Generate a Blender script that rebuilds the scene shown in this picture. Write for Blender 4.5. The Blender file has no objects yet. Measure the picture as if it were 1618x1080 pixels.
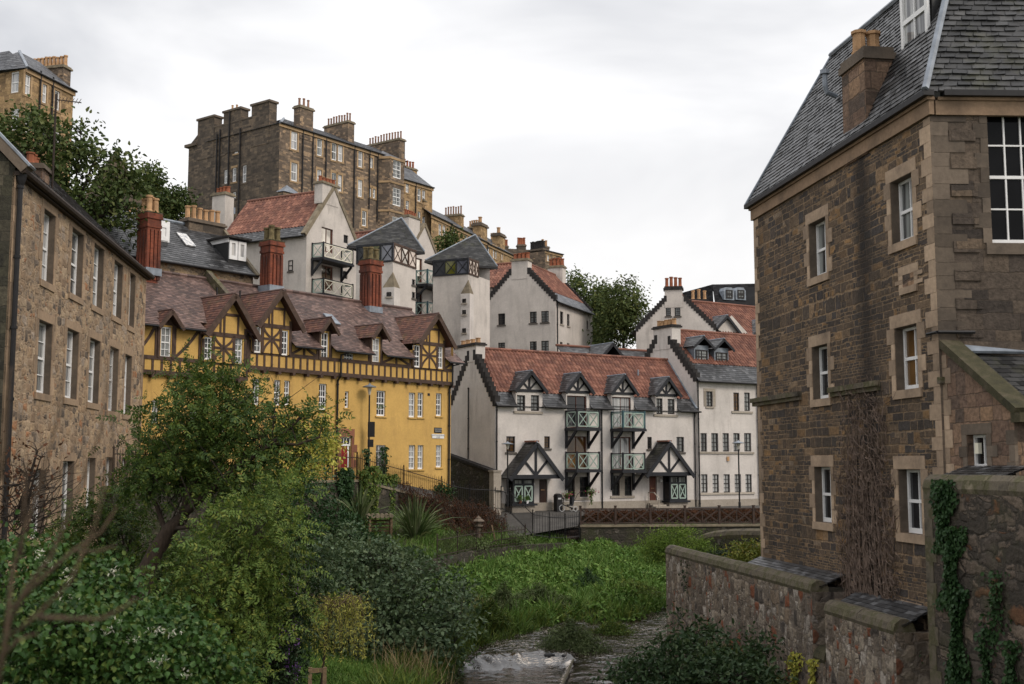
import bpy, math, random
import numpy as np
from mathutils import Vector as V
random.seed(7); RNG = np.random.default_rng(7)
sc = bpy.context.scene
# ---------------------------------------------------------------- camera
FPX = 1820.0; CX, CY = 809.0, 540.0; HZ = 735.0
PITCH = math.atan((HZ-CY)/FPX); cP, sP = math.cos(PITCH), math.sin(PITCH)
cam_d = bpy.data.cameras.new('camera'); cam = bpy.data.objects.new('camera', cam_d)
sc.collection.objects.link(cam); sc.camera = cam
cam_d.sensor_width = 36; cam_d.lens = 36*FPX/1618.0
cam.location = (0, 0, 0); cam.rotation_euler = (math.pi/2+PITCH, 0, 0)
cam_d.clip_start = 0.1; cam_d.clip_end = 3000
cam_d.dof.use_dof = True; cam_d.dof.focus_distance = 62; cam_d.dof.aperture_fstop = 2.2
# ---------------------------------------------------------------- sky and sun
SUN_EL, SUN_AZ = math.radians(40), math.radians(122)      # azimuth from +Y towards +X
w = bpy.data.worlds.new('World'); sc.world = w; w.use_nodes = True
nt = w.node_tree; nt.nodes.clear()
def _n(t, **k):
    n = nt.nodes.new(t)
    for a, b in k.items(): setattr(n, a, b)
    return n
out = _n('ShaderNodeOutputWorld'); bg = _n('ShaderNodeBackground'); bg.inputs['Strength'].default_value = 0.1
sky = _n('ShaderNodeTexSky', sky_type='NISHITA', sun_disc=False, sun_elevation=SUN_EL, sun_rotation=SUN_AZ)
tc = _n('ShaderNodeTexCoord'); mp = _n('ShaderNodeMapping'); mp.inputs['Scale'].default_value = (1.3, 1.3, 3.2)
no = _n('ShaderNodeTexNoise'); no.inputs['Scale'].default_value = 1.7; no.inputs['Detail'].default_value = 5
no.inputs['Roughness'].default_value = 0.5; no.inputs['Distortion'].default_value = 0.5
rp = _n('ShaderNodeValToRGB')
rp.color_ramp.elements[0].position = 0.36; rp.color_ramp.elements[0].color = (0.57, 0.58, 0.61, 1)
rp.color_ramp.elements[1].position = 0.62; rp.color_ramp.elements[1].color = (0.93, 0.925, 0.93, 1)
sep = _n('ShaderNodeSeparateXYZ'); mr = _n('ShaderNodeMapRange')
mr.inputs[1].default_value = 0.02; mr.inputs[2].default_value = 0.30; mr.inputs[3].default_value = 1.0; mr.inputs[4].default_value = 0.0
mh = _n('ShaderNodeMix', data_type='RGBA'); mh.inputs[7].default_value = (1.0, 0.975, 0.945, 1)
sclv = _n('ShaderNodeVectorMath', operation='SCALE'); sclv.inputs['Scale'].default_value = 10.7
mx = _n('ShaderNodeMix', data_type='RGBA'); mx.inputs[0].default_value = 0.95
L = nt.links.new
L(tc.outputs['Generated'], mp.inputs[0]); L(mp.outputs[0], no.inputs['Vector']); L(no.outputs['Fac'], rp.inputs[0])
L(tc.outputs['Generated'], sep.inputs[0]); L(sep.outputs['Z'], mr.inputs[0]); L(mr.outputs[0], mh.inputs[0]); L(rp.outputs[0], mh.inputs[6])
zg = _n('ShaderNodeMapRange'); zg.inputs[1].default_value = 0.36; zg.inputs[2].default_value = 0.9; zg.inputs[3].default_value = 1.0; zg.inputs[4].default_value = 1.6   # an overcast sky is brightest overhead
zs = _n('ShaderNodeVectorMath', operation='SCALE'); L(sep.outputs['Z'], zg.inputs[0]); L(mh.outputs[2], zs.inputs[0]); L(zg.outputs[0], zs.inputs['Scale'])
L(zs.outputs[0], sclv.inputs[0]); L(sky.outputs[0], mx.inputs[6]); L(sclv.outputs[0], mx.inputs[7])
L(mx.outputs[2], bg.inputs['Color']); L(bg.outputs[0], out.inputs[0])
sun_d = bpy.data.lights.new('sun', 'SUN'); sun = bpy.data.objects.new('sun', sun_d); sc.collection.objects.link(sun)
sun_d.energy = 1.5; sun_d.angle = math.radians(20); sun_d.color = (1.0, 0.90, 0.78)
sdir = V((math.sin(SUN_AZ)*math.cos(SUN_EL), math.cos(SUN_AZ)*math.cos(SUN_EL), math.sin(SUN_EL)))
sun.rotation_euler = sdir.to_track_quat('Z', 'Y').to_euler(); sun.location = (30, -30, 60)
vs = sc.view_settings; vs.view_transform = 'Standard'; vs.look = 'None'; vs.exposure = 0.16; vs.gamma = 1
sc.cycles.use_denoising = True; sc.cycles.max_bounces = 6; sc.cycles.diffuse_bounces = 1; sc.cycles.glossy_bounces = 3
sc.cycles.transmission_bounces = 4; sc.cycles.transparent_max_bounces = 6
# ---------------------------------------------------------------- pixel geometry helpers (world metres; eye at the origin)
def ray(px, py):
    x = (px-CX)/FPX; y = (CY-py)/FPX
    return V((x, cP-y*sP, sP+y*cP))
def at(px, py, Y):
    d = ray(px, py); return d*(Y/d.y)
def vdir(vx):
    d = ray(vx, HZ); return V((d.x, d.y, 0)).normalized()
UP = V((0, 0, 1))
class Fr:
    """a vertical wall plane: u runs to the right seen from outside, o is outward"""
    def __init__(s, O, d):
        s.O = V((O.x, O.y, 0)); s.d = V((d[0], d[1], 0)).normalized(); s.n = V((s.d.y, -s.d.x, 0))
    def P(s, u, z, o=0.0): return s.O + s.d*u + s.n*o + UP*z
    def uz(s, px, py, o=0.0):
        r = ray(px, py); t = ((s.O+s.n*o).dot(s.n))/(r.dot(s.n)); p = r*t
        return (p-s.O).dot(s.d), p.z
    def rect(s, xl, xr, yt, yb, o=0.0):
        xc, yc = (xl+xr)/2, (yt+yb)/2
        return (s.uz(xl, yc, o)[0], s.uz(xr, yc, o)[0], s.uz(xc, yb, o)[1], s.uz(xc, yt, o)[1])
    def u(s, px, py=600, o=0.0): return s.uz(px, py, o)[0]
    def z(s, px, py, o=0.0): return s.uz(px, py, o)[1]
    def left(s, u=0.0, w=0.0):
        """frame of the wall turning back at the left end u; its u runs 0..w towards this wall's end"""
        d = s.n.copy(); return Fr(s.P(u, 0)-d*w, d)
    def right(s, u=0.0):
        """frame of the wall turning back at the right end u; its u runs 0.. away from this wall"""
        return Fr(s.P(u, 0), -s.n)
# ---------------------------------------------------------------- objects
OFF = {}
def link(o): sc.collection.objects.link(o)
def setp(o, label=None, cat=None, group=None, kind=None):
    if label: o['label'] = label
    if cat: o['category'] = cat
    if group: o['group'] = group
    if kind: o['kind'] = kind
    return o
def thing(name, label, cat, loc, group=None):
    o = bpy.data.objects.new(name, None); o.empty_display_size = 0.3; link(o); o.location = loc
    OFF[o.name] = V(loc); return setp(o, label, cat, group)
class MB:
    def __init__(s): s.v = []; s.f = []
    def poly(s, pts):
        b = len(s.v); s.v.extend(pts); s.f.append(tuple(range(b, b+len(pts)))); return s
    def hexa(s, p):  # p: 8 points, bottom 4 ccw then top 4
        b = len(s.v); s.v.extend(p)
        for q in ((3, 2, 1, 0), (4, 5, 6, 7), (0, 1, 5, 4), (1, 2, 6, 5), (2, 3, 7, 6), (3, 0, 4, 7)):
            s.f.append(tuple(b+i for i in q))
        return s
    def box(s, fr, u0, u1, z0, z1, o0, o1):
        P = fr.P
        return s.hexa([P(u0, z0, o1), P(u1, z0, o1), P(u1, z0, o0), P(u0, z0, o0), P(u0, z1, o1), P(u1, z1, o1), P(u1, z1, o0), P(u0, z1, o0)])
    def beam(s, p, q, wd, th, n):
        p, q, n = V(p), V(q), V(n); d = (q-p).normalized(); a = d.cross(n)
        if a.length < 1e-4: a = d.cross(V((1, 0.3, 0.2)))
        a = a.normalized()*wd/2; m = a.cross(d).normalized()*th/2
        return s.hexa([p-a-m, p+a-m, p+a+m, p-a+m, q-a-m, q+a-m, q+a+m, q-a+m])
    def prism(s, fr, prof, o0, o1):   # prof: (u,z) ccw seen from outside
        n = len(prof); b = len(s.v)
        s.v.extend([fr.P(u, z, o1) for u, z in prof]); s.v.extend([fr.P(u, z, o0) for u, z in prof])
        s.f.append(tuple(range(b, b+n))); s.f.append(tuple(range(b+2*n-1, b+n-1, -1)))
        for i in range(n):
            j = (i+1) % n; s.f.append((b+j, b+i, b+n+i, b+n+j))
        return s
    def tube(s, pts, rad, n=6, cap=True):
        pts = [V(p) for p in pts]
        if not hasattr(rad, '__len__'): rad = [rad]*len(pts)
        b0 = len(s.v); t0 = (pts[1]-pts[0]).normalized()
        a = t0.cross(UP if abs(t0.z) < .9 else V((1, 0, 0))).normalized()
        for i, p in enumerate(pts):
            t = (pts[min(i+1, len(pts)-1)]-pts[max(i-1, 0)]).normalized()
            a = (a - t*a.dot(t)).normalized(); c = t.cross(a)
            for k in range(n):
                th = 2*math.pi*k/n; s.v.append(p+(a*math.cos(th)+c*math.sin(th))*rad[i])
        for i in range(len(pts)-1):
            for k in range(n):
                k2 = (k+1) % n
                s.f.append((b0+i*n+k, b0+i*n+k2, b0+(i+1)*n+k2, b0+(i+1)*n+k))
        if cap:
            s.f.append(tuple(b0+k for k in reversed(range(n)))); s.f.append(tuple(b0+(len(pts)-1)*n+k for k in range(n)))
        return s
    def lathe(s, c, prof, n=10):
        c = V(c); return s.tube([c+UP*z for z, r in prof], [r for z, r in prof], n)
    def build(s, name, mat, parent=None, label=None, smooth=False, uv=True):
        me = bpy.data.meshes.new(name)
        if parent is not None and parent.parent is not None and parent.parent.parent is not None: parent = parent.parent   # thing > part > sub-part, no deeper
        if parent is not None: off = OFF[parent.name]
        else:
            xs = [p[0] for p in s.v]; ys = [p[1] for p in s.v]
            off = V(((min(xs)+max(xs))/2, (min(ys)+max(ys))/2, min(p[2] for p in s.v)))
        A = np.array([(p[0], p[1], p[2]) for p in s.v], dtype=np.float64) - np.array(off)
        me.from_pydata(A.tolist(), [], s.f)
        if uv and len(me.polygons):
            nl = len(me.loops); npg = len(me.polygons)
            nr = np.empty(npg*3); me.polygons.foreach_get('normal', nr); nr = nr.reshape(-1, 3)
            lt = np.empty(npg, dtype=np.int32); me.polygons.foreach_get('loop_total', lt)
            vi = np.empty(nl, dtype=np.int32); me.loops.foreach_get('vertex_index', vi)
            pn = np.repeat(nr, lt, axis=0); P = A[vi] + np.array(off)
            t = np.stack([-pn[:, 1], pn[:, 0], np.zeros(nl)], 1); ln = np.linalg.norm(t, axis=1)
            flat = ln < 0.05; t[flat] = (1, 0, 0); ln[flat] = 1; t /= ln[:, None]
            b = np.cross(pn, t)
            uvs = np.stack([(P*t).sum(1), (P*b).sum(1)], 1)
            me.uv_layers.new(name='UVMap').data.foreach_set('uv', uvs.astype(np.float32).ravel())
        me.materials.append(mat)
        if smooth: me.polygons.foreach_set('use_smooth', [True]*len(me.polygons))
        me.update()
        o = bpy.data.objects.new(name, me); link(o)
        if parent is not None: o.parent = parent; OFF[o.name] = V(off)
        else: o.location = off; OFF[o.name] = V(off)
        if label: o['label'] = label
        return o
# ---------------------------------------------------------------- walls, windows
def clip(poly, hull):
    outp = poly
    for i in range(len(hull)):
        a, b = hull[i], hull[(i+1) % len(hull)]
        inp, outp = outp, []
        if not inp: return []
        side = lambda p: (b[0]-a[0])*(p[1]-a[1])-(b[1]-a[1])*(p[0]-a[0])
        for j in range(len(inp)):
            p, q = inp[j], inp[(j+1) % len(inp)]; sp, sq = side(p), side(q)
            if sp >= -1e-9: outp.append(p)
            if (sp > 1e-9 and sq < -1e-9) or (sp < -1e-9 and sq > 1e-9):
                t = sp/(sp-sq); outp.append((p[0]+(q[0]-p[0])*t, p[1]+(q[1]-p[1])*t))
    return outp
def area(p): return abs(sum(p[i][0]*p[(i+1) % len(p)][1]-p[(i+1) % len(p)][0]*p[i][1] for i in range(len(p))))/2
def wall(mb, fr, outline, holes=(), rd=0.14, o=0.0):
    us = sorted({outline[0][0]} | {p[0] for p in outline} | {h[0] for h in holes} | {h[1] for h in holes})
    zs = sorted({p[1] for p in outline} | {h[2] for h in holes} | {h[3] for h in holes})
    for i in range(len(us)-1):
        for j in range(len(zs)-1):
            u0, u1, z0, z1 = us[i], us[i+1], zs[j], zs[j+1]
            if u1-u0 < 1e-5 or z1-z0 < 1e-5: continue
            um, zm = (u0+u1)/2, (z0+z1)/2
            if any(h[0] < um < h[1] and h[2] < zm < h[3] for h in holes): continue
            c = clip([(u0, z0), (u1, z0), (u1, z1), (u0, z1)], outline)
            if len(c) > 2 and area(c) > 1e-5: mb.poly([fr.P(u, z, o) for u, z in c])
    for u0, u1, z0, z1 in holes:
        P = fr.P; a = o-rd
        mb.poly([P(u0, z0, o), P(u0, z0, a), P(u0, z1, a), P(u0, z1, o)][::-1])
        mb.poly([P(u1, z0, o), P(u1, z0, a), P(u1, z1, a), P(u1, z1, o)])
        mb.poly([P(u0, z0, o), P(u1, z0, o), P(u1, z0, a), P(u0, z0, a)])
        mb.poly([P(u0, z1, o), P(u1, z1, o), P(u1, z1, a), P(u0, z1, a)][::-1])
    return mb
def win(parent, fr, r, frame, pane, cols=2, rows=4, depth=0.12, fw=0.06, bar=0.025, sill=None, o=0.0, mid=True, name='window', sillh=0.12):
    u0, u1, z0, z1 = r; a = o-depth; mb = MB(); b = a-0.05; f = a+0.02
    mb.box(fr, u0, u0+fw, z0, z1, b, f); mb.box(fr, u1-fw, u1, z0, z1, b, f)
    mb.box(fr, u0+fw, u1-fw, z0, z0+fw*1.5, b, f); mb.box(fr, u0+fw, u1-fw, z1-fw, z1, b, f)
    zm = (z0+z1)/2
    if mid: mb.box(fr, u0+fw, u1-fw, zm-fw*.5, zm+fw*.5, b, f-0.005)
    for k in range(1, cols):
        uu = u0+fw+(u1-u0-2*fw)*k/cols; mb.box(fr, uu-bar/2, uu+bar/2, z0+fw*1.5, z1-fw, b+0.01, f-0.012)
    for k in range(1, rows):
        if mid and 2*k == rows: continue
        zz = z0+fw+(z1-z0-2*fw)*k/rows; mb.box(fr, u0+fw, u1-fw, zz-bar/2, zz+bar/2, b+0.012, f-0.014)
    w_ = mb.build(name, frame, parent, uv=False)
    g = MB(); g.poly([fr.P(u0+.01, z0+.01, a-0.03), fr.P(u1-.01, z0+.01, a-0.03), fr.P(u1-.01, z1-.01, a-0.03), fr.P(u0+.01, z1-.01, a-0.03)])
    g.build('pane', pane, w_, uv=False)
    if sill:
        MB().box(fr, u0-.09, u1+.09, z0-sillh, z0-.004, o-depth, o+.07).build('sill', sill, w_)
    return w_
# ---------------------------------------------------------------- tiled roofs: every tile its own little plate
def tiles(mb, p00, p10, p11, p01, tw, th, kind='flat', lift=0.02, jit=0.3, deck=True):
    p00, p10, p11, p01 = map(V, (p00, p10, p11, p01))
    nrm = (p10-p00).cross(p01-p00) if (p10-p00).length > 1e-3 else (p11-p01).cross(p01-p00)
    nrm.normalize()
    if nrm.z < 0:
        p00, p10, p11, p01 = p10, p00, p01, p11; nrm = -nrm
    if deck: mb.poly([p00-nrm*.02, p10-nrm*.02, p11-nrm*.02, p01-nrm*.02])
    n = max(1, round(max((p01-p00).length, (p11-p10).length)/th))
    R = random.random
    for j in range(n):
        t0, t1 = j/n, min(1.0, (j+1.12)/n)
        a, b, c, d = p00.lerp(p01, t0), p10.lerp(p11, t0), p10.lerp(p11, t1), p00.lerp(p01, t1)
        w_ = (b-a).length
        if w_ < 0.03: continue
        wt = max((c-d).length, 1e-3); du = (b-a)/w_
        off = (tw*0.5 if (j % 2 and kind == 'flat') else 0.0)
        # columns follow one grid in metres measured from a fixed direction so that courses line up
        base = (a-p00).dot(du)
        k0 = math.floor((base-off)/tw); xs = [0.0]
        k = k0+1
        while k*tw+off-base < w_-0.02:
            x = k*tw+off-base
            if x > 0.02: xs.append(x + ((R()-.5)*tw*.12*jit if kind == 'flat' else 0))
            k += 1
        xs.append(w_)
        for i in range(len(xs)-1):
            x0, x1 = xs[i], xs[i+1]
            if kind == 'flat':
                g = min(.011, tw*.035)
                e0, e1 = lift*(1+jit*(R()-.4)), lift*(1+jit*(R()-.4)); dr = (p01-p00)/max((p01-p00).length, 1e-3)*(-th*.10*jit*(R()-.3))
                A = a+du*(x0+g)+dr; B = a+du*(x1-g)+dr
                C = d+(c-d)*(x1/w_)+nrm*.004; D = d+(c-d)*(x0/w_)+nrm*.004
                bb = len(mb.v); mb.v.extend([A+nrm*e0, B+nrm*e1, C, D, A-nrm*.01, B-nrm*.01])
                mb.f.append((bb, bb+1, bb+2, bb+3)); mb.f.append((bb+4, bb+5, bb+1, bb))
            else:
                bb = len(mb.v); S = 5; h = lift*(1+jit*(R()-.5)*.5); dz = (R()-.5)*.01
                prof = [0.0, .95, .75, .05, -.25, 0.0]
                for q in range(S+1):
                    f = q/S; x = x0+(x1-x0)*f; hh = prof[q]*h*1.7
                    mb.v.append(a+du*x+nrm*(hh+lift*.6+dz)); mb.v.append(d+(c-d)*(x/w_)+nrm*(hh+dz)); mb.v.append(a+du*x+nrm*(hh-.015+dz))
                for q in range(S):
                    i0 = bb+q*3; mb.f.append((i0, i0+3, i0+4, i0+1)); mb.f.append((i0+2, i0+5, i0+3, i0))
    return mb
# ---------------------------------------------------------------- materials
class G:
    def __init__(s, name):
        s.m = bpy.data.materials.new(name); s.m.use_nodes = True; s.nt = s.m.node_tree; s.b = s.nt.nodes['Principled BSDF']
        s.b.inputs['Specular IOR Level'].default_value = 0.3
    def n(s, t, **k):
        n = s.nt.nodes.new(t)
        for a, b in k.items(): setattr(n, a, b)
        return n
    def L(s, a, b): s.nt.links.new(a, b)
    def put(s, sock, val):
        if hasattr(val, 'is_output'): s.L(val, sock)
        else:
            if hasattr(val, '__len__') and len(val) == 3 and sock.type == 'RGBA': val = (*val, 1)
            sock.default_value = val
    def uv(s): return s.n('ShaderNodeUVMap').outputs[0]
    def obj(s): return s.n('ShaderNodeTexCoord').outputs['Object']
    def pos(s): return s.n('ShaderNodeNewGeometry').outputs['Position']
    def isl(s): return s.n('ShaderNodeNewGeometry').outputs['Random Per Island']
    def map(s, v, scale=(1, 1, 1), rot=(0, 0, 0), loc=(0, 0, 0)):
        n = s.n('ShaderNodeMapping'); s.L(v, n.inputs[0]); n.inputs['Scale'].default_value = scale; n.inputs['Rotation'].default_value = rot; n.inputs['Location'].default_value = loc
        return n.outputs[0]
    def noise(s, v, scale, detail=4, rough=.55, dist=0, color=False):
        n = s.n('ShaderNodeTexNoise'); s.L(v, n.inputs['Vector']); n.inputs['Scale'].default_value = scale; n.inputs['Detail'].default_value = detail
        n.inputs['Roughness'].default_value = rough; n.inputs['Distortion'].default_value = dist
        return n.outputs['Color' if color else 'Fac']
    def math(s, op, a, b=0.0, c=0.0, clamp=False):
        n = s.n('ShaderNodeMath', operation=op, use_clamp=clamp); s.put(n.inputs[0], a); s.put(n.inputs[1], b); s.put(n.inputs[2], c); return n.outputs[0]
    def vm(s, op, a, b, sc_=None):
        n = s.n('ShaderNodeVectorMath', operation=op); s.put(n.inputs[0], a); s.put(n.inputs[1], b)
        if sc_ is not None: n.inputs['Scale'].default_value = sc_
        return n.outputs[0]
    def ramp(s, f, stops, mode='LINEAR'):
        n = s.n('ShaderNodeValToRGB'); s.L(f, n.inputs[0]); cr = n.color_ramp; cr.interpolation = mode
        while len(cr.elements) < len(stops): cr.elements.new(0.5)
        for e, (p, c) in zip(cr.elements, stops):
            e.position = p; e.color = (*c, 1) if hasattr(c, '__len__') else (c, c, c, 1)
        return n.outputs[0]
    def mix(s, f, a, b, mode='MIX'):
        n = s.n('ShaderNodeMix', data_type='RGBA', blend_type=mode); s.put(n.inputs[0], f); s.put(n.inputs[6], a); s.put(n.inputs[7], b); return n.outputs[2]
    def bump(s, h, strength=.5, dist=.02):
        n = s.n('ShaderNodeBump'); s.L(h, n.inputs['Height']); n.inputs['Strength'].default_value = strength; n.inputs['Distance'].default_value = dist
        s.L(n.outputs[0], s.b.inputs['Normal'])
    def col(s, c, rough=.85):
        s.put(s.b.inputs['Base Color'], c); s.put(s.b.inputs['Roughness'], rough)
        return s.m
def paint(name, c, rough=.6, var=.25, scale=3.0, spec=.3):
    g = G(name); f = g.noise(g.obj(), scale, 5); g.b.inputs['Specular IOR Level'].default_value = spec
    lo = tuple(x*(1-var) for x in c); hi = tuple(min(1, x*(1+var)) for x in c)
    return g.col(g.ramp(f, [(.3, lo), (.7, hi)]), rough)
def harl(name, c, stain=(.25, .2, .17), amt=.5, rough=.95):
    """rough-cast lime render, slightly blotched, with weather streaks of its own"""
    g = G(name); uv = g.uv()
    base = g.ramp(g.noise(uv, .55, 6, .6), [(.3, tuple(x*.80 for x in c)), (.7, tuple(min(1, x*1.07) for x in c))])
    streak = g.ramp(g.noise(g.map(uv, (1.7, .38, 1)), 1.0, 6, .65), [(.50, 0.0), (.68, 1.0)])
    blot = g.ramp(g.noise(uv, .23, 5, .6), [(.38, 0.1), (.64, 1.0)])
    k = g.math('MULTIPLY', g.math('MULTIPLY', streak, blot), amt)
    fine = g.noise(uv, 26, 3, .7); grit = g.noise(uv, 7, 4, .7)
    cc = g.mix(k, base, stain); cc = g.mix(.5, cc, g.ramp(grit, [(.3, .80), (.7, 1.06)]), 'MULTIPLY'); cc = g.mix(.35, cc, g.ramp(fine, [(.3, .55), (.7, 1.0)]), 'MULTIPLY')
    g.bump(fine, .5, .03)
    return g.col(cc, rough)
def rubble_old(name, cols, mortar, sx=2.6, sy=3.6, mw=.06, grime=(.05, .045, .04), gamt=.5, bump=.8, moss=None):
    """random rubble stonework"""
    g = G(name); uv = g.uv()
    wob = g.vm('SCALE', g.vm('SUBTRACT', g.noise(uv, 2.2, 3, .6, color=True), (.5, .5, .5)), (0, 0, 0), .32)
    v = g.map(g.vm('ADD', uv, wob), (sx, sy, 1))
    vo = g.n('ShaderNodeTexVoronoi', feature='F1'); g.L(v, vo.inputs['Vector']); vo.inputs['Scale'].default_value = 1; vo.inputs['Randomness'].default_value = .85
    ve = g.n('ShaderNodeTexVoronoi', feature='DISTANCE_TO_EDGE'); g.L(v, ve.inputs['Vector']); ve.inputs['Scale'].default_value = 1; ve.inputs['Randomness'].default_value = .85
    sp = g.n('ShaderNodeSeparateColor'); g.L(vo.outputs['Color'], sp.inputs[0])
    st = g.ramp(sp.outputs[0], cols, 'CONSTANT')
    det = g.noise(uv, 9, 6, .65)
    st = g.mix(.75, st, g.ramp(det, [(.25, .45), (.75, 1.25)]), 'MULTIPLY')
    ragged = g.math('ADD', ve.outputs['Distance'], g.math('MULTIPLY', g.math('SUBTRACT', det, .5), .10))
    m = g.ramp(ragged, [(mw*.55, 1.0), (mw*1.3, 0.0)])
    cc = g.mix(m, st, g.mix(.6, mortar, g.ramp(det, [(.3, .5), (.7, 1.1)]), 'MULTIPLY'))
    gr = g.ramp(g.noise(g.map(uv, (.9, .35, 1)), .8, 6, .6), [(.46, 0.0), (.72, 1.0)])
    cc = g.mix(g.math('MULTIPLY', gr, gamt), cc, grime)
    if moss: cc = g.mix(g.math('MULTIPLY', g.ramp(g.noise(uv, .7, 6, .65), [(.5, 0.0), (.66, 1.0)]), .75), cc, moss)
    h = g.math('ADD', g.math('MULTIPLY', g.math('MINIMUM', ve.outputs['Distance'], .16), 5.0), g.math('MULTIPLY', det, .55))
    g.bump(h, bump, .05)
    return g.col(cc, .93)
def rubble(name, cols, mortar, sx=2.6, sy=3.6, mw=.06, grime=(.05, .045, .04), gamt=.5, bump=.8, moss=None, soft=.45):
    """random rubble: blocky stones of two sizes, ragged edges, pointing that half covers them"""
    g = G(name); uv = g.uv()
    wob = g.vm('SCALE', g.vm('SUBTRACT', g.noise(uv, 1.7, 4, .62, color=True), (.5, .5, .5)), (0, 0, 0), .30)
    wob2 = g.vm('SCALE', g.vm('SUBTRACT', g.noise(uv, 13, 3, .6, color=True), (.5, .5, .5)), (0, 0, 0), .05)
    base = g.vm('ADD', g.vm('ADD', uv, wob), wob2); det = g.noise(uv, 9, 6, .68)
    def layer(fx, fy, loc):
        v = g.map(base, (fx, fy, 1), loc=loc); o = []
        for ft in ('F1', 'F2'):
            n = g.n('ShaderNodeTexVoronoi', feature=ft, distance='CHEBYCHEV'); g.L(v, n.inputs['Vector']); n.inputs['Scale'].default_value = 1; n.inputs['Randomness'].default_value = .8; o.append(n)
        sp = g.n('ShaderNodeSeparateColor'); g.L(o[0].outputs['Color'], sp.inputs[0])
        return sp.outputs[0], sp.outputs[1], g.math('SUBTRACT', o[1].outputs['Distance'], o[0].outputs['Distance'])
    r1, s1, e1 = layer(sx, sy, (0, 0, 0)); r2, s2, e2 = layer(sx*1.9, sy*1.8, (3.3, 7.1, 0))
    pick = g.math('GREATER_THAN', s1, .62)        # some big stones give way to a patch of small ones
    rr = g.mix(pick, r1, r2); ee = g.math('ADD', g.math('MULTIPLY', e1, g.math('SUBTRACT', 1.0, pick)), g.math('MULTIPLY', g.math('MINIMUM', e2, g.math('MULTIPLY', e1, 2.0)), pick))
    rg = g.n('ShaderNodeSeparateColor'); g.L(rr, rg.inputs[0])
    st = g.ramp(rg.outputs[0], cols, 'CONSTANT')
    st = g.mix(.85, st, g.ramp(det, [(.25, .4), (.75, 1.35)]), 'MULTIPLY'); st = g.mix(.6, st, g.ramp(g.noise(uv, 2.5, 5, .6), [(.3, .6), (.7, 1.25)]), 'MULTIPLY')
    ragged = g.math('ADD', ee, g.math('MULTIPLY', g.math('SUBTRACT', det, .5), .34))
    m = g.ramp(ragged, [(mw, 1.0), (mw+.16, 0.0)])
    pt = g.mix(.7, mortar, g.ramp(det, [(.3, .5), (.7, 1.15)]), 'MULTIPLY')
    cc = g.mix(m, st, pt); cc = g.mix(g.math('MULTIPLY', g.ramp(g.noise(uv, 3.1, 5, .65), [(.45, 0.0), (.65, 1.0)]), soft), cc, pt)
    gr = g.ramp(g.noise(g.map(uv, (.9, .35, 1)), .8, 6, .6), [(.46, 0.0), (.72, 1.0)])
    cc = g.mix(g.math('MULTIPLY', gr, gamt), cc, grime)
    if moss: cc = g.mix(g.math('MULTIPLY', g.ramp(g.noise(uv, .7, 6, .65), [(.5, 0.0), (.66, 1.0)]), .75), cc, moss)
    h = g.math('ADD', g.math('MULTIPLY', g.math('MINIMUM', ee, .3), 2.2), g.math('MULTIPLY', det, .9)); g.bump(h, bump, .045)
    return g.col(cc, .93)
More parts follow.
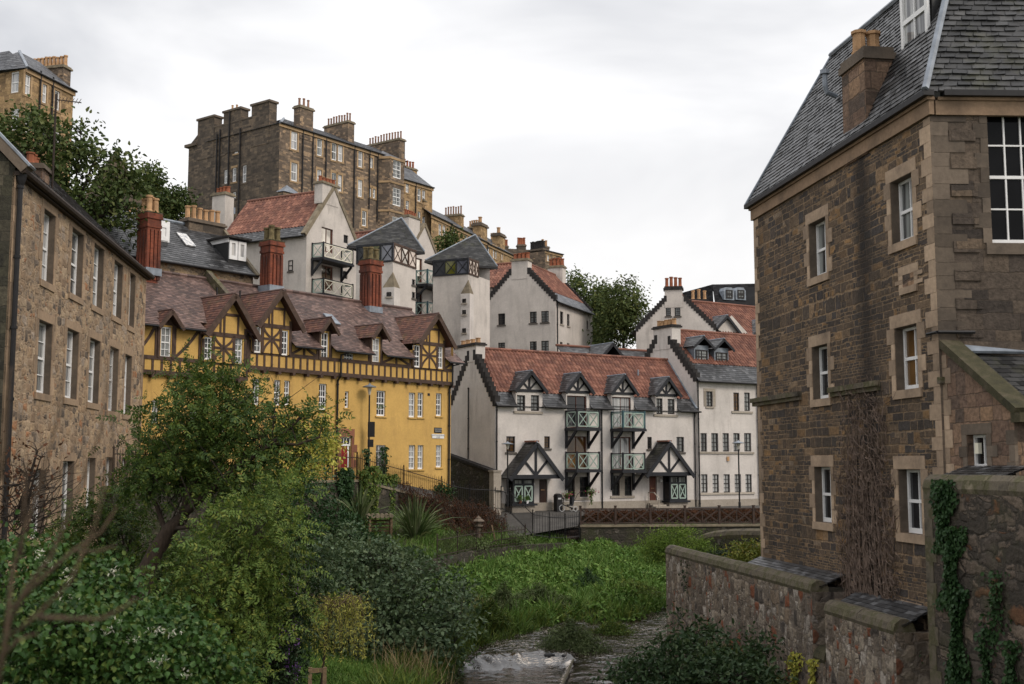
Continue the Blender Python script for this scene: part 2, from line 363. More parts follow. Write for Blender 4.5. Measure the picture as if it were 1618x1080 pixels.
def coursed(name, cols, mortar, bw=.5, rh=.25, ms=.012, grime=(.03, .026, .022), gamt=.6, warp=.075, bump=.7, streak=None, two=False):
    """squared stone brought to courses of uneven height"""
    g = G(name); uv = g.uv()
    s_ = g.n('ShaderNodeSeparateXYZ'); g.L(uv, s_.inputs[0])
    zz = g.math('ADD', s_.outputs[1], g.math('ADD', g.math('MULTIPLY', g.math('SINE', g.math('MULTIPLY', s_.outputs[1], 5.1)), warp), g.math('MULTIPLY', g.math('SINE', g.math('MULTIPLY', s_.outputs[1], 2.3)), warp*1.4)))
    row = g.math('FLOOR', g.math('DIVIDE', zz, rh))
    wn = g.n('ShaderNodeTexWhiteNoise', noise_dimensions='1D'); g.L(row, wn.inputs['W'])
    xx = g.math('ADD', s_.outputs[0], g.math('MULTIPLY', wn.outputs['Value'], 3.0))
    xx = g.math('ADD', xx, g.math('MULTIPLY', g.math('SINE', g.math('MULTIPLY', xx, 3.4)), .13))
    cb = g.n('ShaderNodeCombineXYZ'); g.L(xx, cb.inputs[0]); g.L(zz, cb.inputs[1])
    wob = g.vm('SCALE', g.vm('SUBTRACT', g.noise(uv, 3.5, 4, .6, color=True), (.5, .5, .5)), (0, 0, 0), .085)
    v = g.vm('ADD', cb.outputs[0], wob)
    br = g.n('ShaderNodeTexBrick', offset=.5, squash=1.0); g.L(v, br.inputs['Vector'])
    br.inputs['Color1'].default_value = (0, 0, 0, 1); br.inputs['Color2'].default_value = (1, 1, 1, 1); br.inputs['Mortar'].default_value = (.5, .5, .5, 1)
    br.inputs['Scale'].default_value = 1; br.inputs['Mortar Size'].default_value = ms; br.inputs['Mortar Smooth'].default_value = .5
    br.inputs['Brick Width'].default_value = bw; br.inputs['Row Height'].default_value = rh
    bcol, bfac = br.outputs['Color'], br.outputs['Fac']
    if two:   # patches of thinner pinning courses among the bigger blocks
        b2 = g.n('ShaderNodeTexBrick', offset=.37, squash=.7, squash_frequency=3); g.L(v, b2.inputs['Vector'])
        for i_, c_ in (('Color1', 0), ('Color2', 1), ('Mortar', .5)): b2.inputs[i_].default_value = (c_, c_, c_, 1)
        b2.inputs['Scale'].default_value = 1; b2.inputs['Mortar Size'].default_value = ms*.8; b2.inputs['Mortar Smooth'].default_value = .5; b2.inputs['Brick Width'].default_value = bw*.62; b2.inputs['Row Height'].default_value = rh*.5
        vc = g.n('ShaderNodeTexVoronoi', feature='F1', distance='CHEBYCHEV'); g.L(g.map(v, (1.1, 2.4, 1)), vc.inputs['Vector']); vc.inputs['Scale'].default_value = 1
        q_ = g.n('ShaderNodeSeparateColor'); g.L(vc.outputs['Color'], q_.inputs[0]); k_ = g.math('GREATER_THAN', q_.outputs[0], .58)
        bcol = g.mix(k_, bcol, b2.outputs['Color']); bfac = g.math('ADD', g.math('MULTIPLY', bfac, g.math('SUBTRACT', 1.0, k_)), g.math('MULTIPLY', b2.outputs['Fac'], k_))
    st = g.ramp(bcol, cols, 'LINEAR'); det = g.noise(uv, 11, 6, .68)
    st = g.mix(.9, st, g.ramp(det, [(.25, .35), (.75, 1.45)]), 'MULTIPLY'); st = g.mix(.6, st, g.ramp(g.noise(uv, 2.7, 5, .65), [(.3, .55), (.7, 1.4)]), 'MULTIPLY')
    rag = g.math('MULTIPLY', bfac, g.ramp(g.noise(uv, 5, 4, .6), [(.36, .35), (.6, 1.0)]))
    cc = g.mix(rag, st, g.mix(.7, mortar, g.ramp(det, [(.3, .4), (.7, 1.2)]), 'MULTIPLY'))
    gr = g.ramp(g.noise(g.map(uv, (.8, .4, 1)), .7, 6, .6), [(.44, 0.0), (.70, 1.0)])
    cc = g.mix(g.math('MULTIPLY', gr, gamt), cc, grime)
    if streak:
        d = g.math('ABSOLUTE', g.math('SUBTRACT', g.math('ADD', s_.outputs[0], g.math('MULTIPLY', g.math('SUBTRACT', g.noise(uv, 1.3, 4), .5), .5)), streak))
        k = g.math('MULTIPLY', g.ramp(d, [(.1, 1.0), (.55, 0.0)]), .75); cc = g.mix(k, cc, (.018, .015, .014))
    h = g.math('ADD', g.math('MULTIPLY', g.math('SUBTRACT', 1.0, bfac), .8), g.math('MULTIPLY', det, 1.1)); g.bump(h, bump, .035)
    return g.col(cc, .92)
def ashlar(name, c, dark=(.06, .045, .035), amt=.6):
    g = G(name); p = g.pos(); r = g.isl()
    cc = g.mix(r, tuple(x*.60 for x in c), tuple(min(1, x*1.2) for x in c))
    cc = g.mix(.55, cc, g.ramp(g.noise(p, 9, 6, .65), [(.25, .5), (.75, 1.2)]), 'MULTIPLY')
    k = g.math('MULTIPLY', g.ramp(g.noise(p, .9, 6, .6), [(.45, 0.0), (.72, 1.0)]), amt)
    g.bump(g.noise(p, 18, 4, .7), .35, .02)
    return g.col(g.mix(k, cc, dark), .9)
def roofing(name, cols, rough=.6, moss=None, mossamt=.5, spec=.4, fine=14):
    """clay or slate: tone differs from tile to tile, weathering drifts over the slope"""
    g = G(name); p = g.pos()
    cc = g.ramp(g.isl(), cols); cc = g.mix(.5, cc, g.ramp(g.noise(p, fine, 4, .65), [(.3, .55), (.7, 1.2)]), 'MULTIPLY')
    cc = g.mix(.6, cc, g.ramp(g.noise(p, .6, 5, .6), [(.35, .62), (.65, 1.15)]), 'MULTIPLY')
    if moss: cc = g.mix(g.math('MULTIPLY', g.ramp(g.noise(p, 1.1, 7, .7), [(.52, 0.0), (.68, 1.0)]), mossamt), cc, moss)
    g.b.inputs['Specular IOR Level'].default_value = spec
    return g.col(cc, rough)
def brickwork(name):
    g = G(name); uv = g.uv(); br = g.n('ShaderNodeTexBrick'); g.L(uv, br.inputs['Vector'])
    br.inputs['Color1'].default_value = (.27, .072, .036, 1); br.inputs['Color2'].default_value = (.17, .045, .026, 1); br.inputs['Mortar'].default_value = (.16, .07, .045, 1)
    br.inputs['Scale'].default_value = 1; br.inputs['Mortar Size'].default_value = .008; br.inputs['Brick Width'].default_value = .24; br.inputs['Row Height'].default_value = .08
    cc = g.mix(g.math('MULTIPLY', g.ramp(g.noise(g.map(uv, (1.5, .5, 1)), 1.2, 6, .6), [(.42, 0.0), (.64, 1.0)]), .8), br.outputs['Color'], (.035, .02, .018))
    return g.col(cc, .9)
def glass(name, c, rough=.04, spec=.5, curtain=None):
    g = G(name); g.b.inputs['Specular IOR Level'].default_value = spec
    if curtain:   # net curtains or blinds hanging close behind the pane
        p = g.map(g.pos(), (7, 7, .25)); f = g.noise(p, 1.0, 2)
        return g.col(g.ramp(f, [(.35, c), (.6, curtain)]), rough)
    f = g.noise(g.pos(), .9, 2); g.bump(g.noise(g.pos(), 1.6, 1), .06, .05)
    return g.col(g.ramp(f, [(.35, tuple(x*.4 for x in c)), (.7, c)]), rough)
def leafmat(name, lo, hi, tip=None, tipamt=.0, rough=.5, clump=.7, spec=.16):
    g = G(name); p = g.pos(); r = g.isl()
    f = g.math('ADD', g.math('MULTIPLY', r, .55), g.math('MULTIPLY', g.ramp(g.noise(p, clump, 3, .6), [(.3, 0.0), (.7, 1.0)]), .45))
    cc = g.mix(f, lo, hi)
    if tip: cc = g.mix(g.math('MULTIPLY', g.ramp(r, [(.78, 0.0), (.86, 1.0)]), tipamt), cc, tip)
    g.put(g.b.inputs['Base Color'], cc); g.b.inputs['Roughness'].default_value = rough; g.b.inputs['Specular IOR Level'].default_value = spec
    tr = g.n('ShaderNodeBsdfTranslucent'); g.L(g.mix(.5, cc, g.mix(1.0, cc, (1.2, 1.35, .35), 'MULTIPLY')), tr.inputs[0])
    mxs = g.n('ShaderNodeMixShader'); mxs.inputs[0].default_value = .12
    o_ = g.nt.nodes['Material Output']; g.L(g.b.outputs[0], mxs.inputs[1]); g.L(tr.outputs[0], mxs.inputs[2]); g.L(mxs.outputs[0], o_.inputs[0])
    return g.m
def barkmat(name, c):
    g = G(name); p = g.map(g.pos(), (9, 9, 2.2)); f = g.noise(p, 1.6, 6, .7)
    g.bump(f, .8, .03); return g.col(g.ramp(f, [(.3, tuple(x*.45 for x in c)), (.7, tuple(x*1.3 for x in c))]), .95)

M = {}
RHC = ([(0.0, (.060, .047, .040)), (.12, (.13, .092, .062)), (.24, (.050, .042, .040)), (.38, (.165, .112, .070)), (.5, (.085, .066, .052)), (.62, (.070, .060, .056)), (.74, (.215, .145, .088)), (.84, (.11, .080, .058)), (.93, (.30, .175, .078)), (1.0, (.26, .20, .145))], (.36, .245, .145), .42, .205, .020)
M['rh'] = coursed('blackened squared sandstone', *RHC, gamt=.6, two=True)
M['rh_front'] = coursed('dark coursed sandstone', [(0.0, (.05, .040, .034)), (.4, (.085, .066, .053)), (.75, (.13, .098, .073)), (1.0, (.17, .12, .08))], (.10, .075, .055), .75, .30, .010, gamt=.5)
M['annex'] = coursed('pinkish squared rubble', [(0.0, (.10, .075, .06)), (.4, (.19, .12, .085)), (.75, (.24, .155, .105)), (1.0, (.32, .2, .12))], (.12, .085, .06), .42, .3, .015, gamt=.45)
M['dress'] = ashlar('dressed sandstone', (.45, .33, .23), amt=.62)
M['dress_warm'] = ashlar('warm cornice sandstone', (.31, .21, .135), (.08, .058, .042), .7)
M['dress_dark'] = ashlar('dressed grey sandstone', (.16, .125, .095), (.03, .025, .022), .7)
M['dress_left'] = ashlar('dressed buff sandstone', (.37, .26, .17), (.10, .075, .055), .55)
M['lb'] = rubble('honey rubble sandstone', [(0.0, (.35, .235, .14)), (.18, (.45, .315, .19)), (.36, (.26, .175, .11)), (.50, (.47, .345, .225)), (.63, (.105, .082, .066)), (.77, (.36, .165, .075)), (.83, (.36, .285, .22)), (.92, (.15, .115, .088))], (.40, .29, .19), 2.3, 3.9, .0, gamt=.55, grime=(.10, .08, .064), soft=.34)
M['lb_gable'] = coursed('mossy blackened stone', [(0.0, (.03, .028, .022)), (.6, (.06, .055, .036)), (1.0, (.10, .085, .06))], (.05, .045, .035), .7, .35, .012)
M['tene'] = coursed('tenement sandstone', [(0.0, (.105, .080, .062)), (.25, (.185, .138, .10)), (.5, (.145, .112, .086)), (.75, (.27, .198, .138)), (1.0, (.42, .29, .18))], (.19, .14, .10), .55, .24, .014, gamt=.6, grime=(.060, .048, .040), bump=.5)
M['tene_dark'] = coursed('shaded sooty tenement gable stone', [(0.0, (.075, .06, .048)), (.5, (.12, .095, .072)), (1.0, (.20, .15, .105))], (.11, .085, .065), .6, .26, .012, gamt=.7, grime=(.05, .042, .036), bump=.5)  # darker copy of the tenement stone: the gable's shade is in the colour
M['tene_warm'] = coursed('warm terrace sandstone', [(0.0, (.22, .145, .08)), (.4, (.34, .225, .115)), (.8, (.44, .29, .145)), (1.0, (.52, .35, .19))], (.26, .175, .10), .55, .26, .012, gamt=.35, grime=(.10, .075, .05), bump=.4)
M['tene_dress'] = ashlar('tenement dressings', (.42, .285, .16), (.12, .09, .06), .5)
M['white'] = harl('pale harling', (.70, .645, .60), (.26, .22, .185), .42)
M['cream'] = harl('weathered cream harling', (.66, .60, .545), (.19, .165, .145), .5)
M['yellow'] = harl('ochre yellow limewash', (.69, .43, .135), (.36, .215, .085), .8)
M['timber'] = paint('dark brown timber', (.072, .044, .032), .75, .35, 4)
M['black'] = paint('black painted timber', (.016, .017, .021), .55, .3, 4)
M['iron'] = paint('black iron', (.014, .013, .014), .5, .3, 6)
M['rust'] = paint('rusty black iron', (.035, .024, .018), .8, .4, 6)
M['step'] = paint('sooty crow-step stone', (.030, .027, .026), .9, .5, 5)
M['cope'] = paint('weathered coping stone', (.20, .165, .115), .95, .35, 3)
M['mosscope'] = (lambda g: (g.bump(g.noise(g.pos(), 9, 5, .7), .6, .05), g.col(g.ramp(g.noise(g.pos(), 1.8, 7, .68), [(.3, (.04, .036, .028)), (.46, (.13, .108, .078)), (.56, (.075, .07, .034)), (.72, (.23, .19, .135))]), .97))[1])(G('mossy coping stone'))
M['moss'] = (lambda g: (g.bump(g.noise(g.pos(), 14, 5, .7), .7, .04), g.col(g.ramp(g.noise(g.pos(), 2.2, 7, .68), [(.3, (.030, .028, .018)), (.5, (.055, .050, .026)), (.62, (.085, .07, .045)), (.75, (.14, .115, .08))]), .98))[1])(G('moss green skew stone'))
M['mint'] = paint('mint green paint', (.31, .395, .34), .5, .12, 4)
M['creamwood'] = paint('cream paint', (.78, .74, .60), .5, .1, 4)
M['teal'] = paint('dark teal paint', (.035, .085, .10), .5, .25, 4)
M['sash'] = paint('white sash paint', (.80, .79, .78), .45, .06, 4)
M['brownsash'] = paint('black brown sash paint', (.022, .018, .017), .5, .3, 4)
M['redsash'] = paint('red brown door frame', (.12, .04, .025), .5, .3, 4)
M['sillst'] = ashlar('window sill stone', (.40, .35, .29), (.16, .13, .10), .4)
M['darksill'] = ashlar('dark window sill stone', (.12, .105, .09), (.05, .04, .035), .4)
M['glass'] = glass('dark window glass', (.03, .031, .034)); M['glass_black'] = glass('unlit window glass', (.010, .010, .011), .03, .12)
M['glass_warm'] = glass('warm brown window glass', (.16, .085, .03))  # plain brown pane colour
M['glass_net'] = glass('net curtained glass', (.12, .12, .125), curtain=(.46, .46, .45))
M['glass_pale'] = glass('pale reflecting glass', (.22, .23, .25), .05, 1.0, curtain=(.62, .60, .57))  # sky reflection put into the pale pane colour, along with curtains
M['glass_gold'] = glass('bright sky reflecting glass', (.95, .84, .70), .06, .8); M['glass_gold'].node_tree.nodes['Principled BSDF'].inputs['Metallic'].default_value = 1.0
M['glass_half'] = glass('half curtained glass', (.03, .03, .032), curtain=(.26, .27, .26))
M['clay'] = roofing('brown clay tile', [(0.0, (.075, .048, .042)), (.4, (.115, .070, .060)), (.75, (.165, .102, .084)), (1.0, (.24, .155, .128))], .62, (.075, .055, .035), .35)
M['clay_old'] = roofing('mossy clay tile', [(0.0, (.085, .042, .034)), (.5, (.145, .064, .046)), (1.0, (.22, .10, .065))], .75, (.095, .085, .03), .55)
M['pan'] = roofing('red pantile', [(0.0, (.135, .054, .038)), (.5, (.20, .082, .054)), (.85, (.26, .112, .074)), (1.0, (.32, .15, .10))], .75, (.13, .065, .04), .5)
M['slate'] = roofing('blue grey slate', [(0.0, (.012, .012, .013)), (.5, (.034, .034, .036)), (.85, (.066, .066, .069)), (1.0, (.13, .13, .135))], .42, (.06, .055, .04), .25, .55)
M['slate_old'] = roofing('mossy dark slate', [(0.0, (.010, .010, .010)), (.6, (.026, .026, .027)), (1.0, (.070, .069, .068))], .5, (.055, .055, .02), .5, .4)
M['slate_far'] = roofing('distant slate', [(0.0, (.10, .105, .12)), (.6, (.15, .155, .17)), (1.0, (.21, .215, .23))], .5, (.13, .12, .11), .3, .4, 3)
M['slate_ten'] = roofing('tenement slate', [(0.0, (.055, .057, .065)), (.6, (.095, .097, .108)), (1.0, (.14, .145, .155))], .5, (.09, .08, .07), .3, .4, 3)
M['lead'] = paint('lead flashing', (.20, .225, .26), .45, .35, 3, .5)
M['brick'] = brickwork('red chimney brick')
M['pot'] = paint('buff clay pot', (.42, .25, .13), .8, .35, 2.5)
M['potmuted'] = paint('dull clay pot', (.27, .155, .11), .85, .3, 2.5); M['potmoss'] = paint('mossy clay pot', (.14, .11, .055), .95, .5, 5); M['potred'] = paint('terracotta pot', (.27, .092, .046), .8, .3, 2.5)
M['redstone'] = ashlar('red sandstone', (.30, .125, .075), (.14, .07, .05), .5)
M['reddoor'] = paint('red door paint', (.27, .022, .022), .5, .15, 3)
M['darkdoor'] = paint('dark brown door', (.040, .020, .015), .5, .2, 3)
M['wallriver'] = rubble('river wall rubble', [(0.0, (.22, .172, .125)), (.18, (.34, .275, .205)), (.36, (.13, .10, .075)), (.5, (.40, .335, .26)), (.64, (.25, .185, .13)), (.77, (.25, .085, .04)), (.85, (.07, .058, .05)), (.91, (.48, .42, .36))], (.19, .155, .125), 3.1, 2.7, .0, gamt=.45, grime=(.06, .048, .04), bump=1.0, soft=.2)
M['wallivy'] = rubble('dark garden wall rubble', [(0.0, (.10, .08, .064)), (.25, (.17, .13, .10)), (.5, (.07, .057, .045)), (.68, (.21, .16, .12)), (.88, (.17, .08, .04))], (.055, .046, .037), 1.7, 3.4, .0, gamt=.5, grime=(.03, .027, .02), moss=(.055, .055, .026), bump=1.0, soft=.15)
M['walldark'] = rubble('dark damp rubble', [(0.0, (.05, .042, .035)), (.4, (.085, .07, .055)), (.75, (.12, .095, .075)), (.9, (.16, .14, .12))], (.045, .04, .03), 2.2, 3.4, .06, gamt=.5, grime=(.028, .026, .02), moss=(.045, .048, .02))
M['asphalt'] = (lambda g: g.col(g.ramp(g.noise(g.pos(), 1.2, 6, .6), [(.3, (.05, .046, .042)), (.7, (.095, .088, .08))]), .9))(G('damp asphalt'))
M['wood'] = paint('weathered wood', (.20, .135, .08), .85, .4, 8)
M['fencewood'] = paint('dark stained fence wood', (.052, .033, .026), .7, .4, 6)
M['soil'] = (lambda g: (g.bump(g.noise(g.pos(), 5, 6, .7), .7, .1), g.col(g.ramp(g.noise(g.pos(), .9, 7, .65), [(.3, (.03, .026, .016)), (.5, (.045, .055, .018)), (.7, (.05, .08, .02))]), .97))[1])(G('earth and turf'))
M['stain_plate'] = paint('white enamel', (.75, .74, .72), .4, .05, 4)
M['plate_dark'] = paint('dark enamel', (.03, .032, .036), .4, .1, 4)
M['plate_edge'] = paint('grey enamel', (.42, .42, .42), .5, .1, 4)
M['bark'] = barkmat('brown bark', (.052, .036, .026))
M['barkdark'] = barkmat('dark bark', (.035, .026, .02))
M['twig'] = barkmat('bare twig bark', (.10, .068, .043))
M['deadvine'] = paint('dead climber stems', (.16, .115, .09), .9, .55, 5)
M['deadheath'] = leafmat('dead brown foliage', (.045, .018, .010), (.115, .052, .028), rough=.9, clump=1.2)
M['lf_tree'] = leafmat('pinnate tree leaf', (.014, .036, .010), (.105, .160, .032), (.16, .14, .02), .35)
M['lf_under'] = leafmat('yellow green leaf', (.022, .050, .010), (.155, .220, .045), (.20, .17, .03), .4)  # wide tone range paints bright highlights and dark gaps into the leaves
M['lf_knot'] = leafmat('broad creeper leaf', (.008, .030, .008), (.080, .155, .036), (.24, .15, .03), .16, .42, 1.0)
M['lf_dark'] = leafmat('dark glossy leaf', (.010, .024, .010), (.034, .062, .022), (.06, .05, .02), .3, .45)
M['lf_bush'] = leafmat('bramble leaf', (.010, .032, .012), (.165, .220, .115), (.13, .16, .08), .6, .5, 1.2)  # pale and dark leaf tones stand for highlights and shaded gaps
M['lf_willow'] = leafmat('willow leaf', (.26, .27, .05), (.48, .46, .11), (.24, .20, .05), .4, .6)
M['lf_bed'] = leafmat('nettle leaf', (.035, .085, .016), (.150, .250, .050), (.19, .23, .07), .5, .6, .5)
M['lf_reed'] = leafmat('river willow leaf', (.045, .068, .026), (.165, .205, .085), (.12, .13, .06), .4, .6, .9)
M['lf_hill'] = leafmat('hillside tree leaf', (.026, .046, .015), (.095, .125, .036), (.15, .12, .04), .25, .6, .35)
M['lf_far'] = leafmat('far tree leaf', (.045, .070, .024), (.115, .145, .048), (.17, .16, .04), .4, .7, .3)
M['lf_yellow'] = leafmat('golden shrub leaf', (.20, .23, .03), (.62, .56, .13), (.42, .30, .06), .5, .6, 1.4)
M['lf_vine'] = leafmat('wall ivy leaf', (.012, .034, .012), (.047, .092, .032), None, 0, .45, 1.6)
M['lf_flax'] = leafmat('flax leaf blade', (.035, .062, .020), (.135, .17, .075), (.22, .22, .13), .5, .45, 1.2)
M['lf_conifer'] = leafmat('bright shrub needle', (.05, .105, .016), (.19, .26, .045), None, 0, .7, 1.2)
M['lf_dry'] = leafmat('dry grass', (.17, .125, .065), (.36, .27, .155), None, 0, .9, 1.2)
M['purple'] = paint('purple blossom', (.16, .07, .24), .8, .2, 5)
M['whiteflower'] = leafmat('white blossom', (.50, .48, .40), (.72, .70, .60), None, 0, .8, 1.0)
M['pink'] = paint('pink petals', (.42, .05, .12), .7, .3, 9)

M['blackslate'] = roofing('black mansard slate', [(0.0, (.012, .012, .013)), (1.0, (.032, .032, .034))], .9, None, 0, .1)
M['lf_azalea'] = leafmat('yellow green bush leaf', (.06, .095, .018), (.27, .28, .055), (.35, .20, .05), .4, .6, 1.6)
M['lf_elder'] = leafmat('dark elder leaf', (.006, .022, .008), (.070, .110, .045), (.09, .11, .05), .4, .5, 1.0)  # dark green leaf colour
# ---------------------------------------------------------------- shared building pieces
def pots(parent, pts, h, r, mat, n=10, rim=True):
    for p in pts:
        m = MB(); k = .9+.2*random.random()
        prof = [(0, r*1.05), (h*k*.12, r*1.05), (h*k*.16, r*.9), (h*k*.86, r*.82)]+([(h*k*.88, r*1.05), (h*k, r*1.05), (h*k, r*.6)] if rim else [(h*k, r*.8)])
        m.lathe(p, prof, n).build('chimney_pot', mat, parent, smooth=False, uv=False)
def stack(root, fr, u0, u1, o0, o1, z0, z1, mat, capmat, npots=3, ph=.6, pr=.14, potmat=None, cap=.22, over=.08, label=None, along='u', capz=None):
    """a chimney: shaft with a projecting cap, and a row of pots as sub-parts"""
    m = MB(); m.box(fr, u0, u1, z0, z1-cap, o0, o1)
    c = m.build('chimney', mat, root, label)
    k = MB(); k.box(fr, u0-over, u1+over, z1-cap, z1-cap*.45, o0-over, o1+over); k.box(fr, u0-over*.3, u1+over*.3, z1-cap*.45, z1, o0-over*.3, o1+over*.3)
    k.build('chimney_cap', capmat, c)
    pts = []
    for i in range(npots):
        t = (i+.5)/npots
        pts.append(fr.P(u0+(u1-u0)*t, z1-.01, (o0+o1)/2) if along == 'u' else fr.P((u0+u1)/2, z1-.01, o0+(o1-o0)*t))
    pots(c, pts, ph, pr, potmat or M['pot'], 8)
    return c
def openings(fr, lst, o=0.0): return [fr.rect(*l[:4], o=o) for l in lst]
def pipe(root, fr, u, z0, z1, o=.1, r=.05, mat=None, name='downpipe', n=7):
    m = MB(); m.tube([fr.P(u, z0, o), fr.P(u, z1, o)], r, n)
    z = z0+.6
    while z < z1: m.tube([fr.P(u, z, o), fr.P(u, z+.08, o)], r*1.35, n); z += 1.9
    return m.build(name, mat or M['iron'], root, uv=False)
def xpanel(mb, fr_P, a, b, z0, z1, w_, th, n, bar=.05):
    """crossed-bar balustrade panel between ground points a and b"""
    a, b = V(a), V(b); A0, B0, A1, B1 = a+UP*z0, b+UP*z0, a+UP*z1, b+UP*z1
    mb.beam(A0, B0, w_, th, n); mb.beam(A1, B1, w_, th, n); mb.beam(A0, A1, w_, th*.98, n); mb.beam(B0, B1, w_, th*.98, n)
    mb.beam(A0, B1, bar, th*.7, n); mb.beam(B0, A1, bar, th*.6, n)
def balcony(root, fr, u0, u1, zf, dep, h=.95, panel=None, post=None, side=None, drop=1.15, panels=2):
    post = post or M['black']; panel = panel or M['mint']; side = side or panel
    m = MB(); m.box(fr, u0-.06, u1+.06, zf-.20, zf-.05, .01, dep+.06); m.box(fr, u0-.02, u1+.02, zf-.05, zf, .012, dep+.02)
    b = m.build('balcony', M['black'], root)
    p = MB()
    for uu in (u0+.04, u1-.04):
        p.box(fr, uu-.05, uu+.05, zf, zf+h+.12, dep-.09, dep+.01); p.box(fr, uu-.05, uu+.05, zf, zf+h+.12, .02, .10)
    p.box(fr, u0, u1, zf+h+.02, zf+h+.08, dep-.065, dep-.015)
    for uu in (u0+.04, u1-.04): p.box(fr, uu-.025, uu+.025, zf+h+.02, zf+h+.08, .1, dep-.09)
    p.build('railing_post', post, b, uv=False)
    q = MB(); a0 = u0+.12; wd = (u1-u0-.24)/panels
    for k in range(panels):
        xpanel(q, None, fr.P(a0+k*wd+.01, 0, dep-.04), fr.P(a0+(k+1)*wd-.01, 0, dep-.04), zf+.07, zf+h-.03, .06, .05, fr.n, .042)
    q.build('balustrade_panel', panel, b, uv=False)
    for uu in (u0+.04, u1-.04):
        q = MB(); xpanel(q, None, fr.P(uu, 0, .13), fr.P(uu, 0, dep-.13), zf+.07, zf+h-.03, .06, .05, fr.d, .042); q.build('balustrade_panel', side, b, uv=False)
        k = MB(); k.beam(fr.P(uu, zf-drop, .09), fr.P(uu, zf-.2, dep-.12), .15, .12, fr.d); k.box(fr, uu-.07, uu+.07, zf-drop-.15, zf-.2, .015, .14)
        k.build('bracket', M['black'], b, uv=False)
    return b
def gablet(root, fr, uc, hw, zf, za, of, L, kind='clay_old', th=.16, tw=.2, barge=None, name='gablet_roof', bw=.22, drop=.0):
    """little pitched roof: ridge at uc running back L from the outward position of; hw half width at the feet"""
    m = MB()
    for sgn in (-1, 1):
        a = fr.P(uc+sgn*hw, zf, of); b = fr.P(uc+sgn*hw, zf, of-L); c = fr.P(uc, za, of-L); d = fr.P(uc, za, of)
        tiles(m, a, b, c, d, tw, th, 'flat', .02)
    rf = m.build(name, M[kind], root)
    r = MB(); r.tube([fr.P(uc, za+.01, of+.02), fr.P(uc, za+.01, of-L)], .055, 6); r.build('ridge_tile', M['clay'] if 'clay' in kind else M['lead'], rf)
    if barge:
        b = MB()
        for sgn in (-1, 1):
            b.beam(fr.P(uc+sgn*(hw+.02), zf-.10, of-.02), fr.P(uc+sgn*.0, za-.10, of-.02), bw, .07, fr.n)
        b.build('bargeboard', barge, rf, uv=False)
    return rf
def crowsteps(fr, ua, za, ub, zb, n, dep=.34, mat=None, root=None, wdt=None):
    """stepped skews from the foot (ua,za) up to (ub,zb)"""
    m = MB(); du, dz = (ub-ua)/n, (zb-za)/n
    for k in range(n):
        x0, x1 = ua+du*k, ua+du*(k+1.25); lo, hi = min(x0, x1), max(x0, x1)
        m.box(fr, lo, hi, za+dz*(k-.35)-.05, za+dz*(k+1)+.20, -dep, .035+.002*(k % 2))
    return m.build('crowstep', mat or M['step'], root)
def gabled(root, G_, w_, zE, zA, Ln, zb, wallmat, kind='pan', strip=.9, hG=(), hR=(), hL=(), rd=.14, crow=True, n=9, cw=.55, tw=.3, th=.34, backcrow=True, skew=None, stripkind='slate'):
    """house with its gable on frame G_ (u 0..w_), ridge running back Ln"""
    m = MB(); mid = w_/2
    wall(m, G_, [(0, zb), (w_, zb), (w_, zE), (mid, zA), (0, zE)], hG, rd)
    R = G_.right(w_); Lf = G_.left(0, Ln)
    wall(m, R, [(0, zb), (Ln, zb), (Ln, zE), (0, zE)], hR, rd); wall(m, Lf, [(0, zb), (Ln, zb), (Ln, zE), (0, zE)], hL, rd)
    Bk = Fr(G_.P(w_, 0, -Ln), -G_.d); wall(m, Bk, [(0, zb), (w_, zb), (w_, zE), (mid, zA), (0, zE)])
    m.build('wall', wallmat, root)
    ov = .28; sl = (zA-zE)/mid; ze = zE-ov*sl
    f = strip/math.hypot(mid+ov, zA-ze)
    for sgn in (1, -1):
        ue = mid+sgn*(mid+ov); e0, e1 = G_.P(ue, ze+.05, .0), G_.P(ue, ze+.05, -Ln); r0, r1 = G_.P(mid, zA+.05, .0), G_.P(mid, zA+.05, -Ln)
        s0, s1 = e0.lerp(r0, f), e1.lerp(r1, f)
        tm = MB()
        if kind == 'pan': tiles(tm, s0, s1, r1, r0, tw, th, 'pan', .035)
        else: tiles(tm, s0, s1, r1, r0, tw, th, 'flat', .02)
        rf = tm.build('roof', M[kind], root)
        if strip: sm = MB(); tiles(sm, e0, e1, s1, s0, .3, .22, 'flat', .018); sm.build('slate_eaves', M[stripkind], rf)
        gm = MB(); gm.tube([G_.P(ue+sgn*.05, ze, .0), G_.P(ue+sgn*.05, ze, -Ln)], .07, 6); gm.build('gutter', M['iron'], rf, uv=False)
    rd_ = MB(); rd_.tube([G_.P(mid, zA+.10, -.1), G_.P(mid, zA+.10, -Ln)], .11, 7); rd_.build('ridge_tile', M['pan'] if kind == 'pan' else M['lead'], root)
    if crow:
        hw_ = cw*.5
        for fr_ in ((G_, Bk) if backcrow else (G_,)):
            crowsteps(fr_, w_+.06, zE-.05, mid+hw_, zA-hw_*sl, n, mat=skew, root=root); crowsteps(fr_, -.06, zE-.05, mid-hw_, zA-hw_*sl, n, mat=skew, root=root)
    return R, Lf, Bk
